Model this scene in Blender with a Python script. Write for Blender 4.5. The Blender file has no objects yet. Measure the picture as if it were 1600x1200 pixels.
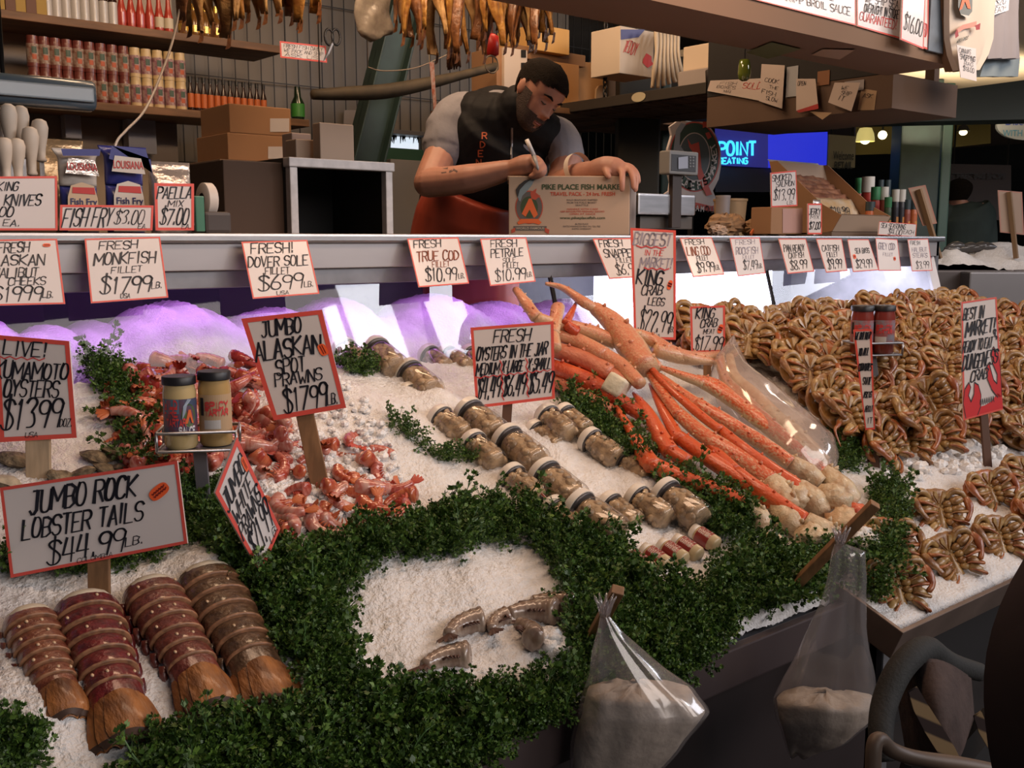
import bpy, bmesh, math, random
import numpy as np
from mathutils import Vector, Matrix, Euler, Quaternion
random.seed(7); RNG = np.random.default_rng(7)
C = bpy.context.scene.collection
R = math.radians
# ------------------------------------------------------------------ camera
# world: X runs along the counter to the right, Y away from the customer, Z up (metres)
EYE = Vector((0, 0, 1.5)); YAW = R(40); PITCH = math.atan(225/1600)
cam = bpy.data.cameras.new('camera'); cam.sensor_width = 36; cam.lens = 36.0; cam.clip_end = 200; cam.clip_start = .05
camo = bpy.data.objects.new('camera', cam); C.objects.link(camo)
camo.location = EYE; camo.rotation_euler = (R(90)-PITCH, 0, -YAW)
bpy.context.scene.camera = camo
# ------------------------------------------------------------------ world, lights, exposure
sc = bpy.context.scene
sc.view_settings.view_transform = 'Standard'; sc.view_settings.look = 'None'
sc.view_settings.gamma = 1; sc.view_settings.use_curve_mapping = False
sc.view_settings.exposure = -0.14
try:
    sc.cycles.max_bounces = 8; sc.cycles.diffuse_bounces = 3; sc.cycles.glossy_bounces = 4
    sc.cycles.transmission_bounces = 6; sc.cycles.transparent_max_bounces = 24
    sc.cycles.caustics_reflective = False; sc.cycles.caustics_refractive = False
    sc.cycles.sample_clamp_indirect = 4
except Exception: pass
w = bpy.data.worlds.new('world'); sc.world = w; w.use_nodes = True
w.node_tree.nodes['Background'].inputs[0].default_value = (.55, .62, .75, 1)
w.node_tree.nodes['Background'].inputs[1].default_value = .09

def area(name, loc, target, sx, sy, power, col, shape='RECTANGLE', spread=None):
    l = bpy.data.lights.new(name, 'AREA'); l.energy = power; l.color = col; l.shape = shape
    l.size = sx; l.size_y = sy
    if spread: l.spread = R(spread)
    o = bpy.data.objects.new(name, l); C.objects.link(o); o.location = loc
    o.rotation_euler = (Vector(target)-Vector(loc)).to_track_quat('-Z', 'Y').to_euler()
    return o
WARM = (1, .66, .44); DAY = (.88, .90, 1.0)
# warm lamps hung over the display
area('lamp_over_display', (1.0, 1.30, 2.55), (1.15, 1.95, 1.1), .9, .25, 8, WARM)
area('lamp_over_jars', (2.0, 1.35, 2.55), (2.05, 1.98, 1.1), .9, .25, 9.5, WARM)
area('lamp_over_crab', (3.8, 1.25, 2.6), (3.4, 1.95, 1.1), .9, .25, 11, (1, .74, .53))
# warm lamps under the roof behind the counter, and two added fills
area('lamp_behind_counter', (1.5, 3.0, 3.3), (1.7, 3.6, 1.5), .6, .6, 19, (1, .66, .40))
area('stall_fill', (1.9, 2.50, 2.80), (2.2, 3.6, 2.0), .7, .2, 15, (1, .66, .40))  # unseen light added to brighten the hanging dried fish and the stall
area('lamp_over_shelf', (.5, 3.2, 3.2), (.2, 4.6, 2.0), .5, .3, 5, (1, .66, .40))
area('sign_fill', (4.6, 2.4, 2.70), (4.1, 3.1, 1.6), .3, .3, 7, (1, .84, .74))  # unseen fill light added to brighten the round market sign
area('lamp_over_worker', (2.9, 3.3, 3.2), (3.3, 3.6, 2.2), .5, .5, 16, (1, .66, .40))
# the open street side behind the customer: an added soft daylight fill, and bright clerestory openings
area('daylight_fill', (3.2, -5.0, 4.0), (2.2, 2.2, 1.3), 7.0, 2.4, 270, (1, .89, .83))
area('clerestory_opening', (5.78, -4.0, 4.55), (1.4, 2.2, 1.3), .48, 1.3, 42, DAY)
area('clerestory_opening', (6.78, -4.0, 4.50), (1.6, 2.2, 1.3), .40, 1.4, 40, DAY)
area('clerestory_opening', (5.33, -4.0, 4.45), (1.3, 2.2, 1.3), .14, .6, 7, DAY)
area('clerestory_opening', (9.3, -4.0, 4.75), (2.2, 2.2, 1.3), .8, 1.0, 42, DAY)
area('clerestory_opening', (13.0, -4.0, 4.8), (3.2, 2.2, 1.3), 4.2, .7, 120, DAY)
# strip tubes inside the glass case
area('case_tube_violet', (1.0, 2.36, 1.425), (1.0, 2.5, 1.1), 2.6, .06, 3.8, (.66, .22, .96))
area('case_tube_white', (3.35, 2.40, 1.42), (3.35, 2.50, 1.1), 1.6, .06, 26, (.86, .84, 1.0))
# far hall: sparse lights
area('hall_daylight', (7.5, 6.5, 2.6), (7.0, 8.5, 1.0), 2, 1, 14, (.8, .9, 1))
area('ceiling_uplight', (6.7, 3.3, 2.25), (6.9, 3.4, 3.4), .8, .8, 16, (1, .80, .56))

# ------------------------------------------------------------------ image-plane measuring helpers
_f = Vector((math.sin(YAW), math.cos(YAW), 0)); _r = Vector((math.cos(YAW), -math.sin(YAW), 0)); _u = Vector((0, 0, 1))
_cf = _f*math.cos(PITCH) - _u*math.sin(PITCH); _cu = _u*math.cos(PITCH) + _f*math.sin(PITCH)
def ray(px, py): return _cf + _r*((px-800)/1600) - _cu*((py-600)/1600)
def at_plane(px, py, p0, n):
    d = ray(px, py); n = Vector(n); t = (Vector(p0)-EYE).dot(n)/d.dot(n); return EYE + d*t
def at_y(px, py, y): return at_plane(px, py, (0, y, 0), (0, 1, 0))
def at_z(px, py, z): return at_plane(px, py, (0, 0, z), (0, 0, 1))
def at_d(px, py, dist): return at_plane(px, py, EYE+_f*dist, _f)
def h_main(x, y): return .80 + .37*(y-1.13)
def h_tray(x, y): return .735 + .40*(y-1.0)
XDIV = 2.03
def on_ice(px, py, up=0., h=h_main):
    d = ray(px, py); t = .6
    for i in range(4000):
        p = EYE + d*t
        if p.z <= h(p.x, p.y)+up: break
        t += .002
    return p
def depth(p): return (p-EYE).dot(_cf)

# ------------------------------------------------------------------ materials
MATS = {}
def mat(name, col, rough=.6, metal=0, noise=0, nscale=20, bump=0, bscale=60, spec=.5, emit=None, estr=0, col2=None, sss=0, coat=0, detail=3, stretch=None, alpha=1, trans=0):
    if name in MATS: return MATS[name]
    m = bpy.data.materials.new(name); m.use_nodes = True; nt = m.node_tree; b = nt.nodes['Principled BSDF']
    b.inputs['Base Color'].default_value = (*col, 1); b.inputs['Roughness'].default_value = rough
    b.inputs['Metallic'].default_value = metal
    try:
        b.inputs['Specular IOR Level'].default_value = spec; b.inputs['Coat Weight'].default_value = coat
        if coat: b.inputs['Coat Roughness'].default_value = .12
        if sss: b.inputs['Subsurface Weight'].default_value = sss; b.inputs['Subsurface Radius'].default_value = (.02, .012, .008)
        if trans: b.inputs['Transmission Weight'].default_value = trans
    except Exception: pass
    if emit: b.inputs['Emission Color'].default_value = (*emit, 1); b.inputs['Emission Strength'].default_value = estr
    if alpha < 1: b.inputs['Alpha'].default_value = alpha
    tc = None
    if noise or col2 or bump:
        tc = nt.nodes.new('ShaderNodeTexCoord'); src = tc.outputs['Object']
        if stretch:
            mp = nt.nodes.new('ShaderNodeMapping'); mp.inputs['Scale'].default_value = stretch
            nt.links.new(src, mp.inputs[0]); src = mp.outputs[0]
    if noise or col2:
        n = nt.nodes.new('ShaderNodeTexNoise'); n.inputs['Scale'].default_value = nscale; n.inputs['Detail'].default_value = detail
        nt.links.new(src, n.inputs['Vector'])
        rp = nt.nodes.new('ShaderNodeValToRGB')
        c2 = col2 if col2 else tuple(max(0, c*(1-noise)) for c in col)
        rp.color_ramp.elements[0].color = (*c2, 1); rp.color_ramp.elements[0].position = .36
        rp.color_ramp.elements[1].color = (*col, 1); rp.color_ramp.elements[1].position = .64
        nt.links.new(n.outputs['Fac'], rp.inputs[0]); nt.links.new(rp.outputs[0], b.inputs['Base Color'])
    if bump:
        n2 = nt.nodes.new('ShaderNodeTexNoise'); n2.inputs['Scale'].default_value = bscale; n2.inputs['Detail'].default_value = 4
        nt.links.new(src, n2.inputs['Vector']); bp = nt.nodes.new('ShaderNodeBump'); bp.inputs['Strength'].default_value = bump; bp.inputs['Distance'].default_value = .01
        nt.links.new(n2.outputs['Fac'], bp.inputs['Height']); nt.links.new(bp.outputs[0], b.inputs['Normal'])
    MATS[name] = m; return m
def clear_mat(name, tint=(1, 1, 1), gloss=.12, rough=.05, haze=0., hazecol=(.8, .8, .85)):
    """thin clear film or pane: see-through, fresnel reflections, optional milky haze"""
    if name in MATS: return MATS[name]
    m = bpy.data.materials.new(name); m.use_nodes = True; nt = m.node_tree; nt.nodes.clear()
    out = nt.nodes.new('ShaderNodeOutputMaterial'); tr = nt.nodes.new('ShaderNodeBsdfTransparent'); tr.inputs[0].default_value = (*tint, 1)
    gl = nt.nodes.new('ShaderNodeBsdfGlossy'); gl.inputs['Roughness'].default_value = rough
    lw0 = nt.nodes.new('ShaderNodeLayerWeight'); lw0.inputs['Blend'].default_value = .5
    lw = nt.nodes.new('ShaderNodeMath'); lw.operation = 'POWER'; lw.inputs[1].default_value = 4.0; nt.links.new(lw0.outputs['Facing'], lw.inputs[0])
    mp = nt.nodes.new('ShaderNodeMath'); mp.operation = 'MULTIPLY_ADD'; mp.inputs[1].default_value = .75; mp.inputs[2].default_value = .035+gloss*.3
    nt.links.new(lw.outputs[0], mp.inputs[0])
    mix = nt.nodes.new('ShaderNodeMixShader'); nt.links.new(mp.outputs[0], mix.inputs[0])
    base = tr
    if haze:
        df = nt.nodes.new('ShaderNodeBsdfDiffuse'); df.inputs[0].default_value = (*hazecol, 1)
        mx = nt.nodes.new('ShaderNodeMixShader'); mx.inputs[0].default_value = haze
        nt.links.new(tr.outputs[0], mx.inputs[1]); nt.links.new(df.outputs[0], mx.inputs[2]); base = mx
    nt.links.new(base.outputs[0], mix.inputs[1]); nt.links.new(gl.outputs[0], mix.inputs[2]); nt.links.new(mix.outputs[0], out.inputs[0])
    MATS[name] = m; return m

# ------------------------------------------------------------------ mesh building helpers
class MB:
    def __init__(s): s.v = []; s.f = []; s.m = []; s.cur = 0
    def quad(s, a, b, c, d):
        n = len(s.v); s.v += [Vector(a), Vector(b), Vector(c), Vector(d)]; s.f.append((n, n+1, n+2, n+3)); s.m.append(s.cur)
    def poly(s, pts):
        n = len(s.v); s.v += [Vector(p) for p in pts]; s.f.append(tuple(range(n, n+len(pts)))); s.m.append(s.cur)
    def grid(s, rows, closed=False, cap0=False, cap1=False):
        """rows of points -> skin"""
        n = len(s.v); k = len(rows[0])
        for r_ in rows: s.v += [Vector(p) for p in r_]
        for i in range(len(rows)-1):
            for j in range(k if closed else k-1):
                a = n+i*k+j; b = n+i*k+(j+1) % k; s.f.append((a, b, b+k, a+k)); s.m.append(s.cur)
        if cap0: s.f.append(tuple(n+j for j in reversed(range(k)))); s.m.append(s.cur)
        if cap1: s.f.append(tuple(n+(len(rows)-1)*k+j for j in range(k))); s.m.append(s.cur)
    def box(s, lo, hi, M=None):
        x0, y0, z0 = lo; x1, y1, z1 = hi
        p = [Vector(q) for q in ((x0,y0,z0),(x1,y0,z0),(x1,y1,z0),(x0,y1,z0),(x0,y0,z1),(x1,y0,z1),(x1,y1,z1),(x0,y1,z1))]
        if M is not None: p = [M @ q for q in p]
        n = len(s.v); s.v += p
        for f in ((0,3,2,1),(4,5,6,7),(0,1,5,4),(1,2,6,5),(2,3,7,6),(3,0,4,7)): s.f.append(tuple(n+i for i in f)); s.m.append(s.cur)
    def bbox(s, lo, hi, bev=.004, M=None):
        """box with chamfered vertical and horizontal edges"""
        bm = bmesh.new(); bmesh.ops.create_cube(bm, size=1)
        for v in bm.verts:
            v.co = Vector([lo[i]+(hi[i]-lo[i])*(v.co[i]+.5) for i in range(3)])
        bmesh.ops.bevel(bm, geom=list(bm.edges), offset=bev, segments=2, affect='EDGES', profile=.6)
        if M is not None: bm.transform(M)
        n = len(s.v); bm.verts.index_update(); s.v += [v.co.copy() for v in bm.verts]
        for f in bm.faces: s.f.append(tuple(n+v.index for v in f.verts)); s.m.append(s.cur)
        bm.free()
    def tube(s, pts, rad, seg=8, cap=True, flat=1.0, up=(0, 0, 1)):
        pts = [Vector(p) for p in pts]; k = len(pts)
        rad = list(rad) if hasattr(rad, '__len__') else [rad]*k
        rows = []; prev = None
        for i in range(k):
            t = (pts[min(i+1, k-1)]-pts[max(i-1, 0)])
            t = t.normalized() if t.length > 1e-9 else Vector((0, 0, 1))
            if prev is None:
                a = Vector(up); a = a - t*a.dot(t)
                if a.length < 1e-4: a = Vector((1, 0, 0)); a = a - t*a.dot(t)
                if a.length < 1e-4: a = Vector((0, 1, 0)); a = a - t*a.dot(t)
                a.normalize()
            else:
                a = prev - t*prev.dot(t); a.normalize()
            prev = a; b = t.cross(a)
            rows.append([pts[i] + (a*math.cos(q)*flat + b*math.sin(q))*rad[i] for q in [2*math.pi*j/seg for j in range(seg)]])
        s.grid(rows, True, cap, cap)
    def lathe(s, prof, seg=24, M=None, cap0=True, cap1=True):
        rows = [[Vector((r_*math.cos(q), r_*math.sin(q), z)) for q in [2*math.pi*j/seg for j in range(seg)]] for r_, z in prof]
        if M is not None: rows = [[M @ p for p in r_] for r_ in rows]
        s.grid(rows, True, cap0, cap1)
    def ellipsoid(s, c, r, seg=12, rings=8, M=None):
        rows = []
        for i in range(rings+1):
            a = -math.pi/2+math.pi*i/rings; a = max(min(a, math.pi/2-.02), -math.pi/2+.02)
            row = [Vector((r[0]*math.cos(a)*math.cos(q), r[1]*math.cos(a)*math.sin(q), r[2]*math.sin(a))) for q in [2*math.pi*j/seg for j in range(seg)]]
            if M is not None: row = [M @ p for p in row]
            rows.append([p+Vector(c) for p in row])
        s.grid(rows, True, True, True)
    def prism(s, poly, d, M=None):
        """outline in local xy, extruded by d along z"""
        a = [Vector((p[0], p[1], 0)) for p in poly]; b = [Vector((p[0], p[1], d)) for p in poly]
        if M is not None: a = [M @ p for p in a]; b = [M @ p for p in b]
        n = len(s.v); k = len(a); s.v += a+b
        s.f.append(tuple(n+i for i in reversed(range(k)))); s.m.append(s.cur)
        s.f.append(tuple(n+k+i for i in range(k))); s.m.append(s.cur)
        for i in range(k):
            j = (i+1) % k; s.f.append((n+i, n+j, n+k+j, n+k+i)); s.m.append(s.cur)
    def xf(s, M):
        s.v = [M @ v for v in s.v]; return s
    def build(s, name, mats, parent=None, smooth=False, weld=False, autosmooth=None):
        me = bpy.data.meshes.new(name)
        off = parent.matrix_world.translation if (parent is not None and not parent.get('_proto')) else Vector((0, 0, 0))
        if parent is not None and parent.parent is not None and not parent.get('_proto'):
            off = abs_loc(parent)
        elif parent is not None and not parent.get('_proto'): off = Vector(parent.location)
        me.from_pydata([tuple(v-off) for v in s.v], [], s.f)
        ml = mats if isinstance(mats, (list, tuple)) else [mats]
        for m_ in ml: me.materials.append(m_)
        if len(ml) > 1: me.polygons.foreach_set('material_index', s.m)
        if smooth: me.polygons.foreach_set('use_smooth', [True]*len(me.polygons))
        if weld or autosmooth:
            bm = bmesh.new(); bm.from_mesh(me)
            if weld: bmesh.ops.remove_doubles(bm, verts=bm.verts, dist=1e-5)
            bmesh.ops.recalc_face_normals(bm, faces=bm.faces)
            if autosmooth:
                for e in bm.edges:
                    if len(e.link_faces) == 2 and e.calc_face_angle(0) > R(autosmooth): e.smooth = False
            bm.to_mesh(me); bm.free()
        me.validate(); me.update()
        o = bpy.data.objects.new(name, me); C.objects.link(o)
        if parent is not None: o.parent = parent
        return o
def abs_loc(o):
    l = Vector(o.location)
    while o.parent is not None: o = o.parent; l += Vector(o.location)
    return l
def tag(o, label, cat, group=None, kind=None):
    if label: o['label'] = label
    if cat: o['category'] = cat
    if group: o['group'] = group
    if kind: o['kind'] = kind
    return o
def thing(name, label, cat, loc=(0, 0, 0), group=None):
    o = bpy.data.objects.new(name, None); C.objects.link(o); o.location = loc; o.empty_display_size = .05
    return tag(o, label, cat, group)
def structure(o): o['kind'] = 'structure'; return o
def kids(o): return [c for c in bpy.data.objects if c.parent == o]
def copy_tree(root, M, label=None, group=None, _k={}):
    if root.name not in _k: _k[root.name] = [(c, kids(c)) for c in kids(root)]
    r_ = root.copy(); C.objects.link(r_); r_.matrix_world = M
    if label: r_['label'] = label
    if group: r_['group'] = group
    for c, gs in _k[root.name]:
        d = c.copy(); C.objects.link(d); d.parent = r_
        for g in gs:
            e = g.copy(); C.objects.link(e); e.parent = d
    return r_
def frame(o, x, y, z):
    M = Matrix.Identity(4)
    for i, a in enumerate((x, y, z)):
        for j in range(3): M[j][i] = a[j]
    for j in range(3): M[j][3] = o[j]
    return M
def basis(o, fwd, up):
    """local z along up-ish, y along fwd"""
    y = Vector(fwd).normalized(); z = Vector(up); z = (z-y*z.dot(y)).normalized(); x = y.cross(z)
    return frame(o, x, y, z)
def smooth_path(pts, n=4):
    pts = [Vector(p) for p in pts]; out = []
    for i in range(len(pts)-1):
        p0 = pts[max(i-1, 0)]; p1 = pts[i]; p2 = pts[i+1]; p3 = pts[min(i+2, len(pts)-1)]
        for j in range(n):
            t = j/n; out.append(.5*((2*p1)+(p2-p0)*t+(2*p0-5*p1+4*p2-p3)*t*t+(3*p1-p0-3*p2+p3)*t**3))
    out.append(pts[-1]); return out
ORD = 'first second third fourth fifth sixth seventh eighth ninth tenth eleventh twelfth thirteenth fourteenth fifteenth sixteenth seventeenth eighteenth nineteenth twentieth'.split()
def apply_mods(o):
    dg = bpy.context.evaluated_depsgraph_get(); me = bpy.data.meshes.new_from_object(o.evaluated_get(dg)); old = o.data
    o.modifiers.clear(); o.data = me; return o
# ------------------------------------------------------------------ palette
BLACK = mat('black_ink', (.010, .010, .018), .5)
REDINK = mat('red_ink', (.62, .05, .05), .5)
PAPER = mat('sign_card', (.72, .66, .64), .35, noise=.06, nscale=6, coat=.3)
BORDER = mat('red_tape', (.72, .095, .07), .4)
STICKER = mat('fluorescent_sticker', (.95, .13, .03), .5)
STEEL = mat('brushed_steel', (.46, .45, .46), .38, 1, bump=.05, bscale=200, noise=.15, nscale=9, stretch=(1, 8, 8))
STEELD = mat('dull_steel', (.30, .30, .32), .45, .8, noise=.2, nscale=14)
WHITEMETAL = mat('white_enamel', (.68, .68, .72), .35, .1)
WOOD = mat('stake_wood', (.30, .155, .07), .6, noise=.35, nscale=12, stretch=(6, 6, .6))
WOODL = mat('pale_stake_wood', (.58, .43, .28), .6, noise=.25, nscale=12, stretch=(6, 6, .6))
SHELFWOOD = mat('shelf_wood', (.22, .11, .05), .6, noise=.4, nscale=5, stretch=(1, 6, 6))
CARD = mat('brown_cardboard', (.34, .18, .09), .8, noise=.12, nscale=4)
CARDL = mat('pale_cardboard', (.47, .34, .25), .75, noise=.06, nscale=4)
ICE = mat('crushed_ice', (.80, .78, .77), .42, noise=.10, nscale=40, bump=.65, bscale=170, spec=.6)
ICE2 = mat('ice_lumps', (.84, .83, .82), .3, noise=.08, nscale=60, bump=.5, bscale=120, spec=.7)
DARKGREEN = mat('green_painted_steel', (.020, .045, .040), .5, noise=.3, nscale=8)
DARK = mat('dark_void', (.010, .009, .009), .9)
GLASS = clear_mat('pane_glass', (.93, .95, .97), .02, .02)
# ------------------------------------------------------------------ room shell
def slab(name, lo, hi, m):
    b = MB(); b.box(lo, hi); return structure(b.build(name, m))
FLOORM = mat('market_floor', (.045, .035, .032), .7, noise=.4, nscale=3)
slab('floor', (-3, -6, -.1), (16, 14, 0), FLOORM)
slab('floor_platform', (-3, 2.95, 0), (4.3, 5.1, .42), mat('platform_boards', (.06, .04, .03), .7, noise=.3, nscale=4))
CEILM = mat('ceiling_paint', (.20, .14, .10), .8, noise=.2, nscale=2)
slab('ceiling', (-3, 1.2, 3.55), (16, 14, 3.65), CEILM)
WALLM = mat('panel_wall', (.46, .37, .29), .7, noise=.12, nscale=2)
b = MB(); b.box((-3, 5.0, .42), (2.05, 5.1, 3.55))
for i in range(24):
    x = -2.6+i*.19; b.box((x, 4.994, .42), (x+.006, 5.0, 3.55))
structure(b.build('wall_back', WALLM))
slab('wall_left', (-1.6, 2.9, 0), (-1.5, 5.1, 3.55), WALLM)
# grey wall section beyond the shelves, with a wire grid fixed over it
slab('wall_side', (2.05, 5.3, .0), (4.95, 5.4, 3.55), mat('grey_plaster', (.25, .225, .20), .8, noise=.15, nscale=2))
# distant hall
slab('wall_far', (3, 13.0, 0), (16, 13.1, 3.6), mat('dark_shopfront', (.012, .016, .015), .7, noise=.3, nscale=2))
slab('wall_right', (15.0, -5, 0), (15.1, 13, 3.6), mat('dark_shopfront2', (.012, .014, .014), .7))
# ------------------------------------------------------------------ counter and glass case
YF = 2.20; ZT = 1.515; ZB = 1.432; XE = 4.22
t = thing('display_counter', 'long stainless-topped glass seafood counter with lit case behind the ice', 'counter', (1.8, 2.6, 0))
b = MB(); b.bbox((-1.4, YF-.012, ZT-.022), (XE+.03, 2.94, ZT), .006); b.prism([(XE-.02, YF-.005), (XE+.03, YF-.005), (5.5, 2.94), (XE-.02, 2.94)], .02, Matrix.Translation((0, 0, ZT-.0205))); b.build('worktop', STEEL, t)
b = MB(); b.bbox((-1.4, YF, ZB), (XE, YF+.02, ZT-.022), .002); b.build('fascia', mat('fascia_steel', (.46, .44, .45), .42, .6, noise=.08, nscale=3, stretch=(1, 5, 5)), t)
b = MB(); b.bbox((-1.4, YF+.012, ZB-.040), (XE, YF+.035, ZB), .002); b.build('glass_rail', STEELD, t)
# leaning panes of the case front and the black joints between them
GY = 2.13; GZ = 1.10
def glass_pt(x, k): return Vector((x, YF+.02+(GY-YF-.02)*k, ZB-.03+(GZ-ZB+.03)*k))
panes = [(-1.38, .40), (.405, 1.995), (2.015, 3.03), (3.045, XE-.05)]
for a, c in panes:
    b = MB(); g = [glass_pt(a, 0), glass_pt(c, 0), glass_pt(c, 1), glass_pt(a, 1)]
    b.quad(*g); b.build('glass_pane', GLASS, t)
for x in (.4, 2.005, 3.04):
    b = MB(); b.tube([glass_pt(x, 0), glass_pt(x, 1)], .007, 6); b.build('pane_joint', DARK, t)
b = MB(); b.tube([glass_pt(XE-.03, -.12), glass_pt(XE-.03, 1.1)], .022, 4); b.build('end_post', WHITEMETAL, t)
b = MB(); b.box((-1.4, 2.92, .42), (XE, 2.94, ZT-.022)); b.build('case_back', mat('case_liner', (.035, .035, .05), .5), t)
b = MB(); b.box((XE-.02, 2.2, .3), (XE, 2.94, ZT-.022)); b.build('side_panel', STEELD, t)
b = MB(); b.box((5.3, 2.88, .0), (5.34, 2.92, ZT-.022)); b.build('leg', STEELD, t)
b = MB(); b.box((-1.4, 2.14, .0), (XE, 2.16, 1.08)); b.build('base_panel', STEELD, t)
# glowing panel added for the white glow on the back of the right half
b = MB(); b.bbox((2.85, 2.86, 1.13), (XE-.25, 2.90, 1.47), .01)
o = b.build('added_glow_panel', mat('added_white_glow', (.9, .9, .95), .5, emit=(.86, .83, 1.0), estr=3.2), t)
# ------------------------------------------------------------------ display table body and tray
FRONTM = mat('table_front', (.020, .012, .012), .5, noise=.3, nscale=3)
t = thing('display_table', 'dark-fronted sloping display table carrying the main ice bed', 'table', (.7, 1.6, 0))
b = MB(); b.box((-1.4, 1.15, 0), (XDIV, 1.18, .76)); b.build('front_panel', FRONTM, t)
b = MB()
b.quad((-1.4, 1.10, .735), (XDIV, 1.10, .735), (XDIV, 2.15, 1.12), (-1.4, 2.15, 1.12)); b.quad((-1.4, 1.10, .725), (-1.4, 2.15, 1.11), (XDIV, 2.15, 1.11), (XDIV, 1.10, .725))
b.quad((-1.4, 1.10, .725), (XDIV, 1.10, .725), (XDIV, 1.10, .735), (-1.4, 1.10, .735)); b.build('table_deck', STEELD, t)
b = MB(); b.bbox((-1.4, 1.085, .70), (XDIV, 1.105, .775), .004); b.build('front_lip', mat('lip_dark', (.07, .05, .05), .5, .3), t)
b = MB(); b.box((XDIV-.03, 1.15, 0), (XDIV, 2.14, .76)); b.build('end_panel', FRONTM, t)
t = thing('crab_tray_table', 'shallow steel tray table of ice sloping up under the crabs', 'table', (3.0, 1.5, 0))
TR = mat('tray_steel', (.22, .16, .13), .45, .6, noise=.25, nscale=9)
x0 = 1.80; y0 = .985; z0 = h_tray(0, y0)-.02; z1 = h_tray(0, 2.15)-.02
b = MB(); b.quad((x0, y0, z0), (XE+.5, y0, z0), (XE+.5, 2.15, z1), (x0, 2.15, z1)); b.quad((x0, y0, z0-.01), (x0, 2.15, z1-.01), (XE+.5, 2.15, z1-.01), (XE+.5, y0, z0-.01)); b.build('tray_floor', TR, t)
b = MB()
Mt = basis((x0, y0, z0), (0, 1, .4), (0, 0, 1))
L = 1.26; Wd = XE+.5-x0
b.bbox((0, -.006, -.02), (Wd, .004, .045), .002, Mt); b.build('tray_rim', TR, t)
b = MB(); b.bbox((-.006, -.006, -.02), (.004, .16, .045), .002, Mt); b.build('tray_rim', TR, t)
for xx in (2.1, 4.4):
    for yy in (1.18, 2.0):
        b = MB(); b.bbox((xx-.02, yy-.02, 0), (xx+.02, yy+.02, h_tray(0, yy)-.035), .004); b.build('leg', STEELD, t)
b = MB(); b.box((1.95, 1.55, .0), (4.6, 1.58, .90)); b.build('back_panel', mat('shadow_panel', (.010, .008, .008), .7), t)  # near-black colour holds the shade under the tray

# ------------------------------------------------------------------ ice beds
def fbm(x, y, seed, octs=((2., 1.), (5., .5), (11., .25))):
    r_ = np.random.default_rng(seed); z = np.zeros_like(x)
    for f, a in octs:
        for k in range(4):
            th = r_.uniform(0, 2*np.pi); ph = r_.uniform(0, 2*np.pi); ff = f*r_.uniform(.7, 1.4)
            z += a*.5*np.sin(ff*(x*np.cos(th)+y*np.sin(th))*2*np.pi+ph)
    return z
MOUNDS = [  # (px, py, radius, height) lumps of ice heaped on the bed
    (330, 905, .10, .035), (40, 1000, .10, .02), (60, 1120, .12, .035), (540, 560, .3, .03), (690, 640, .10, .03), (600, 690, .16, .03),
    (120, 620, .2, .04), (560, 640, .18, .03), (1000, 760, .12, .015), (860, 690, .10, .01), (480, 700, .12, .02), (745, 915, .16, .012)]
_md = []
for px, py, r_, hh in MOUNDS:
    p = on_ice(px, py); _md.append((p.x, p.y, r_, hh))
def _terrain(X, Y):
    Z = .80+.37*(Y-1.13) + .006*fbm(X, Y, 3)
    for mx, my, r_, hh in _md: Z = Z + hh*np.exp(-((X-mx)**2+(Y-my)**2)/(r_*r_*.5))
    return Z
def h_top(x, y): return float(_terrain(np.array([x]), np.array([y]))[0])
def ice_sheet(name, x0, x1, y0, y1, fn, step, grain, seed, label, mat_=ICE, edge=.03):
    nx = int((x1-x0)/step); ny = int((y1-y0)/step)
    X, Y = np.meshgrid(np.linspace(x0, x1, nx), np.linspace(y0, y1, ny))
    rr = np.random.default_rng(seed); Z = fn(X, Y)+rr.normal(0, grain, X.shape)+rr.normal(0, grain*.7, X.shape)*(rr.random(X.shape) > .7)
    X = X+rr.normal(0, step*.2, X.shape); Y = Y+rr.normal(0, step*.2, X.shape)
    Z[0, :] -= edge; Z[:, 0] -= edge; Z[:, -1] -= edge
    v = np.stack([X.ravel(), Y.ravel(), Z.ravel()], 1)
    idx = np.arange(nx*ny).reshape(ny, nx)
    f = np.stack([idx[:-1, :-1].ravel(), idx[:-1, 1:].ravel(), idx[1:, 1:].ravel(), idx[1:, :-1].ravel()], 1)
    me = bpy.data.meshes.new(name); me.from_pydata(v.tolist(), [], f.tolist()); me.materials.append(mat_)
    me.polygons.foreach_set('use_smooth', [True]*len(me.polygons))
    o = bpy.data.objects.new(name, me); C.objects.link(o)
    return tag(o, label, 'ice', None, 'stuff')
ice_sheet('crushed_ice', -.25, XDIV-.01, 1.125, 2.135, _terrain, .0055, .0016, 5, 'sloping bed of crushed ice under the prawns, jars and king crab')
ice_sheet('crushed_ice', x0+.01, XE+.45, y0+.008, 2.13, lambda X, Y: .735+.40*(Y-1.0)+.004*fbm(X, Y, 9)+.008, .010, .0016, 6, 'flat sheet of crushed ice in the steel crab tray')
# heaped ice inside the glass case, violet lit: rounded fluted mounds
def case_ice(X, Y):
    Z = 1.09+.03*fbm(X, Y, 21, ((1.2, 1.), (3, .3)))
    for px, py, wpx, yy in ((70,512,70,2.48), (140,505,60,2.55), (262,474,105,2.50), (345,500,60,2.6), (425,484,90,2.50), (520,468,70,2.55), (590,500,60,2.5), (672,462,85,2.52), (770,474,80,2.52), (880,470,90,2.55), (970,480,80,2.5), (-40,500,80,2.5)):
        q = at_y(px, py, yy); mx = q.x; my = yy; rx = wpx/1600*depth(q)*1.12; ry = .22; hh = q.z-1.08
        d = ((X-mx)/rx)**2+((Y-my)/ry)**2
        Z = np.maximum(Z, 1.08+hh*np.clip(1-d*.45, 0, 1)**.7+.007*np.sin((X-mx)*75+np.sin((Y-my)*14)*2.2)*np.clip(1-d*.5, 0, 1))
    return Z
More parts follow.
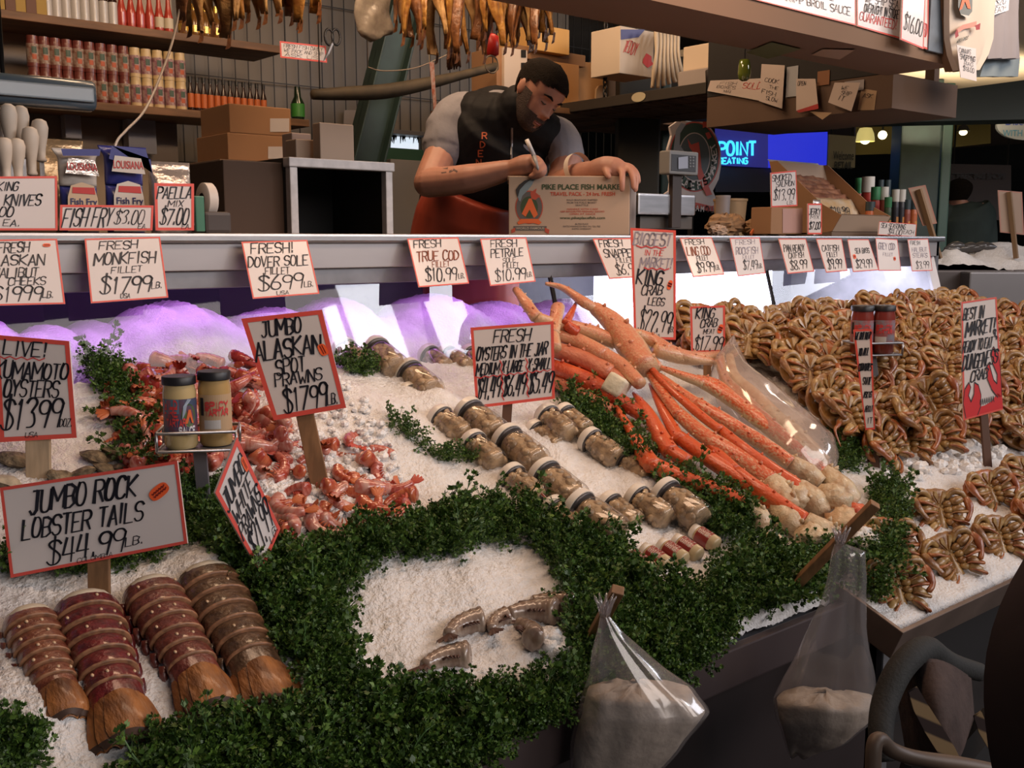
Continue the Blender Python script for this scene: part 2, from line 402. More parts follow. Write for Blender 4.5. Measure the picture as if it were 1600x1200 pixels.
ice_sheet('crushed_ice', -.8, XE-.05, 2.16, 2.88, case_ice, .009, .0012, 8, 'rounded mounds of ice glowing violet behind the counter glass', ICE)
# ------------------------------------------------------------------ marker lettering
GL = {
'A':"002640 1232",'B':"0006 0626453303 33412000",'C':"4536160401103041",'D':"0006 062644422000",'E':"46060040 0333",'F':"460600 0333",
'G':"45361604011030414323",'H':"0600 4640 0343",'I':"2620",'J':"3631201001 1646",'K':"0600 460340",'L':"060040",'M':"0006224640",'N':"00064046",
'O':"160401103042443616",'P':"0006 063645443303",'Q':"160401103042443616 2240",'R':"0006 063645443303 2340",'S':"453616050413334241301001",
'T':"0646 2620",'U':"060110304146",'V':"062046",'W':"0610233046",'X':"0640 4600",'Y':"062346 2320",'Z':"06460040",
'0':"160401103042443616",'1':"152620",'2':"051636450040",'3':"05163645342333413010",'4':"160242 3630",'5':"460604344341301001",
'6':"361402011030414233130",'7':"064610",'8':"2334453616051423 2342413010010223",'9':"453616050413334445 4530",'$':"45361605334241301001 2720",
'!':"2622 2120",'.':"2021",',':"2110",'-':"1333",'/':"0046","'":"2625",'?':"05163645342322 2120",'&':"40051635020130",':':"2324 2021",'~':"0014233445",'#':"1206 3640 0444 0242",
'*':"0242 2125",'+':"0343 2125"}
GW = {'I': .45, '1': .6, '!': .4, '.': .35, ',': .35, "'": .35, ' ': .5, ':': .4, 'M': 1.15, 'W': 1.15, '-': .7, '$': .95}
def glyph_strokes(ch):
    out = []
    for s in GL.get(ch, '').split():
        s = s[:len(s)//2*2]
        p = [(int(s[i])/4, int(s[i+1])/6) for i in range(0, len(s), 2)]
        if len(p) >= 6:
            for _ in range(2):
                q = [p[0]]
                for a, b_ in zip(p[:-1], p[1:]):
                    q += [(a[0]*.75+b_[0]*.25, a[1]*.75+b_[1]*.25), (a[0]*.25+b_[0]*.75, a[1]*.25+b_[1]*.75)]
                q.append(p[-1]); p = q
        out.append(p)
    return out
def ribbon(mb, pts, wd, mp, taper=.55):
    """flat marker stroke through 2-D points; mp maps (u, v) to space; broader going down than across"""
    n = len(pts)
    if n < 2: return
    for i in range(n-1):
        (x0, y0), (x1, y1) = pts[i], pts[i+1]; dx, dy = x1-x0, y1-y0; l = math.hypot(dx, dy)
        if l < 1e-7: continue
        dx /= l; dy /= l; k0 = wd*(1-(1-taper)*(i/(n-1)))*.5; k1 = wd*(1-(1-taper)*((i+1)/(n-1)))*.5
        ch = .68+.32*abs(dy) if taper < .95 else 1; k0 *= ch; k1 *= ch; e0 = k0*.5; e1 = k1*.5
        a = (x0-dx*e0, y0-dy*e0); c = (x1+dx*e1, y1+dy*e1)
        mb.quad(mp(a[0]-dy*k0, a[1]+dx*k0), mp(a[0]+dy*k0, a[1]-dx*k0), mp(c[0]+dy*k1, c[1]-dx*k1), mp(c[0]-dy*k1, c[1]+dx*k1))
def text_strokes(txt, u0, u1, v0, v1, aspect=1.0, slant=.22, jit=.05, rng=random):
    """strokes of txt filling the box (v downwards); aspect = box width/height in true lengths per unit u/v"""
    tot = sum(GW.get(c, .85) for c in txt)+.18*(len(txt)-1); x = 0; res = []
    for c in txt:
        gw = GW.get(c, .85)
        jy = rng.uniform(-jit, jit); js = 1+rng.uniform(-jit, jit)
        for st in glyph_strokes(c):
            q = []
            for (a, b_) in st:
                yy = .5+(b_-.5)*js+jy
                xx = (x + a*gw)/tot
                q.append((u0+(u1-u0)*xx + slant*(b_-.5)*abs(v1-v0)/aspect, v1+(v0-v1)*yy))
            res.append(q)
        x += gw+.18
    return res
def sign(name, label, cat, corners, lines, thick=.004, border=.045, bordermat=None, paper=None, sticker=None, stake=None, group=None, bend=0, zig=(), jit=.05, stakemat=None, weight=1.0):
    """card with taped edge and hand lettering. corners TL TR BR BL in space; lines = (text, u0, u1, v0, v1[, colour])"""
    TL, TR_, BR, BL = [Vector(c) for c in corners]
    cen = (TL+TR_+BR+BL)/4; root = thing(name, label, cat, cen, group)
    nrm = (TR_-TL).cross(TL-BL); nrm.normalize()
    if nrm.dot(EYE-cen) < 0: nrm = -nrm
    wid = (TR_-TL).length*.5+(BR-BL).length*.5; hei = (TL-BL).length*.5+(TR_-BR).length*.5; asp = wid/hei
    def mp(u, v, up=0.):
        p = (TL*(1-u)+TR_*u)*(1-v)+(BL*(1-u)+BR*u)*v
        if bend: p = p+nrm*(bend*(v*v)*hei)
        return p+nrm*up
    N = 6 if bend else 1
    b = MB()
    front = [[mp(u, i/N, 0) for u in (0, 1)] for i in range(N+1)]; back = [[mp(u, i/N, -thick) for u in (0, 1)] for i in range(N+1)]
    ring = [[f_[0], f_[1], k_[1], k_[0]] for f_, k_ in zip(front, back)]
    b.grid(ring, True, True, True); b.build('card', paper or PAPER, root, autosmooth=30)
    if border:
        bu = border/asp if asp > 0 else border; bv = border
        if asp > 1: bu, bv = border*.8/asp, border*.8
        bu = min(bu, .12); b = MB(); e = .0006
        pr = [(0, 0, 1, bv), (0, 1-bv, 1, 1), (0, bv, bu, 1-bv), (1-bu, bv, 1, 1-bv)]
        for a0, c0, a1, c1 in pr:
            M_ = N if (c1-c0) > .5 else 1
            for i in range(M_):
                d0 = c0+(c1-c0)*i/M_; d1 = c0+(c1-c0)*(i+1)/M_
                b.quad(mp(a0, d0, e), mp(a1, d0, e), mp(a1, d1, e), mp(a0, d1, e))
        b.build('border', bordermat or BORDER, root)
    rg = random.Random(label); b1 = MB(); b2 = MB(); cols = {}
    for ln in lines:
        col = ln[5] if len(ln) > 5 else BLACK
        mbx = cols.setdefault(col.name, (MB(), col))[0]
        hgt = abs(ln[4]-ln[3]); wt = (ln[6] if len(ln) > 6 else .155)*hgt*weight
        # work in units of true height so the stroke width is even
        sts = text_strokes(ln[0], ln[1], ln[2], ln[3], ln[4], asp, .22, jit, rg)
        for st in sts:
            ribbon(mbx, [(u*asp, v) for u, v in st], wt*rg.uniform(.8, 1.15), lambda a, c: mp(a/asp, c, .0013), .6)
    for z in zig:  # red wavy underlines: u0,u1,v,amp
        mbx = cols.setdefault(REDINK.name, (MB(), REDINK))[0]; n = max(6, int((abs(z[1]-z[0])*asp+abs(z[4] if len(z) > 4 else 0))*18))
        if len(z) > 4: pts = [((z[0]+(.012 if i % 2 else -.012))*asp, z[2]+(z[4])*i/n) for i in range(n+1)]
        else: pts = [((z[0]+(z[1]-z[0])*i/n)*asp, z[2]+(z[3] if i % 2 else -z[3])) for i in range(n+1)]
        ribbon(mbx, pts, .014, lambda a, c: mp(a/asp, c, .0016), .9)
    for mbx, col in cols.values():
        if mbx.f: mbx.build('lettering', col, root)
    if sticker:
        u, v, ru, rv, ang = sticker; b = MB()
        pts = []
        for k in range(20):
            q = 2*math.pi*k/20; a = math.copysign(abs(math.cos(q))**.7, math.cos(q))*ru; c = math.copysign(abs(math.sin(q))**.7, math.sin(q))*rv
            pts.append(mp(u+(a*math.cos(ang)-c*math.sin(ang))/asp, v+a*math.sin(ang)+c*math.cos(ang), .0019))
        b.poly(pts); o = b.build('sticker', STICKER, root); o['label'] = 'orange oval sticker'
        b = MB()
        for k in (-.25, .25):
            st = [((u+(a_*ru*.7*math.cos(ang)-k*rv*2*.5*math.sin(ang))/asp)*asp, v+a_*ru*.7*math.sin(ang)+k*rv*math.cos(ang)) for a_ in [-1+.2*i for i in range(11)]]
            st = [(x, y+(.006*hei*0+rv*.12)*(1 if i % 2 else -1)) for i, (x, y) in enumerate(st)]
            ribbon(b, st, rv*.22, lambda a, c: mp(a/asp, c, .0023), 1)
        b.build('sticker_print', mat('dark_red_ink', (.25, .02, .01), .5), o)
    if stake:
        p_top, p_bot, wd = stake; b = MB()
        p_top = Vector(p_top); p_bot = Vector(p_bot); ax = (p_top-p_bot); side = (TR_-TL).normalized()
        n2 = nrm*.5
        M = basis(p_bot-nrm*(thick+.004), ax, nrm); b.bbox((-wd/2, -.05, -.005), (wd/2, ax.length, .0035), .0015, M)
        b.build('stake', stakemat or WOOD, root)
    return root
def facing_quad(px4, base, lean=0., yaw=0.):
    """four image corners put on a card plane through base; lean tips the top back, yaw swings it"""
    n = -_f*math.cos(lean) + _u*math.sin(lean)
    n = Matrix.Rotation(yaw, 3, 'Z') @ n
    return [at_plane(x, y, base, n) for x, y in px4]
# ---- cards hung along the counter fascia
def hung(px4, lines, label, depth_out=.05, **k):
    top = Vector((0, YF-.022, 1.5)); q = math.atan2(depth_out, .13)
    n = Vector((0, -math.cos(q), math.sin(q)))  # leans outward at the foot
    c = [at_plane(x, y, top, n) for x, y in px4]
    return sign('price_card', label, 'sign', c, lines, .0012, .03, group='price cards hung along the counter', **k)
hung([(-32,375),(89,373),(102,475),(-20,478)], [('FRESH',.22,.62,.05,.20),('ALASKAN',.02,.80,.24,.40),('HALIBUT',.12,.70,.44,.58),('CHEEKS',.30,.78,.58,.70),('$1999',.08,.72,.72,.94,BLACK,.12),('LB.',.72,.86,.80,.90)], 'white card hung leftmost on the counter, Alaskan halibut cheeks at 19.99', sticker=(.85,.10,.055,.026,0))
hung([(132,373),(250,370),(263,465),(142,474)], [('FRESH',.18,.68,.05,.18),('MONKFISH',.10,.90,.24,.42),('FILLET',.30,.70,.46,.56),('$1799',.14,.80,.62,.88,BLACK,.12),('LB.',.80,.94,.74,.84),('USA',.38,.50,.89,.96)], 'white card hung on the counter reading fresh monkfish fillet 17.99')
hung([(377,378),(480,375),(499,459),(395,467)], [('FRESH!',.12,.76,.04,.22),('DOVER SOLE',.04,.94,.28,.46),('FILLET',.26,.62,.48,.60),('$699',.12,.80,.62,.88,BLACK,.12),('LB.',.80,.94,.76,.86),('USA',.36,.54,.90,.97)], 'white card hung below the steel-framed box, Dover sole fillet 6.99', depth_out=.06)
RUST = mat('rust_ink', (.23, .045, .015), .5)
hung([(636,373),(716,371),(733,443),(654,449)], [('FRESH',.10,.62,.04,.20),('TRUE COD',.10,.92,.28,.48,RUST),('FILLET',.36,.70,.50,.62,RUST),('$10.99',.18,.80,.64,.90,BLACK,.12),('LB.',.82,.94,.78,.88)], 'hung card reading fresh true cod fillet 10.99, words in rusty ink', depth_out=.07)
hung([(750,373),(822,371),(837,440),(766,447)], [('FRESH',.20,.76,.04,.20),('PETRALE',.16,.86,.24,.42),('SOLE',.38,.66,.44,.54),('FILLET',.36,.70,.55,.66),('$10.99',.14,.82,.68,.92,BLACK,.12),('LB.',.84,.96,.78,.88)], 'hung card reading fresh petrale sole fillet 10.99', depth_out=.06)
hung([(926,373),(992,372),(1014,432),(952,436)], [('FRESH',.10,.64,.04,.22),('SNAPPER',.12,.88,.28,.48),('FILLET',.34,.72,.50,.62),('$6.99',.24,.80,.66,.92,BLACK,.12)], 'hung card reading fresh snapper fillet, half behind the tall king crab sign', depth_out=.09)
hung([(1062,372),(1112,371),(1132,429),(1083,433)], [('FRESH',.12,.70,.04,.18),('LING COD',.08,.80,.24,.46,RUST),('FILLET',.30,.66,.48,.60),('$9.99',.20,.76,.64,.90,BLACK,.12),('LB.',.78,.92,.74,.86)], 'hung card reading fresh ling cod fillet 9.99', depth_out=.08)
PALEINK = mat('faded_ink', (.33, .30, .36), .5)
hung([(1140,372),(1187,371),(1196,427),(1153,432)], [('FRESH',.16,.80,.05,.18,PALEINK),('ROCKFISH',.12,.86,.26,.44,PALEINK),('FILLET',.3,.7,.48,.58,PALEINK),('$7.49',.26,.76,.62,.86,BLACK,.11),('LB.',.78,.92,.72,.84)], 'faded hung card with only the price 7.49 still dark', depth_out=.05)
hung([(1216,373),(1259,373),(1272,424),(1231,428)], [('PAN READY',.10,.86,.18,.38),('CATFISH',.20,.76,.42,.58),('$8.99',.16,.80,.64,.90,BLACK,.13)], 'hung card reading pan ready catfish 8.99', depth_out=.08)
hung([(1275,373),(1315,373),(1324,423),(1291,426)], [('CATFISH',.12,.80,.20,.38),('FILLET',.24,.70,.42,.56),('$9.99',.16,.80,.62,.90,BLACK,.13)], 'hung card reading catfish fillet 9.99', depth_out=.07)
hung([(1324,374),(1357,374),(1373,422),(1333,425)], [('SEA BASS',.24,.86,.28,.44),('$29.99',.16,.82,.64,.90,BLACK,.13)], 'hung card with price 29.99 and an orange dot at its left edge', depth_out=.06, sticker=(.16,.54,.07,.07,0))
hung([(1368,372),(1402,374),(1408,423),(1373,423)], [('GREY COD',.10,.84,.14,.34,PALEINK),('FILLET',.26,.70,.44,.54,PALEINK)], 'almost blank hung card with faded ink and an orange dot', depth_out=.03, sticker=(.76,.62,.06,.06,0))
hung([(1418,374),(1450,373),(1457,423),(1425,424)], [('FRESH',.10,.56,.06,.18),('HALIBUT',.14,.86,.26,.40,PALEINK),('STEAKS',.14,.84,.44,.58,PALEINK),('$3.99',.22,.86,.70,.92,BLACK,.11)], 'rightmost hung card on the counter, by the white end post', depth_out=.03)
# ---- cards standing on the counter
def standing(px4, lines, label, y=YF-.006, **k):
    c = [at_plane(x, yy, (0, y, 0), (0, -1, 0)) for x, yy in px4]
    return sign('price_card', label, 'sign', c, lines, .003, .05, group='price cards standing on the counter', **k)
standing([(-40,276),(89,275),(90,360),(-40,360)], [('SHUCKING',.0,.52,.10,.26),('KNIVES',.36,.80,.34,.54),('$6.00',.06,.46,.56,.74),('EA.',.34,.54,.80,.92)], 'white knives card standing in front of the pale wooden mallets')
def standing2(px4, lines, label, bd):
    c = [at_plane(x, yy, (0, YF-.006, 0), (0, -1, 0)) for x, yy in px4]
    return sign('price_card', label, 'sign', c, lines, .003, bd, group='price cards standing on the counter')
standing2([(94,320),(240,321),(238,360),(93,360)], [('FISH FRY',.04,.55,.14,.86,BLACK,.11),('$3.00',.58,.90,.20,.74,BLACK,.09),('EA.',.84,.94,.74,.92)], 'long low card reading fish fry 3.00 each, under two blue bags', .11)
standing2([(241,286),(303,287),(303,360),(243,360)], [('PAELLA',.08,.94,.08,.32,BLACK,.15),('MIX',.34,.72,.36,.50),('$7.00',.14,.86,.54,.88,BLACK,.11),('EA.',.68,.92,.86,.96)], 'square card reading paella mix 7.00 each in front of a silver bag', .06)
# ---- cards on stakes in the ice
def base_on(px, py): 
    d = ray(px, py); t = .6
    while t < 6:
        p = EYE+d*t
        h = h_top(p.x, p.y) if p.x < XDIV else h_tray(p.x, p.y)
        if p.z <= h: return p
        t += .002
    return p
def staked(px4, foot, topx, wd, lines, label, lean=.12, yaw=0., back=0., **k):
    f_ = base_on(*foot); f0 = f_.copy()
    if lean or True:
        n = Matrix.Rotation(yaw, 3, 'Z') @ (-_f*math.cos(lean)+_u*math.sin(lean))
    c = [at_plane(x, y, f0, n) for x, y in px4]
    tp = at_plane(topx[0], topx[1], f0, n)
    sm = k.pop('sm', WOOD)
    ww = wd/1600*depth(f0)
    return sign('price_sign', label, 'sign', c, lines, k.pop('thick', .004), k.pop('border', .045), stake=(tp, f0, ww), stakemat=sm, **k)
staked([(-8,523),(108,533),(120,684),(0,691)], (57,752), (55,620), 38, [('LIVE!',.12,.70,.04,.18),('KUMAMOTO',.0,.96,.24,.40),('OYSTERS',.10,.82,.42,.58),('$1399',.05,.84,.60,.88,BLACK,.11),('DOZ.',.80,.96,.80,.88),('USA',.34,.50,.92,.97)], 'white sign on a pale stake, live Kumamoto oysters 13.99 a dozen', sm=WOODL, zig=((.04,.66,.205,.012),))
staked([(0,762),(277,720),(293,849),(17,903)], (152,948), (150,815), 34, [('JUMBO ROCK',.16,.76,.09,.34,BLACK,.16),('LOBSTER TAILS',.10,.78,.40,.62,BLACK,.16),('$44.99',.22,.66,.68,.94,BLACK,.13),('LB.',.66,.76,.80,.90),('COLOMBIA',.38,.58,.93,.98)], 'wide tilted sign reading jumbo rock lobster tails 44.99', sticker=(.88,.33,.125,.075,-.55), lean=.2)
staked([(377,498),(503,484),(541,637),(428,657)], (502,772), (465,600), 28, [('JUMBO',.20,.70,.05,.20),('ALASKAN',.04,.88,.24,.42,BLACK,.15),('SPOT',.24,.62,.44,.58),('PRAWNS',.18,.80,.57,.69,BLACK,.16),('$1799',.20,.80,.73,.95,BLACK,.12),('LB.',.78,.92,.84,.94)], 'leaning sign reading jumbo Alaskan spot prawns 17.99', sticker=(.89,.40,.060,.042,1.35), lean=.22)
staked([(336,770),(370,683),(438,826),(407,897)], (436,915), (410,850), 14, [('JUMBO',.06,.90,.10,.26),('WHITE',.10,.86,.30,.44),('PRAWNS',.06,.92,.46,.60),('$21.99',.10,.94,.62,.88,BLACK,.10),('LB.',.62,.94,.90,.97)], 'narrow diagonal sign reading jumbo white prawns, turned away sideways', lean=.1, yaw=.9, sticker=(.88,.22,.07,.03,1.57))
staked([(735,512),(865,502),(867,623),(744,638)], (791,664), (796,590), 15, [('FRESH',.28,.72,.06,.22),('OYSTERS IN THE JAR',.06,.92,.26,.42),('MEDIUM',.04,.32,.46,.60),('X-LARGE',.36,.62,.46,.60),('X-SMALL',.68,.96,.46,.60),('$4.49',.03,.33,.64,.90,BLACK,.11),('$6.49',.36,.64,.64,.90,BLACK,.11),('$5.49',.68,.98,.64,.90,BLACK,.11)], 'sign over the jars reading fresh oysters in the jar with three prices', zig=((.03,.34,.625,.012),(.36,.64,.625,.012),(.68,.96,.625,.012),(.345,.345,.44,.01,.5),(.66,.66,.44,.01,.5)), lean=.15, sm=mat('dark_stake', (.10, .045, .025), .6))
staked([(985,356),(1056,360),(1056,531),(991,529)], (1021,592), (1021,480), 17, [('BIGGEST',.08,.90,.04,.15,PALEINK),('IN THE',.30,.72,.19,.24,REDINK),('MARKET!',.20,.92,.26,.35,PALEINK),('KING',.12,.70,.37,.50,BLACK,.16),('CRAB',.22,.70,.51,.60),('LEGS',.36,.74,.62,.69),('$22.99',.14,.90,.74,.94,BLACK,.075),('LB.',.82,.96,.88,.93),('USA',.40,.62,.95,.98)], 'tall white sign on a metal stake, biggest king crab legs 22.99', zig=((.12,.78,.165,.008),(.28,.84,.36,.008)), sticker=(.86,.50,.02,.045,.3), sm=STEEL, lean=.1, border=.022)
staked([(1078,479),(1133,477),(1133,550),(1080,551)], (1106,606), (1106,520), 12, [('KING',.18,.70,.04,.26,BLACK,.16),('CRAB',.30,.78,.28,.46),('MEAT',.38,.70,.50,.60),('$17.99',.10,.94,.66,.96,BLACK,.10)], 'small sign reading king crab meat, partly behind a clear bag of legs', sticker=(.86,.50,.05,.10,.35), lean=.05)
staked([(1333,515),(1362,514),(1367,671),(1352,672)], (1368,735), (1358,640), 14, [('WE DELIVER',.08,.92,.03,.10),('TO ALL',.16,.80,.19,.26),('COUNTRIES',.06,.92,.34,.41),('STATE',.26,.84,.48,.55),('ASK US',.22,.84,.62,.68),('ABOUT',.2,.9,.76,.82),('IT',.3,.8,.88,.94)], 'very narrow tapering sign on a dark stake among the crabs', lean=.08, sm=mat('dark_stake', (.10,.045,.025), .6), border=.02, yaw=-.3)
s = staked([(1502,472),(1557,464),(1567,640),(1505,657)], (1547,738), (1536,600), 13, [('BEST IN',.06,.62,.06,.16),('MARKET!',.12,.92,.18,.30,BLACK,.15),('READY TO EAT',.02,.82,.34,.43),('DUNGENESS',.02,.94,.46,.58,BLACK,.14),('CRAB',.22,.66,.60,.69)], 'tall sign painted with two red claws, best in market Dungeness crab', lean=.1, yaw=.15, sm=mat('dark_stake', (.10,.045,.025), .6), border=.015)
# painted red claws on that sign
_c = [at_plane(x, y, base_on(1547,738), Matrix.Rotation(.15, 3, 'Z') @ (-_f*math.cos(.1)+_u*math.sin(.1))) for x, y in [(1502,472),(1557,464),(1567,640),(1505,657)]]
_n = (_c[1]-_c[0]).cross(_c[0]-_c[3]).normalized(); _n = _n if _n.dot(EYE-_c[0]) > 0 else -_n
def _mp(u, v, e=.0012): return (_c[0]*(1-u)+_c[1]*u)*(1-v)+(_c[3]*(1-u)+_c[2]*u)*v+_n*e
b = MB()
claws = [[(.06,.985),(.0,.85),(.05,.74),(.16,.69),(.20,.735),(.14,.80),(.20,.86),(.28,.80),(.30,.70),(.40,.73),(.46,.82),(.44,.92),(.36,.985)],
 [(.36,.985),(.44,.92),(.56,.92),(.72,.90),(.84,.86),(.88,.84),(.98,.88),(1.,.985)],
 [(.88,.88),(.74,.80),(.64,.70),(.62,.60),(.70,.56),(.74,.63),(.80,.72),(.88,.76),(.90,.68),(.80,.58),(.76,.48),(.84,.43),(.95,.50),(.99,.62),(.99,.88)]]
for c in claws: b.poly([_mp(u, v) for u, v in c])
o = b.build('claw_picture', mat('red_paint', (.60,.015,.02), .5), s); o['label'] = 'painted red crab claws'
b = MB()
for c in (claws[0], claws[2]): ribbon(b, [(u, v) for u, v in c], .012, lambda a, k: _mp(a, k, .0016), 1)
for k in range(7):
    u = .42+k*.055; ribbon(b, [(u, .90), (u+.02, .86), (u+.03, .91)], .012, lambda a, q: _mp(a, q, .0016), 1)
for u, v in ((.86,.31),(.9,.34),(.88,.28)): ribbon(b, [(u, v), (u+.05, v+.01), (u+.02, v+.03)], .018, lambda a, q: _mp(a, q, .0016), 1)
b.build('claw_outline', BLACK, s)
staked([(832,756),(888,812),(891,838),(846,801)], (876,842), (868,815), 6, [('SMOKED',.12,.5,.15,.40),('OYSTER',.5,.92,.3,.56)], 'small card among the jars, lying almost edge-on', lean=.5, yaw=-.9, border=.1)
# ------------------------------------------------------------------ lobster tails
BAND = mat('shell_edge', (.36, .17, .085), .4, noise=.5, nscale=90)
FAN = mat('tail_fan_shell', (.36, .135, .035), .5, col2=(.10, .035, .014), nscale=24, bump=.5, bscale=70, coat=.2, detail=6, stretch=(1.5, .5, 1))
FAND = mat('fan_fringe', (.05, .022, .012), .6)
MEAT = mat('pale_tail_meat', (.62, .53, .40), .45, noise=.15, nscale=60)
SPOT = mat('cream_spot', (.60, .42, .26), .35)
def shell_mat(n, c1, c2): return mat(n, c1, .28, noise=0, col2=c2, nscale=70, bump=.35, bscale=130, coat=.5, detail=6)
def lobster_tail(head, tail, wid, m, label, curl=.0):
    a = on_ice(*head, up=.012); t_ = on_ice(*tail, up=.014)
    ax = t_-a; L = ax.length; M = basis(a, ax, (0, -.35, 1)); root = thing('lobster_tail', label, 'lobster tail', a, 'rock lobster tails on the ice')
    nseg = 6; sl = L*.66/nseg; W = wid/2
    def cross(y, w_, h_, z0, n=15):
        return [Vector((w_*math.sin(q)*(1.0 if abs(q) < 1.4 else 1.02), y, z0+h_*math.cos(q))) for q in [-1.95+3.9*i/(n-1) for i in range(n)]]
    b = MB(); b.ellipsoid((0, .004, .010), (W*.86, .022, W*.62), 14, 8); b.xf(M); b.build('meat', MEAT, root, True)
    for i in range(nseg):
        y0 = i*sl; k = i/(nseg-1); w0 = W*(1-.26*k)*(.95 if i == 0 else 1); h0 = W*.66*(1-.25*k); b = MB()
        rows = [cross(y0, w0*.93, h0*.90, .008), cross(y0+sl*.3, w0*.985, h0*.965, .009), cross(y0+sl*.55, w0*1.0, h0*.985, .0095), cross(y0+sl*.75, w0*1.01, h0*1.01, .010), cross(y0+sl*.97, w0*1.02, h0*1.02, .010)]
        b.cur = 0; b.grid(rows)
        b.cur = 1; rim = [cross(y0+sl*.97, w0*1.02, h0*1.02, .010), cross(y0+sl*1.03, w0*1.022, h0*1.022, .0095), cross(y0+sl*1.06, w0*1.0, h0*.99, .009), cross(y0+sl*1.05, w0*.9, h0*.88, .006)]
        b.grid(rim)
        for sd in (-1, 1):  # pointed side plates
            b.cur = 0
            b.tube([(sd*w0*.97, y0+sl*.45, .002), (sd*w0*1.06, y0+sl*.75, -.006), (sd*w0*1.10, y0+sl*1.25, -.012)], [.009, .007, .001], 6)
        b.xf(M); b.build('shell_segment', [m, BAND], root, True)
        b = MB(); rg = random.Random(i*7+len(label))
        for q in (-.75, -.3, .25, .72):
            if rg.random() < .34:
                qq = q+rg.uniform(-.12, .12); b.ellipsoid((w0*1.02*math.sin(qq), y0+sl*rg.uniform(.4, .7), .0095+h0*1.0*math.cos(qq)), (.0026, .0036, .0016), 6, 4)
        if b.f: b.xf(M); b.build('spot', SPOT, root, True)
    # fan: telson with a pair of plates either side
    y0 = nseg*sl; wf = W*.80
    b = MB(); pl = []
    b.grid([cross(y0-.004, W*.72, W*.52, .006), cross(y0+L*.08, W*.74, W*.46, .004), cross(y0+L*.13, W*.76, W*.42, .002)]); b.xf(M); b.build('last_segment', [m], root, True)
    for nm, off, ang, ln, ww, zz in (('telson', 0, 0, .25, .52, .022), ('uropod', .36, .05, .25, .36, .013), ('uropod', -.36, -.05, .25, .36, .013), ('uropod', .58, .10, .24, .28, .003), ('uropod', -.58, -.10, .24, .28, .003)):
        b = MB(); l = L*ln; rows = []; w_ = W*ww
        for i in range(9):
            k = i/8; w2 = w_*(.75+.35*math.sin(k*2.0))*(1 if k < .85 else 1-.5*(k-.85)/.15); b.cur = 0
            rows.append([Vector((w2*(j/4-1)*1.0, k*l, .010*math.cos((j/4-1)*1.4)-.016*k*k)) for j in range(9)])
        b.cur = 0; b.grid(rows[:8]); b.cur = 1; b.grid(rows[7:])
        under = [[p-Vector((0, 0, .004)) for p in r_] for r_ in rows]; b.cur = 0; b.grid(under)
        Ml = Matrix.Translation((W*off, y0+L*.08, zz)) @ Matrix.Rotation(-ang, 4, 'Z'); b.xf(M @ Ml); b.build(nm, [FAN, FAND], root, True)
    return root
RED1 = shell_mat('lobster_red', (.18, .020, .022), (.075, .010, .012)); RED2 = shell_mat('lobster_brick', (.19, .050, .036), (.09, .018, .014))
RED3 = shell_mat('lobster_rust', (.24, .085, .045), (.13, .035, .02)); BRN = shell_mat('lobster_brown', (.135, .075, .040), (.06, .032, .018))
lobster_tail((45, 975), (108, 1132), .078, RED3, 'smallest rusty lobster tail, at the left edge on the ice')
lobster_tail((132, 955), (206, 1165), .098, RED1, 'deep crimson lobster tail, second from the left edge')
lobster_tail((234, 930), (338, 1115), .094, RED2, 'brick-red lobster tail lying beside the brown one')
lobster_tail((320, 910), (436, 1110), .104, BRN, 'large brown lobster tail with a wide orange fan')

# ------------------------------------------------------------------ prawns
def prawn_proto(i, body, fan, seg=7, label='p', headless=True, curl=1.0, sc_=1.0):
    root = bpy.data.objects.new('spot_prawn' if label == 'spot' else 'white_prawn', None); C.objects.link(root); root['_proto'] = 1
    rg = random.Random(i); pts = []; rad = []
    N = 22
    for k in range(N):
        q = k/(N-1); a = -1.15*curl+2.3*curl*q; rr = .030
        pts.append(Vector((rr*math.sin(a)*1.15, -rr*math.cos(a)+rr*.6, .011+.002*math.sin(q*3))))
        r0 = .0125*(1-.52*q**1.3); r0 *= (1+.09*((q*seg) % 1)); rad.append(r0*(.75 if k == 0 else 1))
    b = MB(); b.tube(pts, rad, 9, True, 1.15); b.build('shell', body, root, True)
    e = pts[-1]; d = (pts[-1]-pts[-2]).normalized(); s_ = Vector((-d.y, d.x, 0)); b = MB()
    for an in (-.55, -.2, .2, .55):
        dd = d*math.cos(an)+s_*math.sin(an); ss = Vector((-dd.y, dd.x, 0)); l = .020
        rows = [[e+dd*(l*k)+ss*(w_*j)+Vector((0, 0, .002-.003*abs(j))) for j in (-1, 0, 1)] for k, w_ in ((0, .002), (.5, .0048), (1, .002))]
        b.grid(rows)
    b.build('tail_fan', fan, root, True)
    b = MB()
    for k in (4, 7, 10, 13):  # swimmerets along the inner curve
        p = pts[k]; inn = (Vector((0, .018, .011))-p); inn.z = 0; inn.normalize()
        b.tube([p+inn*rad[k]*.8, p+inn*(rad[k]+.005)+Vector((0, 0, .002)), p+inn*(rad[k]+.010)], [.0016, .0013, .0005], 5)
    b.build('swimmerets', fan, root, True)
    return root
def prawn_mat(n, c1, c2): return mat(n, c1, .22, col2=c2, nscale=55, coat=.5, spec=.6, stretch=(3, .6, 1))
PM = [prawn_mat('prawn_pink', (.58, .20, .15), (.38, .055, .035)), prawn_mat('prawn_orange', (.56, .17, .075), (.36, .045, .025)), prawn_mat('prawn_red', (.44, .055, .038), (.26, .022, .022)), prawn_mat('prawn_pale', (.62, .36, .29), (.48, .13, .09))]
PF = [mat('prawn_fan_red', (.46, .06, .035), .35), mat('prawn_fan_orange', (.52, .14, .05), .35)]
protos = [prawn_proto(i, PM[i % 4], PF[i % 2], label='spot', curl=(1.0, .75, .9, 1.15, .6, .85)[i]) for i in range(6)]
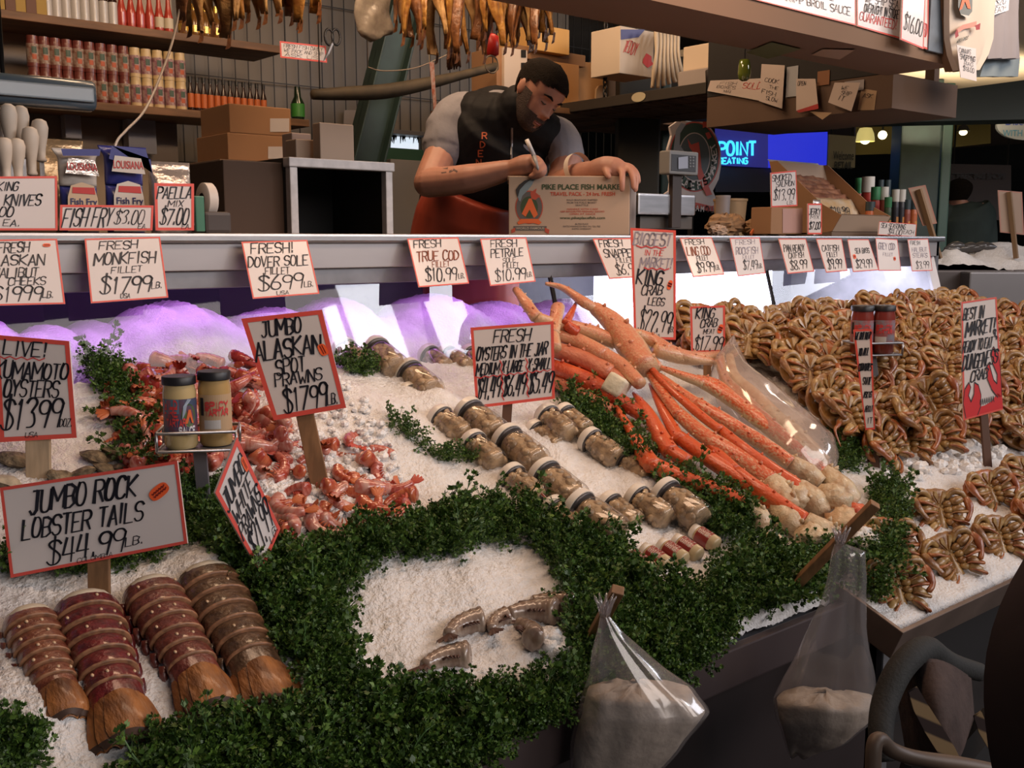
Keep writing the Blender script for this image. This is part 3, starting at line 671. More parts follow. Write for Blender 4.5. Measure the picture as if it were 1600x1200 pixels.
def inside(p, poly):
    x, y = p; c = False; n = len(poly)
    for i in range(n):
        x1, y1 = poly[i]; x2, y2 = poly[(i+1) % n]
        if (y1 > y) != (y2 > y) and x < (x2-x1)*(y-y1)/(y2-y1)+x1: c = not c
    return c
def pile_points(poly, n, mind, rg):
    xs = [p[0] for p in poly]; ys = [p[1] for p in poly]; out = []
    for _ in range(n*60):
        p = (rg.uniform(min(xs), max(xs)), rg.uniform(min(ys), max(ys)))
        if inside(p, poly) and all((p[0]-q[0])**2+((p[1]-q[1])*1.2)**2 > mind*mind for q in out): out.append(p)
        if len(out) >= n: break
    return out
rg = random.Random(31)
PILES = [([(178,598),(230,580),(330,568),(400,562),(410,640),(430,665),(420,720),(370,705),(330,720),(262,735),(215,745),(205,690),(185,640)], 100, 15, .034),
         ([(440,780),(520,765),(560,770),(640,775),(640,815),(560,812),(470,842),(425,845),(430,800)], 22, 22, .010),
         ([(425,665),(460,660),(470,700),(600,700),(620,770),(560,760),(505,770),(470,740),(420,790),(400,720)], 20, 26, .010)]
first = [True]
for poly, n, md, up in PILES:
    for (px, py) in pile_points(poly, n, md, rg):
        p = on_ice(px, py, up=rg.uniform(.25, 1.0)*up); p.z = min(p.z, h_top(p.x, p.y)+up)
        M = Matrix.Translation(p) @ Euler((R(20)+rg.uniform(-.7, .7), rg.uniform(-.7, .7), rg.uniform(0, 6.28))).to_matrix().to_4x4() @ Matrix.Scale(rg.uniform(.95, 1.35), 4)
        k = rg.choice([0, 0, 1, 1, 2, 3, 3, 4, 5])
        copy_tree(protos[k], M, 'pink-shelled spot prawn tail heaped on ice below the spot prawns sign', 'spot prawns heaped on ice')['category'] = 'prawn'
for q in protos:
    for c in kids(q): bpy.data.objects.remove(c)
    bpy.data.objects.remove(q)
GREYP = prawn_mat('white_prawn_shell', (.34, .26, .20), (.20, .125, .09)); GREYF = mat('white_prawn_fan', (.10, .05, .04), .4)
wp = prawn_proto(3, GREYP, GREYF, label='white', curl=.7); 
for (px, py, rz, s_, lb) in ((738,998,3.3,1.7,'grey prawn with a dark tail flipped up, middle of the round ice patch'), (835,975,2.6,1.7,'grey prawn at the right rim of the round ice patch'), (862,958,2.2,1.5,'grey prawn against the parsley, highest on the ice patch'), (810,1000,1.2,1.5,'grey prawn beside the white ice lump'),
                         (705,1050,3.0,1.6,'pinkish prawn half under the front parsley'), (790,985,3.6,1.3,'small grey prawn between two larger ones on the ice patch')):
    p = on_ice(px, py, up=.004); M = Matrix.Translation(p) @ Euler((R(20), 0, rz)).to_matrix().to_4x4() @ Matrix.Scale(s_, 4)
    copy_tree(wp, M, lb, 'white prawns on the ice patch')['category'] = 'prawn'
for c in kids(wp): bpy.data.objects.remove(c)
bpy.data.objects.remove(wp)

# ------------------------------------------------------------------ lumps of ice
def rock(mb, c, r_, rg, squash=.75, seg=9, rings=6):
    n0 = len(mb.v); mb.ellipsoid(c, (r_, r_, r_*squash), seg, rings)
    for i in range(n0, len(mb.v)):
        d = mb.v[i]-Vector(c); mb.v[i] = Vector(c)+d*(1+rg.uniform(-.22, .22))
rg = random.Random(5); b = MB()
for poly, n, sz in (([(440,690),(600,690),(640,770),(560,800),(440,840),(400,740)], 330, .010), ([(345,700),(470,690),(470,760),(420,800)], 90, .010), ([(180,600),(400,570),(420,720),(230,740)], 70, .008), ([(420,620),(520,600),(600,690),(440,690)], 60, .009)):
    for px, py in pile_points(poly, n, 5, rg):
        p = on_ice(px, py, up=.004); rock(b, (p.x, p.y, h_top(p.x, p.y)+.004), sz*rg.uniform(.45, 1.3), rg)
tag(b.build('crushed_ice', ICE2, None, False), 'loose lumps of clear ice strewn between the spot prawns', 'ice', None, 'stuff')
b = MB()
for k in range(60):
    a = rg.uniform(0, 6.28); q = rg.uniform(0, 1); p0 = on_ice(858, 1015)
    pp = p0+Vector((math.cos(a)*.03*q, math.sin(a)*.03*q, .030*(1-q*q))); rock(b, pp, .012*rg.uniform(.6, 1.2), rg)
tag(b.build('ice_lump', ICE2, None, True), 'rounded white lump of frozen ice beside the grey prawns', 'ice')
b = MB(); p0 = on_ice(1345, 858)
for k in range(60):
    a = rg.uniform(0, 6.28); q = rg.uniform(0, 1); rock(b, p0+Vector((math.cos(a)*.045*q, math.sin(a)*.045*q, .04*(1-q*q))), .014*rg.uniform(.6, 1.2), rg)
tag(b.build('ice_lump', ICE2, None, True), 'lump of ice heaped by the tied bag and the right parsley', 'ice')

# ------------------------------------------------------------------ oysters in the shell
OYS = mat('oyster_shell', (.30, .23, .14), .7, col2=(.07, .05, .03), nscale=45, bump=.8, bscale=90, detail=6)
OYS2 = mat('oyster_shell_rim', (.50, .42, .30), .6, noise=.4, nscale=60)
def oyster(p, s_, rz, tilt, label):
    root = thing('oyster', label, 'oyster', p, 'oysters in the shell'); rg = random.Random(label)
    for nm, up, m in (('lower_shell', -1, OYS), ('upper_shell', 1, OYS2 if rg.random() < .4 else OYS)):
        b = MB(); rows = []
        for i in range(9):
            k = i/8; row = []
            for j in range(20):
                q = 2*math.pi*j/20; rad = s_*(1+.12*math.sin(3*q+rz)+.07*math.sin(7*q)+rg.uniform(-.03, .03))*(1+.03*math.sin(k*22))
                row.append(Vector((rad*1.35*k*math.cos(q)*(1+.25*math.cos(q)), rad*k*math.sin(q), up*s_*.45*(1-k*k)*(1+.1*math.sin(k*25)))))
            rows.append(row)
        b.grid(rows, True, False, False)
        M = Matrix.Translation(p) @ Euler((tilt, .2, rz)).to_matrix().to_4x4(); b.xf(M); b.build(nm, m, root, True)
for (px, py, s_, rz, tl, lb) in ((150,722,.026,.3,.3,'brown oyster nearest the lobster sign, right of the pale stake'), (178,716,.024,1.2,.5,'craggy tan oyster in the little heap left of the jar rack'), (190,735,.022,2.2,.2,'rough oyster just above the top edge of the lobster sign'), (168,738,.024,.8,.5,'pale-lipped oyster wedged low in the oyster heap'), (208,705,.024,1.6,1.1,'dark oyster standing on edge against the spot prawns'),
        (135,740,.02,2.9,.3,'small oyster beside the pale stake of the oyster sign'), (12,748,.028,1.0,.4,'oyster at the left edge below the oyster sign'), (20,715,.03,.4,.3,'dark oyster left of the pale stake, in shadow'), (92,748,.020,.2,.9,'tiny oyster at the foot of the pale stake'), (183,675,.012,.5,.3,'half-buried oyster showing through the ice, right of the oyster sign'), (152,660,.006,.5,.3,'speck of oyster shell poking out of the ice')):
    p = on_ice(px, py, up=.006); oyster(Vector((p.x, p.y, h_top(p.x, p.y)+.006)), s_, rz, tl, lb)

# ------------------------------------------------------------------ oyster jars
JG = clear_mat('jar_glass', (.95, .93, .90), .06, .03, haze=.02)
LID = mat('white_lid', (.74, .68, .60), .4, coat=.2)
LIDD = mat('lid_liner', (.10, .09, .09), .3, .6)
OM = mat('oyster_meat', (.54, .385, .23), .35, col2=(.23, .155, .09), nscale=42, bump=.6, bscale=60, detail=4, coat=.3)
def jar_proto(name, r_, l, rg):
    root = bpy.data.objects.new(name, None); C.objects.link(root); root['_proto'] = 1
    b = MB(); b.lathe([(r_*.80, 0), (r_*.82, l*.06), (r_*.98, l*.16), (r_, l*.22), (r_, l*.90), (r_*.93, l*.97), (r_*.80, l)], 28, None, False, True); b.build('glass', JG, root, True)
    b = MB(); b.lathe([(r_*.98, -.018), (r_*1.03, -.016), (r_*1.05, -.004), (r_*1.05, .0)], 28); b.build('lid', LID, root, True, autosmooth=40)
    b = MB(); b.lathe([(r_*1.0, .0005), (r_*.98, .004), (r_*.84, .0045)], 28); b.build('seal_ring', LIDD, root, True)
    b = MB(); b.lathe([(r_*.70, l*.06), (r_*.80, l*.18), (r_*.80, l*.88), (r_*.72, l*.95)], 24)
    for k in range(34):
        a = rg.uniform(0, 6.28); y = rg.uniform(.12, .9)*l; q = Matrix.Rotation(rg.uniform(0, 3), 3, 'X')
        b.ellipsoid((r_*.74*math.cos(a), r_*.74*math.sin(a), y), (r_*.36*rg.uniform(.6, 1), r_*.30, r_*.22*rg.uniform(.7, 1.6)), 8, 5, Matrix.Rotation(a, 3, 'Z') @ Matrix.Rotation(rg.uniform(-.6, .6), 3, 'X'))
    for i, v in enumerate(b.v):
        h = math.hypot(v.x, v.y)
        if h > r_*.955: b.v[i] = Vector((v.x*r_*.955/h, v.y*r_*.955/h, v.z))
    b.build('oyster_meat', OM, root, True)
    return root
jp = [jar_proto('oyster_jar', .032, .088, random.Random(1)), jar_proto('oyster_jar', .039, .105, random.Random(2)), jar_proto('oyster_jar', .030, .080, random.Random(3))]
def put_jar(px, py, k, sink, label, yaw=0., s_=1.):
    r_ = (.032, .039, .030)[k]*s_
    p = on_ice(px, py, up=r_-sink*r_); d = Vector((math.sin(yaw)*1, -math.cos(yaw), -.37)).normalized()
    up = Vector((0, .37, 1)).normalized(); x = d.cross(up).normalized(); yv = d.cross(x)
    M = frame(p, x, yv, d) @ Matrix.Scale(s_, 4)
    copy_tree(jp[k], M, label, 'jars of oysters lying on ice')['category'] = 'jar'
JR = [(540,548,0,.1,'oyster jar partly hidden behind the spot prawns sign'), (588,550,1,.1,'big oyster jar furthest up the ice, right of the spot prawns sign'), (640,585,1,.5,'oyster jar sunk in ice, alone in the middle of the upper bed'),
 (640,618,2,1.2,'nearly buried oyster jar showing a sliver of glass, left'), (690,655,0,.5,'oyster jar with pale lid, leftmost of the pair left of the oyster sign stake'), (735,648,1,.1,'dark-looking oyster jar just left of the oyster sign stake'),
 (742,695,0,.35,'oyster jar touching the small parsley sprig on the bare ice'), (795,690,1,.05,'big oyster jar right below the oyster sign stake'), (803,748,0,.4,'oyster jar at the tip of the parsley, above the edge-on card'),
 (853,745,1,.05,'big oyster jar just above the edge-on card'), (868,800,0,.5,'half-buried oyster jar right behind the edge-on card'), (908,795,1,.05,'big oyster jar lowest in the left rows, with a bright glint'),
 (857,652,0,.2,'oyster jar below the right corner of the oyster sign'), (884,650,2,.2,'oyster jar next to the parsley line, upper right row'), (925,690,0,.3,'oyster jar second down along the parsley line'), (976,722,2,.75,'oyster jar third down along the parsley line, only its lid edge showing'),
 (998,780,0,.45,'oyster jar left of the pair lowest in the right row'), (1042,775,1,.25,'oyster jar at the foot of the right row, beside the parsley'), (838,676,2,1.3,'buried oyster jar between the sign stake and the right row'),
 (700,556,2,1.0,'sunken oyster jar high on the bed, left one of two near the glass'), (672,556,2,1.2,'sunken oyster jar close to the large topmost jar'), (735,556,2,.9,'sunken oyster jar just left of the oyster sign, by the glass'), (955,790,2,1.2,'deeply buried oyster jar between the two jar rows')]
for px, py, k, sk, lb in JR: put_jar(px, py, k, sk, lb, random.Random(lb).uniform(-.12, .12))
for q in jp:
    for c in kids(q): bpy.data.objects.remove(c)
    bpy.data.objects.remove(q)
# small cocktail jars with dark red labels
REDL = mat('dark_red_label', (.23, .022, .016), .35, coat=.3); CREAM = mat('cream_print', (.66, .58, .48), .5)
SAUCE = mat('pale_sauce', (.48, .36, .20), .3)
LBS = ['leftmost red-labelled small jar, at the parsley edge', 'second red-labelled small jar from the left', 'middle one of the five red-labelled small jars', 'fourth red-labelled small jar from the left', 'rightmost red-labelled small jar, set apart and higher']
for i, (px, py) in enumerate(((984,868),(1010,862),(1037,854),(1060,847),(1088,832))):
    r_ = .0185; p = on_ice(px, py, up=r_*.8); d = Vector((.12, -1, -.37)).normalized(); up = Vector((0, .37, 1)).normalized(); x = d.cross(up).normalized(); yv = d.cross(x); M = frame(p, x, yv, d)
    root = thing('sauce_jar', LBS[i], 'jar', p, 'small red-labelled jars on ice')
    b = MB(); b.lathe([(r_*.8, 0), (r_, .006), (r_, .050), (r_*.8, .055)], 20); b.xf(M); b.build('jar_body', SAUCE, root, True)
    b = MB(); b.lathe([(r_*.86, -.010), (r_*.9, 0), (r_*.9, .002)], 20); b.xf(M); b.build('lid', LID, root, True)
    b = MB(); b.lathe([(r_*1.02, .007), (r_*1.02, .038)], 20, None, False, False); b.xf(M); lo = b.build('label', REDL, root, True)
    b = MB(); rgx = random.Random(i)
    for rw, hh in ((.014, .008), (.024, .006), (.031, .004)):
        for st in text_strokes(('SEAFOOD', 'COCKTAIL', 'SAUCE')[(0 if rw < .02 else 1 if rw < .03 else 2)], -.95, .95, -hh/2, hh/2, 1, .0, .05, rgx):
            ribbon(b, st, .0016*1, lambda a, c: M @ Vector((r_*1.035*math.sin(-a), r_*-1.035*math.cos(a), rw+c)), .9)
    b.build('lettering', CREAM, lo)
# ------------------------------------------------------------------ king crab legs
KR = mat('king_crab_red', (.60, .095, .022), .38, col2=(.42, .045, .015), nscale=22, bump=.3, bscale=140, coat=.35)
KO = mat('king_crab_pink', (.56, .20, .11), .42, col2=(.44, .11, .055), nscale=16, bump=.3, bscale=140, coat=.2)
KC = mat('king_crab_cream', (.66, .47, .28), .42, col2=(.52, .28, .14), nscale=24, bump=.4, bscale=90, coat=.25)
KM = mat('king_crab_shoulder', (.66, .53, .35), .45, col2=(.50, .33, .19), nscale=34, bump=.6, bscale=70, coat=.2)
KT = mat('dark_claw_tip', (.05, .02, .02), .4)
def two_tone(n, red, cream):
    """leg shell: red above, cream below, split by the surface's own local height (Generated z)"""
    if n in MATS: return MATS[n]
    m = mat(n, red, .40, bump=.3, bscale=140, coat=.3); nt = m.node_tree; bs = nt.nodes['Principled BSDF']
    at = nt.nodes.new('ShaderNodeAttribute'); at.attribute_name = 'side'; at.attribute_type = 'GEOMETRY'
    no = nt.nodes.new('ShaderNodeTexNoise'); no.inputs['Scale'].default_value = 30; no.inputs['Detail'].default_value = 5
    ad = nt.nodes.new('ShaderNodeMath'); ad.operation = 'ADD'; nt.links.new(at.outputs['Fac'], ad.inputs[0]); nt.links.new(no.outputs['Fac'], ad.inputs[1])
    rp = nt.nodes.new('ShaderNodeValToRGB'); e = rp.color_ramp.elements; e[0].position = .60; e[0].color = (*cream, 1); e[1].position = .76; e[1].color = (*red, 1)
    mu = nt.nodes.new('ShaderNodeMath'); mu.operation = 'MULTIPLY'; mu.inputs[1].default_value = .5; nt.links.new(ad.outputs[0], mu.inputs[0]); nt.links.new(mu.outputs[0], rp.inputs[0]); nt.links.new(rp.outputs[0], bs.inputs['Base Color']); return m
KL = two_tone('king_crab_leg_shell', (.60, .10, .028), (.68, .50, .30)); KP = two_tone('king_crab_leg_pink', (.56, .19, .10), (.60, .38, .22))
KD = two_tone('king_crab_leg_deep', (.60, .075, .015), (.58, .13, .035))
def leg_seg(root, name, pts, rads, m, rg, spikes=True, seg=10, sidedir=Vector((-.5, -.2, .8))):
    P = smooth_path(pts, 5); n = len(P); k = len(rads)
    rr = []
    for i in range(n):
        q = i/(n-1)*(k-1); a = int(min(q, k-2)); rr.append(rads[a]+(rads[a+1]-rads[a])*(q-a))
    b = MB(); b.tube(P, [r_*(1+rg.uniform(-.03, .03)) for r_ in rr], seg, True, .85); nb = len(b.v); ax = (P[-1]-P[0]).normalized()
    if spikes:
        for i in range(1, n-1):
            for _ in range(rg.random() < .55):
                q = rg.uniform(-1.7, 1.7); a = sidedir-ax*sidedir.dot(ax); a.normalize(); c = ax.cross(a); d = a*math.cos(q)+c*math.sin(q)
                p = P[i]+ax*rg.uniform(-.006, .006); h = rr[i]; l = rg.uniform(.10, .30)*h+.0006
                b.tube([p+d*h*.75, p+d*(h*.9+l*.5), p+d*(h*.9+l)+ax*-.001], [h*.26, h*.14, .0003], 5)
    o = b.build(name, m, root, True)
    at = o.data.attributes.new('side', 'FLOAT', 'POINT'); vals = []
    for i, v in enumerate(b.v):
        j = min(range(n), key=lambda j: (P[j]-v).length_squared); d = (v-P[j]); d.normalize(); vals.append(max(0, min(1, .5+.6*d.dot(sidedir.normalized()))))
    at.data.foreach_set('value', vals); return o
KG = 'king crab legs piled on the ice'
def king_leg(segs, label, m=KL, shoulder=True, claw=True):
    """segs: list of lists of (px, py, height above ice, radius px) from the pointed end to the body end"""
    rg = random.Random(label); allp = [on_kc(x, y, h) for s_ in segs for x, y, h, r_ in s_]
    root = thing('king_crab_limb', label, 'crab leg', sum(allp, Vector())/len(allp), KG)
    for i, s_ in enumerate(segs):
        pts = [on_kc(x, y, h) for x, y, h, r_ in s_]; rad = [r_/1600*depth(p) for (x, y, h, r_), p in zip(s_, pts)]
        nm = 'leg_tip' if i == 0 and claw else 'leg_segment'
        leg_seg(root, nm, pts, rad, m if not (shoulder and i == len(segs)-1) else KM, rg)
    return root
def on_kc(px, py, h):
    d = ray(px, py); t = .6
    while t < 6:
        p = EYE+d*t
        if p.z <= h_main(p.x, p.y)+h: return p
        t += .002
    return p
# the bright front bundle
king_leg([[(962,634,.05,3),(985,672,.05,9),(1008,712,.05,15),(1020,728,.05,16)], [(1016,722,.05,14),(1060,745,.045,16),(1120,768,.04,16),(1170,790,.035,14)], [(1165,786,.035,15),(1185,808,.03,20),(1192,824,.02,14)]], 'deep orange king crab leg lying lowest, along the parsley', KD)
king_leg([[(1016,600,.075,3),(1035,640,.075,8),(1062,688,.07,12)], [(1060,682,.07,12),(1110,718,.065,15),(1170,758,.055,15),(1218,792,.045,14)], [(1212,786,.045,17),(1236,812,.035,22),(1250,830,.02,16)]], 'orange king crab leg second from the parsley, ending in a cream knuckle', KD)
king_leg([[(990,614,.06,3),(1012,645,.06,11),(1034,686,.06,15),(1048,706,.055,15)], [(1040,700,.055,13),(1075,722,.05,14)]], 'broad upright orange claw segment in the front of the king crab bundle', KD, shoulder=False)
king_leg([[(974,553,.10,4),(1000,565,.10,7),(1040,620,.095,10),(1062,650,.09,11)], [(1060,646,.09,12),(1100,680,.085,14),(1160,718,.075,17),(1205,752,.06,18)], [(1200,748,.06,19),(1222,772,.05,23),(1236,792,.04,16)]], 'king crab leg with cream flank in the middle of the bundle', KL)
king_leg([[(1004,560,.115,4),(1040,600,.115,7),(1090,645,.11,8),(1125,672,.105,8)], [(1122,668,.10,9),(1160,700,.095,11),(1200,730,.08,13),(1250,764,.06,15)], [(1246,760,.06,17),(1272,782,.05,24),(1290,800,.03,16)]], 'slender red king crab leg crossing over the middle of the bundle', KD)
king_leg([[(1030,585,.12,4),(1060,610,.12,9),(1090,632,.115,11)], [(1088,630,.115,12),(1140,662,.105,14),(1190,692,.095,14),(1236,724,.08,13)], [(1232,720,.08,14),(1262,740,.06,20),(1282,756,.05,15)]], 'pale-sided king crab leg just below the metal sign stake', KL)
king_leg([[(1032,574,.14,4),(1064,586,.14,8),(1098,598,.135,11)], [(1096,596,.135,12),(1140,622,.125,14),(1190,660,.11,14),(1240,700,.09,13)], [(1236,696,.09,15),(1262,712,.08,23),(1284,726,.06,16)]], 'king crab leg at the right of the metal sign stake, topmost of the bright bundle', KL)
king_leg([[(1088,590,.12,6),(1120,600,.12,9),(1150,625,.115,11)], [(1150,625,.115,11),(1190,652,.11,13),(1230,690,.10,14),(1290,740,.06,13)], [(1285,735,.06,16),(1316,765,.05,23),(1334,785,.03,17)]], 'right-hand king crab leg in the bundle, ending near the narrow sign', KL)
king_leg([[(1060,640,.08,5),(1105,690,.075,8),(1150,735,.07,10)], [(1150,735,.07,10),(1195,770,.06,13),(1262,815,.045,14)], [(1258,812,.045,17),(1290,832,.035,24),(1312,842,.02,18)]], 'red king crab leg under the bundle with the lowest cream knuckle', KD)
# the duller pink legs behind
king_leg([[(852,443,.21,3),(880,450,.21,6),(912,472,.20,10),(930,482,.19,9)], [(928,480,.19,12),(960,506,.17,20),(985,540,.14,26),(1010,575,.12,22)]], 'long pink king crab leg arching highest against the glass', KP, shoulder=False)
king_leg([[(806,452,.20,6),(822,474,.19,10),(838,496,.17,11)], [(838,496,.17,11),(868,506,.15,10),(892,520,.13,12)]], 'pink king crab leg rising behind the oyster sign corner', KP, shoulder=False)
king_leg([[(902,471,.18,2),(894,486,.18,5),(884,506,.16,8)], [(884,506,.16,9),(900,520,.14,12)]], 'small red pointed king crab tip standing up near the glass', KR, shoulder=False)
king_leg([[(872,480,.17,11),(868,500,.16,11),(862,522,.14,12)], [(862,520,.14,12),(866,545,.12,12)]], 'stubby cut king crab joint standing by the oyster sign', KP, shoulder=False, claw=False)
king_leg([[(878,505,.15,9),(920,518,.14,14),(962,535,.13,14)], [(960,533,.13,13),(1000,548,.12,11),(1030,575,.11,9)]], 'pink king crab leg along the top of the heap', KP, shoulder=False, claw=False)
king_leg([[(864,522,.12,10),(900,532,.12,15),(945,556,.115,16)], [(940,553,.115,15),(972,572,.11,14),(1000,600,.10,12)]], 'pink king crab leg second from the top of the heap', KP, shoulder=False, claw=False)
king_leg([[(862,545,.09,14),(905,560,.09,18),(955,585,.085,18)], [(950,582,.085,15),(985,600,.08,13)]], 'thick salmon-coloured king crab leg behind the white cut joint', KO, shoulder=False, claw=False)
king_leg([[(862,572,.06,14),(910,592,.06,18),(965,622,.055,17)], [(960,620,.055,14),(1005,650,.05,12)]], 'red king crab leg lying behind the white cut joint', KR, shoulder=False, claw=False)
king_leg([[(866,594,.03,10),(905,615,.03,14),(940,636,.03,15),(972,652,.025,12)]], 'salmon king crab leg at the edge of the upper parsley', KO, shoulder=False, claw=False)
king_leg([[(985,520,.16,10),(1015,530,.15,13),(1045,548,.14,13)], [(1042,546,.14,12),(1080,560,.13,11),(1120,566,.12,5)]], 'cream king crab leg behind the metal sign stake', KP, shoulder=False, claw=False)
king_leg([[(1022,545,.14,14),(1055,555,.13,15),(1090,560,.12,13),(1128,553,.12,6)]], 'blotchy king crab joint pointing at the small king crab sign', KP, shoulder=False, claw=False)
# loose cream shoulders
rg = random.Random(77)
def knuckle(px, py, h, rpx, m, label, squ=.8):
    p = on_kc(px, py, h); r_ = rpx/1600*depth(p); root = None; b = MB(); b.ellipsoid(p, (r_*1.15, r_, r_*squ), 16, 11, Matrix.Rotation(rg.uniform(0, 3), 3, 'Z') @ Matrix.Rotation(rg.uniform(-.5, .5), 3, 'X'))
    for i in range(len(b.v)):
        d = b.v[i]-p; n = math.sin(d.x*260+px)*math.cos(d.y*230+py)*.13+math.sin(d.z*310+px)*.10; b.v[i] = p+d*(1+n)
    return tag(b.build('king_crab_shoulder', m, None, True), label, 'crab leg', KG)
knuckle(1268, 838, .03, 24, KM, 'round cream king crab shoulder, lowest beside the parsley'); knuckle(1222, 812, .02, 20, KM, 'cream king crab shoulder tucked under the orange legs')
knuckle(1318, 815, .045, 27, KC, 'ribbed peach king crab shoulder above the tied bag stick'); knuckle(1300, 778, .06, 26, KM, 'large cream king crab shoulder right of the bundle'); knuckle(1336, 800, .03, 18, KR, 'red-edged king crab shoulder next to the stick of the tied bag')
knuckle(1275, 716, .06, 17, KM, 'small pale king crab shoulder alone above the bundle end'); knuckle(1178, 792, .02, 16, KM, 'cream king crab shoulder at the left end of the row'); knuckle(1246, 775, .05, 22, KM, 'pale king crab shoulder between two orange leg ends'); knuckle(1206, 842, .02, 15, KM, 'cream king crab shoulder half covered by the front parsley')
p = on_kc(963, 605, .075); b = MB(); Mx = Matrix.Translation(p) @ Euler((.5, .3, .6)).to_matrix().to_4x4(); b.bbox((-.038, -.026, -.026), (.036, .028, .028), .010, Mx)
tag(b.build('king_crab_shoulder', mat('white_crab_meat', (.72, .66, .50), .5, noise=.15, nscale=40, bump=.3), None, True), 'squarish white cut king crab joint on top of the pink legs', 'crab leg', KG)

# ------------------------------------------------------------------ dungeness crabs
CT = mat('crab_tan', (.37, .185, .05), .38, col2=(.17, .06, .014), nscale=38, bump=.25, bscale=150, coat=.3, detail=5)
CCR = mat('crab_belly', (.43, .265, .095), .38, col2=(.22, .105, .03), nscale=36, bump=.2, bscale=120, coat=.3)
COR = mat('crab_orange', (.40, .135, .032), .36, col2=(.24, .06, .02), nscale=34, bump=.2, bscale=150, coat=.35)
CD = mat('crab_dark_membrane', (.16, .075, .03), .5)  # dark brown for the eye sockets and one belly
def crab_proto(seed):
    rg = random.Random(seed); root = bpy.data.objects.new('dungeness_crab', None); C.objects.link(root); root['_proto'] = 1
    J_ = lambda s_: rg.uniform(-s_, s_)
    b = MB(); rows = []
    for i in range(13):  # back shell: wide, flattened, toothed front rim curling forward
        a = -math.pi/2+math.pi*i/12; a = max(min(a, 1.45), -1.5); row = []
        for j in range(44):
            q = 2*math.pi*j/44; ex = 1+.030*(j % 2)*(math.sin(q) > -.1)*(abs(a) < .5); up_ = max(0, math.sin(q))
            row.append(Vector((.080*math.cos(a)*math.cos(q)*ex, .054*math.cos(a)*math.sin(q)*ex+.006, .026*math.sin(a)*(1 if a < 0 else .30)+.012*up_*up_*math.cos(a)+.006)))
        rows.append(row)
    b.grid(rows, True, True, True); b.build('carapace', COR if seed % 3 == 0 else CT, root, True)
    b = MB(); b.ellipsoid((0, -.006, .004), (.034, .044, .016), 16, 8)
    for sd in (-1, 1):
        for i in range(4): b.ellipsoid((sd*.013, .012-.013*i, .016), (.013, .0062, .006), 10, 6, Matrix.Rotation(sd*(.2-.3*i), 3, 'Z'))
    b.build('belly', CD if seed == 1 else CCR, root, True)
    b = MB(); ap = []
    for i in range(7):
        k = i/6; y = -.050+.056*k; w_ = .0135*(1-k)**.6+.0018
        ap.append([Vector((-w_, y, .0185)), Vector((-w_*.5, y, .0235)), Vector((0, y, .0245+.0012*(i % 2))), Vector((w_*.5, y, .0235)), Vector((w_, y, .0185))])
    b.grid(ap); b.build('apron', CCR, root, True)
    for sd in (-1, 1):  # tall mouth plates standing in a V
        b = MB(); M = Matrix.Translation((sd*.0015, .016, .019)) @ Matrix.Rotation(-sd*.20, 4, 'Z') @ Matrix.Rotation(.35, 4, 'X')
        b.prism([(0, 0), (sd*.0115, .026), (sd*.010, .037), (sd*.002, .036), (sd*.0005, .02)], .006, M); b.build('mouth_plate', CCR, root)
        b = MB(); b.ellipsoid((sd*.020, .040, .012), (.010, .010, .008), 8, 6); b.build('eye_socket', CD, root, True)
    for sd in (-1, 1):  # claw: arm arched like a brow, pincer folded down the flank
        b = MB(); P = smooth_path([(sd*.022, .030+J_(.003), .020), (sd*.040, .047+J_(.003), .028), (sd*.062, .046, .032), (sd*.076, .030, .030)], 4); n = len(P)
        b.cur = 0; b.tube(P, [.0058+.0042*math.sin(math.pi*(k/(n-1))) for k in range(n)], 9, True, .9)
        P = smooth_path([(sd*.077, .032, .030), (sd*(.079+J_(.003)), .012, .037), (sd*(.071+J_(.005)), -.014, .042), (sd*(.058+J_(.006)), -.034+J_(.006), .042)], 4); n = len(P)
        b.cur = 1; b.tube(P, [.0070+.0050*math.sin(math.pi*min(1, 1.5*k/(n-1)))*(1 if k < n*.7 else .55) for k in range(n-1)]+[.001], 9, True, .75)
        b.build('claw', [CCR, COR if rg.random() < .6 else CT], root, True)
    for sd in (-1, 1):
        for i in range(4):
            th = R((14, -5, -24, -44)[i]+J_(4)); bx = .013; by = .013-.0135*i; d = Vector((math.cos(th), math.sin(th), 0)); z0 = .020; fl = rg.random() < .13
            pt = lambda l, z, o=0.: Vector((sd*(bx+d.x*l-d.y*0*o), by+d.y*l+o, z0+z))
            b = MB(); P = [pt(0, 0), pt(.008, .005), pt(.014, .006), pt(.017, .0045)]; b.cur = 0; b.tube(P, [.0062, .0092, .0090, .0058], 9, True, .85)
            P = [pt(.017, .0045), pt(.022, .010), pt(.034, .014), pt(.046, .012), pt(.054, .006), pt(.057, .002)]; b.tube(P, [.0058, .0108, .0120, .0110, .0085, .003], 9, True, .8)
            e = pt(.054, .008)
            if not fl: P = smooth_path([e, pt(.052, .020, -.007), pt(.038, .026, -.010+J_(.002)), pt(.020+J_(.005), .024, -.012+J_(.003)), pt(.006+J_(.004), .019, -.013)], 4)
            else: P = smooth_path([e, e+Vector((sd*.014, -.012, .004)), e+Vector((sd*(.020+J_(.01)), -.034+J_(.01), .0)), e+Vector((sd*(.018+J_(.014)), -.058+J_(.012), -.008))], 4)
            n = len(P); b.cur = 1; b.tube(P, [.0068*(1-.82*(k/(n-1))**1.2) for k in range(n)], 7, True, .8)
            b.build('leg', [CCR if rg.random() < .8 else CT, COR if rg.random() < .7 else CT], root, True)
    return root
cp = [crab_proto(s_) for s_ in range(5)]
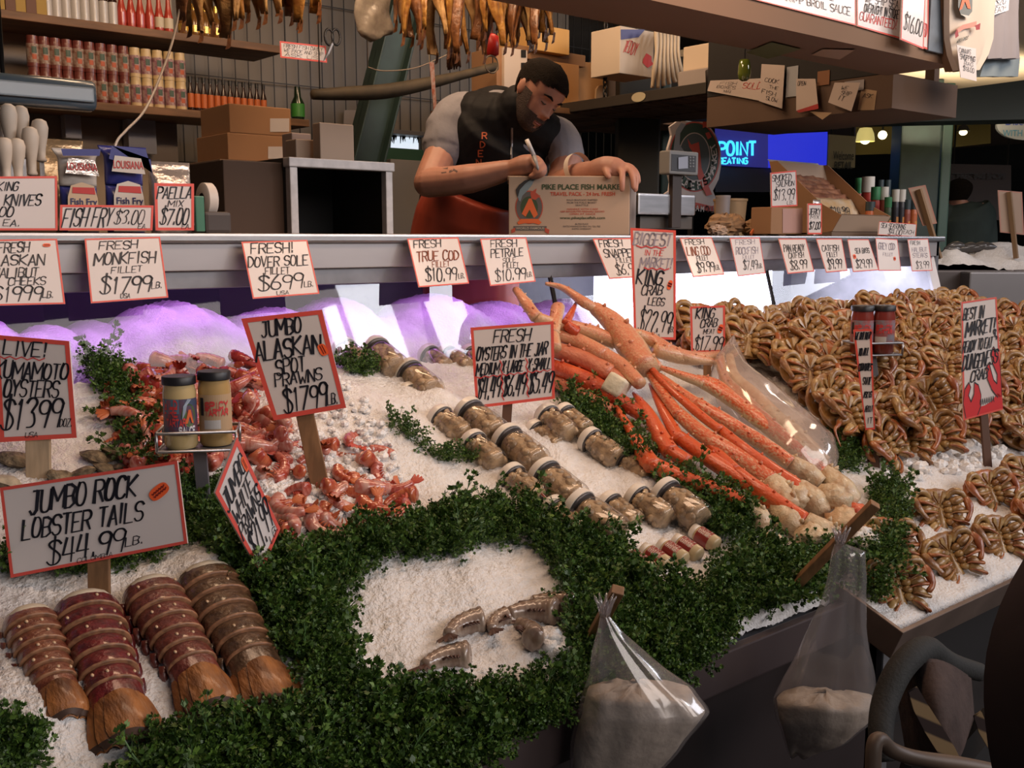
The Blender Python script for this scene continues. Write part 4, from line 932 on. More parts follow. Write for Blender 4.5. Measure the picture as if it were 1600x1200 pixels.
def put_crab(p, k, label, yaw=0., tilt=.78, roll=0., s_=1., grp='Dungeness crabs on the ice'):
    n = Vector((.55*math.sin(yaw), -math.sin(tilt), math.cos(tilt))).normalized(); up = Vector((math.sin(roll), 0, 1))
    y = (up-n*up.dot(n)).normalized(); x = y.cross(n)
    M = frame(p, x, y, n) @ Matrix.Scale(s_, 4); copy_tree(cp[k], M, label, grp)['category'] = 'crab'
rg = random.Random(12)
FRONT = [(1393,914,'crab lying nearest the front left corner of the steel tray'), (1478,872,'crab second along the front edge of the tray'), (1553,842,'crab third along the front edge of the tray'), (1612,800,'crab cut by the picture edge in the front row'),
 (1462,800,'lone crab with bare ice around it, second row of the tray'), (1540,768,'crab at the right of the lone crab, second row'), (1596,745,'crab at the right picture edge, second row'), (1382,848,'crab peeking out behind the right parsley')]
spots = []
for px, py, lb in FRONT:
    p = on_ice(px, py, up=.018, h=h_tray); spots.append((p.x, p.y)); put_crab(p, rg.randrange(5), lb, rg.uniform(-.9, -.2), 1.0, rg.uniform(-.25, .25), .92)
DENSE = [(1035,508),(1100,500),(1180,500),(1330,488),(1440,474),(1535,478),(1640,520),(1640,672),(1600,690),(1560,688),(1500,700),(1440,708),(1400,716),(1352,706),(1332,690),(1290,650),(1210,560),(1090,545),(1040,525)]
def proj(p):
    d = p-EYE; z = d.dot(_cf); return 800+1600*d.dot(_r)/z, 600-1600*d.dot(_cu)/z
cnt = 0
for layer in range(2):
    y = 1.22
    row = 0
    while y < 2.12:
        x = 1.9+(.06 if row % 2 else 0)+layer*.07
        while x < 4.62:
            xx = x+rg.uniform(-.025, .025); yy = y+rg.uniform(-.025, .025)+layer*.05
            p = Vector((xx, yy, h_tray(xx, yy)+.020+layer*.055+rg.uniform(0, .02))); q = proj(p)
            ok = inside(q, DENSE) and not (layer and (yy < 1.45 or rg.random() < .30)) and all((xx-a)**2+(yy-c)**2 > .0085 for a, c in spots[:8])
            if ok and cnt < 290:
                cnt += 1; put_crab(p, rg.randrange(5), 'whole cooked tan crab lying belly up in the crowded heap on the ice', rg.uniform(-1.2, .5), rg.uniform(.70, 1.15), rg.uniform(-.38, .38), rg.uniform(1.0, 1.24))
            x += .145
        y += .112; row += 1
print('crabs', cnt)
for q in cp:
    for c in kids(q): bpy.data.objects.remove(c)
    bpy.data.objects.remove(q)
b = MB(); rgk = random.Random(3)
for px, py in pile_points([(1210,600),(1330,640),(1340,720),(1400,760),(1560,730),(1600,620),(1500,520),(1250,520)], 260, 9, rgk):
    p = on_ice(px, py, h=h_tray); rock(b, (p.x, p.y, h_tray(p.x, p.y)+.012), .018*rgk.uniform(.5, 1.3), rgk)
tag(b.build('crushed_ice', ICE2, None, False), 'lumps of ice showing between the heaped crabs', 'ice', None, 'stuff')

# ------------------------------------------------------------------ parsley
GREENS = [mat('parsley_dark', (.030, .072, .010), .5), mat('parsley_mid', (.068, .140, .020), .5), mat('parsley_light', (.125, .22, .035), .5), mat('parsley_stem', (.07, .15, .04), .5)]
def sprig_proto(seed):
    rg = random.Random(seed); V = []; F = []; Mi = []
    def tri_leaf(p, d, n, s_, m):
        s = d.cross(n); s.normalize(); i = len(V)
        a = p; V.extend([a, a+d*s_*.45+s*s_*.42, a+d*s_*1.0+s*s_*.20, a+d*s_*.72, a+d*s_*1.12-s*s_*.12, a+d*s_*.55-s*s_*.46])
        F.extend([(i, i+1, i+2, i+3), (i, i+3, i+4, i+5)]); Mi.extend([m, m])
    def stem(a, c, r_, m=3):
        d = (c-a).normalized(); s = d.orthogonal().normalized(); t = d.cross(s); i = len(V)
        for q in (a, c):
            k = r_ if q is a else r_*.6
            V.extend([q+s*k, q-s*k*.5+t*k*.87, q-s*k*.5-t*k*.87])
        for j in range(3): F.append((i+j, i+(j+1) % 3, i+3+(j+1) % 3, i+3+j)); Mi.append(m)
    def rnd(): return Vector((rg.uniform(-1, 1), rg.uniform(-1, 1), rg.uniform(-1, 1)))
    p = Vector((0, 0, 0)); d = Vector((0, 0, 1)); pts = [p]
    for k in range(4):
        d = (d+rnd()*.28).normalized(); q = p+d*.014; stem(p, q, .0011); p = q; pts.append(p)
    for q in pts[1:]:
        for _ in range(3 if q is not pts[-1] else 4):
            bd = (d+rnd()*1.0).normalized(); e = q+bd*rg.uniform(.008, .016); stem(q, e, .0006)
            for _ in range(4):
                ld = (bd+rnd()*.9).normalized(); tri_leaf(e+rnd()*.002, ld, rnd().normalized(), rg.uniform(.0055, .0095), rg.choice([0, 0, 1, 1, 1, 2]))
    return np.array([tuple(v) for v in V]), F, Mi
SP = [sprig_proto(s_) for s_ in range(7)]
def parsley(label, polys, density, h=h_top, spread=.018, lift=-.004, size=(.40, .80), seed=1, holes=(), lean=(0, -.35, .75)):
    rg = random.Random(seed); V = []; F = []; Mi = []; n0 = 0
    for poly, n in polys:
        xs = [p[0] for p in poly]; ys = [p[1] for p in poly]; c = 0; tries = 0
        n = n*1.5
        while c < n*density and tries < n*80:
            tries += 1; px = rg.uniform(min(xs), max(xs)); py = rg.uniform(min(ys), max(ys))
            if not inside((px, py), poly) or any(inside((px, py), hh) for hh in holes): continue
            c += 1; p = on_ice(px, py, up=.0)
            if p.y > 1.12: p.z = h_top(p.x, p.y)
            p += Vector((rg.uniform(-.006, .006), rg.uniform(-.006, .006), rg.uniform(-.004, spread)+lift))
            a = Vector(lean)+Vector((rg.gauss(0, .62), rg.gauss(0, .62), rg.gauss(0, .35))); a.normalize()
            M = basis(p, a.orthogonal(), a); s_ = rg.uniform(*size)*(1.7 if rg.random() < .07 else 1); rot = Matrix.Rotation(rg.uniform(0, 6.28), 4, 'Z')
            v, f, mi = SP[rg.randrange(7)]; A = np.array(M @ rot)[:3]; V.append((v*s_) @ A[:, :3].T + A[:, 3]); F += [tuple(i+n0 for i in ff) for ff in f]; Mi += mi; n0 += len(v)
    V = np.concatenate(V); me = bpy.data.meshes.new('parsley'); me.from_pydata(V.tolist(), [], F)
    for g in GREENS: me.materials.append(g)
    me.polygons.foreach_set('material_index', Mi); o = bpy.data.objects.new('parsley', me); C.objects.link(o)
    return tag(o, label, 'parsley', None, 'stuff')
PATCH = [(518,925),(545,905),(600,880),(690,882),(730,872),(765,848),(800,850),(835,870),(868,905),(885,950),(890,1005),(872,1042),(820,1050),(790,1042),(700,1068),(640,1055),(560,1060),(530,1035),(535,985)]
parsley('long hedge of parsley between spot prawns and the round ice patch', [([(300,812),(345,812),(385,885),(440,875),(520,860),(560,845),(640,822),(700,800),(750,785),(800,795),(850,846),(800,848),(765,848),(690,885),(600,885),(520,930),(470,950),(395,930),(350,900)], 1000)], 1, seed=2, holes=(PATCH,))
parsley('parsley standing right of the lobster tails', [([(378,895),(450,925),(520,930),(540,1000),(520,1040),(560,1070),(560,1120),(500,1130),(505,1085),(465,1040),(415,970)], 620)], 1, seed=3, holes=(PATCH,))
parsley('dense parsley along the front edge under the ice patch', [([(190,1200),(230,1185),(340,1150),(400,1146),(480,1128),(540,1085),(640,1092),(720,1102),(800,1085),(880,1068),(905,1080),(870,1130),(800,1160),(760,1200),(640,1230),(300,1250)], 1500)], 1, seed=4, holes=(PATCH,))
parsley('parsley mound around the stick of the nearer tied bag', [([(800,785),(850,830),(925,845),(985,885),(985,925),(1060,925),(1130,925),(1150,960),(1140,1000),(1080,1050),(1010,1090),(930,1075),(895,1040),(892,950),(865,890),(835,860)], 1350)], 1, seed=5, holes=(PATCH,))
parsley('parsley along the front right edge below the cream crab shoulders', [([(1105,925),(1150,870),(1180,850),(1230,880),(1280,850),(1320,860),(1300,910),(1240,940),(1170,965)], 620)], 1, seed=6)
parsley('parsley column between the king crab and the crab tray', [([(1362,775),(1400,760),(1402,840),(1390,900),(1365,945),(1345,930),(1350,880),(1385,850)], 420)], 1, seed=7, spread=.03)
parsley('upper parsley line between the jars and the king crab legs', [([(862,600),(890,600),(940,650),(975,690),(1010,720),(1000,740),(950,715),(900,665)], 330)], 1, seed=8)
parsley('lower parsley line at the foot of the orange king crab legs', [([(1045,750),(1090,775),(1150,800),(1172,830),(1130,840),(1075,815),(1030,760)], 330)], 1, seed=9)
parsley('parsley tucked behind the wide lobster sign', [([(0,868),(140,856),(285,832),(300,868),(230,884),(140,906),(60,896),(0,886)], 430), ([(285,770),(330,760),(350,830),(300,860)], 260)], 1, seed=10, size=(.3, .6), lean=(0, -.05, .8))
parsley('parsley strip dividing the oysters from the spot prawns', [([(132,600),(165,585),(190,610),(205,660),(225,700),(200,700),(170,650)], 170), ([(215,690),(240,720),(215,760),(205,730)], 50)], 1, seed=11)
parsley('small tuft of parsley beside the topmost oyster jar', [([(535,580),(575,580),(580,600),(540,605)], 50)], 1, seed=12, size=(.4, .7))
parsley('thin trail of parsley sprigs on the bare ice', [([(608,680),(640,690),(665,712),(655,716),(620,700)], 34), ([(668,716),(715,708),(722,725),(675,730)], 34), ([(720,705),(745,700),(750,725),(728,722)], 18)], 1, seed=13, size=(.35, .6), spread=.008)
parsley('clump of parsley by the narrow sign, at the crab heap edge', [([(1295,705),(1325,700),(1340,735),(1300,740)], 70)], 1, seed=14)
parsley('sprigs of parsley in the near left corner', [([(0,1165),(40,1180),(50,1215),(0,1215)], 70)], 1, seed=15)
# ------------------------------------------------------------------ helpers for boxes set by where they stand
def ybox(name, label, cat, x0, y0, x1, y1, y, dy, m, group=None, bev=.003, parts=True):
    """box whose front face lies in the plane y between two image corners (left-top, right-bottom), dy deep"""
    a = at_y(x0, y1, y); c = at_y(x1, y0, y); z0 = a.z; z1 = at_y((x0+x1)/2, y0, y).z; z0 = at_y((x0+x1)/2, y1, y).z
    b = MB(); b.bbox((a.x, y, z0), (c.x, y+dy, z1), bev); o = b.build(name, m, None)
    if cat: tag(o, label, cat, group)
    return o, (a.x, c.x, z0, z1)
def face_quad(o, x0, y0, x1, y1, y, m, name='label', e=.0015):
    """flat print on a front face, in image corners"""
    b = MB(); b.quad(*[at_y(px, py, y-e) for px, py in ((x0, y1), (x1, y1), (x1, y0), (x0, y0))]); b2 = b.build(name, m, o); return b2
def type_text(txt, M, height, m, name='lettering', parent=None, bold=0.0, width=None, spacing=1.0, depth_=0.0):
    cu = bpy.data.curves.new(name, 'FONT'); cu.body = txt; cu.size = 1; cu.align_x = 'CENTER'; cu.align_y = 'CENTER'; cu.space_character = spacing
    cu.offset = bold; cu.extrude = depth_; o = bpy.data.objects.new(name, cu); C.objects.link(o); bpy.context.view_layer.update()
    dg = bpy.context.evaluated_depsgraph_get(); me = bpy.data.meshes.new_from_object(o.evaluated_get(dg)); bpy.data.objects.remove(o); bpy.data.curves.remove(cu)
    v = np.array([tuple(q.co) for q in me.vertices]); ht = v[:, 1].max()-v[:, 1].min(); wd = v[:, 0].max()-v[:, 0].min(); cx = (v[:, 0].max()+v[:, 0].min())/2; cy = (v[:, 1].max()+v[:, 1].min())/2
    s_ = height/ht; sx = width/wd if width else s_
    off = abs_loc(parent) if parent is not None else Vector()
    for q in me.vertices: q.co = (M @ Vector(((q.co.x-cx)*sx, (q.co.y-cy)*s_, q.co.z*s_)))-off
    me.materials.append(m); ob = bpy.data.objects.new(name, me); C.objects.link(ob)
    if parent is not None: ob.parent = parent
    return ob
def face_M(px, py, y, e=.002, xdir=(1, 0, 0)):
    p = at_y(px, py, y-e); return frame(p, xdir, (0, 0, 1), Vector(xdir).cross(Vector((0, 0, 1))))
def ang_text(txt, P, hgt, m, parent, n=None):
    pass
# ------------------------------------------------------------------ shelves on the back wall
YS = 4.68
def shelf(name, label, pxl, pxr, py, dz=.035, y=YS, dy=.31):
    a = at_y(pxl, py, y); c = at_y(pxr, py, y); m_ = at_y((pxl+pxr)/2, py, y)
    b = MB(); b.bbox((a.x, y, m_.z-dz), (c.x, y+dy, m_.z), .004); return tag(b.build(name, SHELFWOOD), label, 'shelf'), m_.z
_, ZS1 = shelf('wall_shelf', 'upper wooden wall shelf holding bottles and yellow boxes', -160, 440, 32)
_, ZS2 = shelf('wall_shelf', 'lower wooden wall shelf with seasoning jars and hot sauce', -160, 483, 160)
for zz in (ZS1, ZS2):
    pass
def on_shelf_x(px, z): # x on the shelf front row for an image column
    q = at_plane(px, 100, (0, YS+.05, 0), (0, 1, 0)); return q.x
def bottle(name, x, y, z, prof, m, capm=None, capprof=None, labelm=None, labelprof=None, label='', cat='bottle', group=None, seg=14, prints=None):
    root = thing(name, label, cat, (x, y, z), group); T = Matrix.Translation((x, y, z))
    b = MB(); b.lathe(prof, seg, T); b.build('bottle_body', m, root, True, autosmooth=50)
    if capprof: b = MB(); b.lathe(capprof, seg, T); b.build('cap', capm, root, True, autosmooth=50)
    if labelprof:
        b = MB(); b.lathe(labelprof, seg, T, False, False); lo = b.build('label', labelm, root, True)
        if prints:
            for mm, z0_, z1_, a0, a1 in prints:
                b = MB(); rr = labelprof[0][0]*1.02
                b.grid([[T @ Vector((rr*math.sin(a), -rr*math.cos(a), zz)) for a in [a0+(a1-a0)*k/6 for k in range(7)]] for zz in (z0_, z1_)]); b.build('label_print', mm, lo)
    return root
# yellow boxes
YB = [mat('ochre_box', (.36, .22, .03), .6), mat('brown_box', (.13, .05, .025), .6)]
for i, px in enumerate((-6, 12, 27, 44, 60)):
    a = at_y(px, 60, YS+.02).x; b = MB(); b.bbox((a, YS+.02, ZS1), (a+.042, YS+.14, ZS1+.15), .002)
    tag(b.build('carton', YB[i % 2]), ('brown' if i % 2 else 'ochre')+' carton, '+ORD[i]+' from the left on the upper shelf', 'carton', 'cartons on the upper shelf')
WB = mat('white_bottle', (.50, .47, .44), .35, coat=.3); RB = mat('red_sauce', (.42, .045, .025), .25, coat=.4); GRC = mat('dark_cap', (.03, .03, .03), .4); CLB = mat('cream_label', (.58, .50, .36), .5)
DKB = mat('dark_bottle', (.03, .012, .008), .15, coat=.5); ORL = mat('orange_label', (.52, .13, .03), .5); GOLD = mat('gold_foil', (.62, .40, .10), .25, .9); AMB = mat('amber_bottle', (.16, .07, .015), .15, coat=.5)
for i in range(8):
    x = on_shelf_x(80+i*14.5, 0)
    bottle('sauce_bottle', x, YS+.06, ZS1, [(.019, 0), (.020, .01), (.020, .105), (.012, .125), (.009, .15)], DKB, GRC, [(.010, .145), (.010, .165)], WB, [(.0205, .006), (.0205, .10)], ORD[i]+' white-labelled bottle from the left on the upper shelf', group='white bottles on the upper shelf')
for i in range(6):
    x = on_shelf_x(195+i*14.5, 0)
    bottle('sauce_bottle', x, YS+.06, ZS1, [(.019, 0), (.020, .01), (.021, .07), (.017, .085), (.011, .12), (.009, .15)], RB, GRC, [(.0105, .15), (.0105, .168)], CLB if i > 3 else RB, [(.0212, .02), (.0214, .065)], ORD[i]+' red sauce bottle from the left on the upper shelf', group='red bottles on the upper shelf')
for i in range(4):
    x = on_shelf_x(290+i*17, 0)
    bottle('sauce_bottle', x, YS+.06, ZS1, [(.022, 0), (.024, .01), (.024, .075), (.012, .10), (.010, .13)], AMB, GOLD, [(.012, .12), (.013, .15)], GOLD, [(.0243, .02), (.0243, .05)], ORD[i]+' dark amber bottle with gold label, upper shelf right', group='amber bottles on the upper shelf')
# two tiers of seasoning jars
JC = mat('chili_red', (.16, .035, .025), .35, coat=.3); JCR = mat('jar_cream', (.60, .45, .24), .4, coat=.2); JLB = mat('spice_label', (.40, .32, .26), .5, col2=(.20, .08, .05), nscale=60); JLV = mat('spice_label_violet', (.46, .33, .30), .5, col2=(.22, .07, .10), nscale=60)
for tier in range(2):
    for i in range(14):
        x = on_shelf_x(52+i*17.6, 0); r_ = .0245; z = ZS2+tier*.128; cream = i >= 9
        bottle('seasoning_jar', x, YS+.05, z, [(r_, 0), (r_*1.0, .1), (r_*.92, .112)], JCR if cream else JC, JCR if cream else JC, [(r_*.93, .110), (r_*.93, .1275)], JLV if cream else JLB, [(r_*1.02, .016), (r_*1.02, .094)],
               ORD[i]+(' cream-capped' if cream else ' red-capped')+' seasoning jar from the left, '+('upper' if tier else 'lower')+' tier on the shelf', 'jar', 'seasoning jars stacked on the lower shelf', prints=[(mat('tiny_chevron', (.45, .09, .03), .5), .03, .05, -.35, .35), (mat('tiny_green', (.05, .09, .06), .5), .055, .082, -.4, .4)])
for i in range(12):
    x = on_shelf_x(297+i*10.4, 0); r_ = .0145
    bottle('hot_sauce_bottle', x, YS+.06, ZS2, [(r_, 0), (r_*1.03, .01), (r_*1.03, .09), (r_*.5, .115), (r_*.45, .145)], DKB, GRC, [(r_*.62, .135), (r_*.62, .158)], ORL, [(r_*1.06, .018), (r_*1.06, .082)], ORD[i]+' slim hot sauce bottle from the left on the lower shelf', group='hot sauce bottles on the lower shelf', seg=10)
# wall boxes
ybox('switch_box', 'white steel switch box on the panel wall', 'switch box', 202, 185, 243, 240, 4.92, .075, mat('grey_enamel', (.50, .50, .55), .4))
o, _e = ybox('switch_box', 'narrow pale box on the wall above the fish fry bags', 'switch box', 103, 178, 126, 216, 4.93, .065, mat('grey_enamel', (.5, .5, .55), .4))
# stacked parcels beside the steel box
def parcel(x0, y0, x1, y1, y, dy, m, label, lab=None):
    o, q = ybox('cardboard_box', label, 'box', x0, y0, x1, y1, y, dy, m, 'cardboard boxes behind the counter')
    if lab:
        lo = face_quad(o, *lab, y, mat('paper_label', (.50, .46, .46), .5))
    return o
# staging bench behind the counter that the parcels stand on
b = MB(); b.bbox((.15, 3.3, 1.42), (1.75, 3.8, 1.46), .004); o = thing('back_bench', 'work bench behind the counter under the cardboard boxes', 'bench', (.9, 3.5, .42)); b.build('bench_top', STEELD, o)
for xx in (.2, 1.7):
    for yy in (3.34, 3.76): b = MB(); b.box((xx-.02, yy-.02, .42), (xx+.02, yy+.02, 1.42)); b.build('leg', STEELD, o)
zb = 1.46; a = at_plane(355, 250, (0, 3.4, 0), (0, 1, 0)); 
def yb_abs(name, label, x0, x1, y, dy, z0, z1, m, group=None, cat='box'):
    b = MB(); b.bbox((x0, y, z0), (x1, y+dy, z1), .003); return tag(b.build(name, m), label, cat, group)
xl = at_y(356, 230, 3.4).x; xr = at_y(452, 230, 3.4).x; z1 = at_y(400, 210, 3.4).z; z2 = at_y(400, 165, 3.4).z; zl = at_y(400, 252, 3.4).z
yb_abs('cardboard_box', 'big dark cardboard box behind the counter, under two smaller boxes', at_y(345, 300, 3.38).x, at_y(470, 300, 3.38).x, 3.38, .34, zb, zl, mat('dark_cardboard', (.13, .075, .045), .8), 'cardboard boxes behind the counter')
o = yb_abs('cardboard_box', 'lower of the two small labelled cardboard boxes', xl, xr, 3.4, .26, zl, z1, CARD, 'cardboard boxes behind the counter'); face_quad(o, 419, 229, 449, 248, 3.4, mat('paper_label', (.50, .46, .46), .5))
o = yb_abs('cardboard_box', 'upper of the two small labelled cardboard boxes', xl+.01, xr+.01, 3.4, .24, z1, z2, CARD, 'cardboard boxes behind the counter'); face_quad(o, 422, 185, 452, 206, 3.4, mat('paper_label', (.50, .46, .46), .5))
b = MB(); b.bbox((at_y(350, 300, 2.46).x, 2.46, ZT), (at_y(450, 300, 2.46).x, 2.80, at_y(400, 252, 2.46).z), .003); tag(b.build('cardboard_box', mat('deep_brown_cardboard', (.085, .048, .03), .85)), 'dark brown cardboard box on the counter left of the metal-framed box', 'box', 'cardboard boxes behind the counter')  # dark brown is this box's own colour
# steel framed case with dark inside, standing on the counter
t = thing('display_case', 'metal-framed box with a black open front standing on the counter', 'case', at_y(535, 359, 2.42))
ax0 = at_y(454, 300, 2.42).x; ax1 = at_y(614, 300, 2.42).x; az0 = ZT; az1 = at_y(535, 250, 2.42).z; FR = mat('case_aluminium', (.60, .56, .55), .5, .2, noise=.2, nscale=30)
fw = .022
for nm, lo, hi in (('frame_post', (ax0, 2.42, az0), (ax0+fw, 2.445, az1-fw)), ('frame_post', (ax1-fw, 2.42, az0), (ax1, 2.445, az1-fw)), ('frame_rail', (ax0-.004, 2.415, az1-fw*1.1), (ax1+.004, 2.45, az1))):
    b = MB(); b.bbox(lo, hi, .003); b.build(nm, FR, t)
b = MB(); b.quad((ax0, 2.445, az0), (ax0, 2.445, az1), (ax0, 2.75, az1), (ax0, 2.75, az0)); b.quad((ax1, 2.445, az0), (ax1, 2.445, az1), (ax1, 2.75, az1), (ax1, 2.75, az0)); b.quad((ax0, 2.75, az0), (ax1, 2.75, az0), (ax1, 2.75, az1), (ax0, 2.75, az1)); b.quad((ax0, 2.445, az1-.003), (ax1, 2.445, az1-.003), (ax1, 2.75, az1-.003), (ax0, 2.75, az1-.003))
b.build('cabinet_shell', mat('case_inside', (.012, .012, .012), .7), t)
b = MB(); b.quad((ax0+fw, 2.43, az0+.003), (ax1-fw, 2.43, az0+.003), (ax1-fw, 2.75, az0+.003), (ax0+fw, 2.75, az0+.003)); b.build('case_floor', mat('case_floor', (.20, .15, .12), .6), t)
b = MB(); q = at_y(587, 352, 2.55); rock(b, (q.x, 2.55, ZT+.016), .02, random.Random(1)); tag(b.build('bread_roll', mat('bread_crust', (.42, .23, .08), .6)), 'small brown lump lying inside the metal-framed box', 'roll')
b = MB(); b.bbox((at_y(500, 215, 2.5).x, 2.5, az1+.001), (at_y(553, 215, 2.5).x, 2.54, at_y(525, 193, 2.5).z), .003); tag(b.build('cardboard_sheet', CARDL), 'upright tan cardboard piece on top of the metal-framed box', 'cardboard')
b = MB(); b.bbox((at_y(462, 215, 2.56).x, 2.56, az1+.001), (at_y(497, 215, 2.56).x, 2.62, at_y(480, 218, 2.56).z), .003); tag(b.build('cardboard_box', CARDL), 'small tan box at the left on top of the metal-framed box', 'box', 'cardboard boxes behind the counter')
b = MB(); b.bbox((at_y(456, 215, 2.68).x, 2.68, az1+.001), (at_y(486, 215, 2.68).x, 2.74, at_y(470, 208, 2.68).z), .003); tag(b.build('cardboard_box', mat('pale_pink_box', (.45, .33, .28), .7)), 'pale pinkish carton behind on top of the metal-framed box', 'box', 'cardboard boxes behind the counter')
# ------------------------------------------------------------------ things on the counter, left end
HW = mat('pale_turned_wood', (.66, .56, .46), .5, noise=.06, nscale=20)
b = MB(); b.bbox((at_y(-40, 270, 2.32).x, 2.30, ZT), (at_y(70, 270, 2.36).x, 2.42, ZT+.055), .004); 
tr = tag(b.build('knife_stand', mat('stand_wood', (.10, .06, .035), .7)), 'dark block holding the pale-handled shucking knives', 'stand')
for i, (px, py, y_, l_) in enumerate(((-3,168,2.40,.105),(12,162,2.36,.11),(31,165,2.40,.11),(61,186,2.38,.09),(46,198,2.33,.10),(6,215,2.31,.085),(25,216,2.31,.085))):
    tp = at_y(px, py, y_); root = thing('shucking_knife', ORD[i]+' pale wooden bulb-handled knife in the cluster above the knives card', 'knife', tp, 'shucking knives on the counter')
    T = Matrix.Translation((tp.x, tp.y, tp.z-l_)); b = MB(); b.lathe([(.009, 0), (.011, .004), (.0085, l_*.10), (.0095, l_*.3), (.0155, l_*.62), (.0175, l_*.80), (.014, l_*.95), (.006, l_)], 16, T); b.build('handle', HW, root, True)
    b = MB(); b.bbox((-.005, -.001, max(-.05, ZT-tp.z+l_+.003)), (.005, .001, .002), .0005, T); b.build('blade', STEEL, root)
# plastic bags of fish fry and a silver pack
BW = mat('bag_white', (.62, .56, .50), .3, coat=.4); BB = mat('bag_blue', (.035, .04, .22), .3, coat=.5); BRD = mat('bag_red', (.50, .025, .02), .35, coat=.4); SILV = mat('silver_film', (.60, .53, .48), .22, .7, bump=.5, bscale=30); NAVY = mat('navy_print', (.02, .02, .10), .4); BTAN = mat('bag_tan', (.55, .40, .26), .4, coat=.3)
def pillow_pack(root, cx, y, z0, z1, w_, th, m, lean=.1, wob=0, top=.5, seedv=0, part='bag'):
    rgp = random.Random(seedv); rows = []
    for i in range(15):
        k = i/14; z = z0+(z1-z0)*k; bulge = math.sin(math.pi*min(1, .12+k*.95))**.6 if k < .97 else .1; ww = w_*(1 if k < .75 else 1+(k-.75)*top*2*math.sin(k*9)*.2+ (k-.75)*top); row = []
        for j in range(20):
            q = 2*math.pi*j/20; x = ww/2*math.copysign(abs(math.cos(q))**.8, math.cos(q)); d = th*bulge*math.copysign(abs(math.sin(q))**.8, math.sin(q))*(1+.10*math.sin(j*2.1+i*1.3))
            row.append(Vector((cx+x+wob*math.sin(k*5), y+th+d+lean*(z-z0), z)))
        rows.append(row)
    b = MB(); b.grid(rows, True, True, True); return b.build(part, m, root, True)
def bag_front(root, pts, y, m, name, lean, z0, e): # print on the bag front, following its lean
    pass
for n_, (x0, x1, yt, lb) in enumerate(((100,158,232,'left blue and white bag of fish fry'),(172,230,228,'right blue and white bag of fish fry, its top flopping right'))):
    Yb = 2.29; a = at_y(x0, 320, Yb).x; c = at_y(x1, 320, Yb).x; zt = at_y((x0+x1)/2, yt, Yb).z; cx = (a+c)/2
    root = thing('snack_bag', lb, 'bag', (cx, Yb+.03, ZT), 'fish fry bags'); H = zt-ZT; W_ = (c-a); th = .024; lean = .0
    pillow_pack(root, cx, Yb, ZT, ZT+H*.60, W_, th, BB, 0, 0, 0, n_, 'bag_body')
    pillow_pack(root, cx, Yb+.004, ZT+H*.56, zt, W_*1.02, th*.8, BW if n_ == 0 else BB, 0, 0, 1.0, n_+4, 'bag_top')
    fy = Yb-.0035
    def P_(u, v, e=0.): return Vector((cx+(u-.5)*W_, fy-e, ZT+v*H))
    b = MB(); b.poly([P_(.05, .02), (P_(.93, .02)), P_(.90, .42), P_(.82, .56), P_(.5, .60), P_(.2, .56), P_(.1, .42)]); b.build('front_panel', BW if n_ else BTAN, root)
    b = MB(); b.poly([P_(.20, .06, .001), P_(.78, .06, .001), P_(.72, .25, .001), P_(.22, .27, .001)]); b.build('red_patch', BRD, root)
    b = MB(); b.poly([P_(.22, .47, .001), P_(.84, .46, .001), P_(.82, .54, .001), P_(.24, .54, .001)]); b.build('red_band', BRD, root)
    M = frame(P_(.52, .36, .0015), (1, 0, 0), (0, 0, 1), (0, -1, 0)); type_text('Fish Fry', M, H*.10, NAVY, 'lettering', root, .02, W_*.72)
    b = MB(); b.poly([P_(.05, .70, .006), P_(.95, .68, .006), P_(.85, .86, .006), P_(.15, .88, .006)]); b.build('brand_panel', SILV if n_ == 0 else BW, root)
    M = frame(P_(.5, .78, .0075), (1, 0, 0), (0, 0, 1), (0, -1, 0)); type_text('LOUISIANA', M, H*.09, BRD, 'lettering', root, .015, W_*.80)
    b = MB(); b.poly([P_(.02, .90, .004), P_(1.0, .92, .004), P_(1.04, 1.0, .004), P_(-.02, .98, .004)] if n_ == 0 else [P_(.0, .84, .004), P_(.40, .80, .004), P_(1.12, .86, .004), P_(1.15, .70, .004), P_(1.0, .97, .004), P_(.1, .99, .004)]); b.build('blue_band', BB, root)
Yb = 2.30; root = thing('foil_bag', 'silver foil bag of paella mix behind the paella card', 'bag', (at_y(273, 355, Yb).x, Yb, ZT)); pillow_pack(root, at_y(274, 300, Yb).x, Yb, ZT, at_y(270, 252, Yb).z, .095, .03, SILV, 0, 0, .1, 9, 'bag_body')
root = thing('foil_bag', 'crumpled gold and silver bag behind the left fish fry bag', 'bag', (at_y(85, 255, 2.45).x, 2.44, ZT)); pillow_pack(root, at_y(92, 255, 2.44).x, 2.44, ZT, at_y(90, 216, 2.44).z, .11, .03, mat('gold_film', (.52, .36, .20), .25, .6, bump=.5, bscale=30), 0, 0, .6, 11, 'bag_body')
q = at_y(318, 310, 2.33); b = MB(); b.lathe([(.036, 0), (.040, .003), (.040, .022), (.036, .026), (.016, .026), (.016, 0)], 28, frame((q.x, 2.34, at_y(318, 312, 2.33).z), (0, 1, 0), (0, 0, 1), (1, 0, 0))); root = thing('tape_dispenser', 'white roll of tape on a dark stand beside the paella card', 'tape', (q.x, 2.33, ZT)); b.build('tape_roll', mat('white_tape', (.68, .60, .54), .5), root, True, autosmooth=40)
b = MB(); b.bbox((q.x-.02, 2.28, ZT), (q.x+.045, 2.42, ZT+.05), .008); b.build('dispenser_body', mat('dark_plastic', (.05, .035, .03), .5), root)
ybox('small_packet', 'slim green packet right of the paella card', 'packet', 307, 306, 319, 362, 2.24, .012, mat('green_film', (.05, .18, .11), .35, coat=.4))
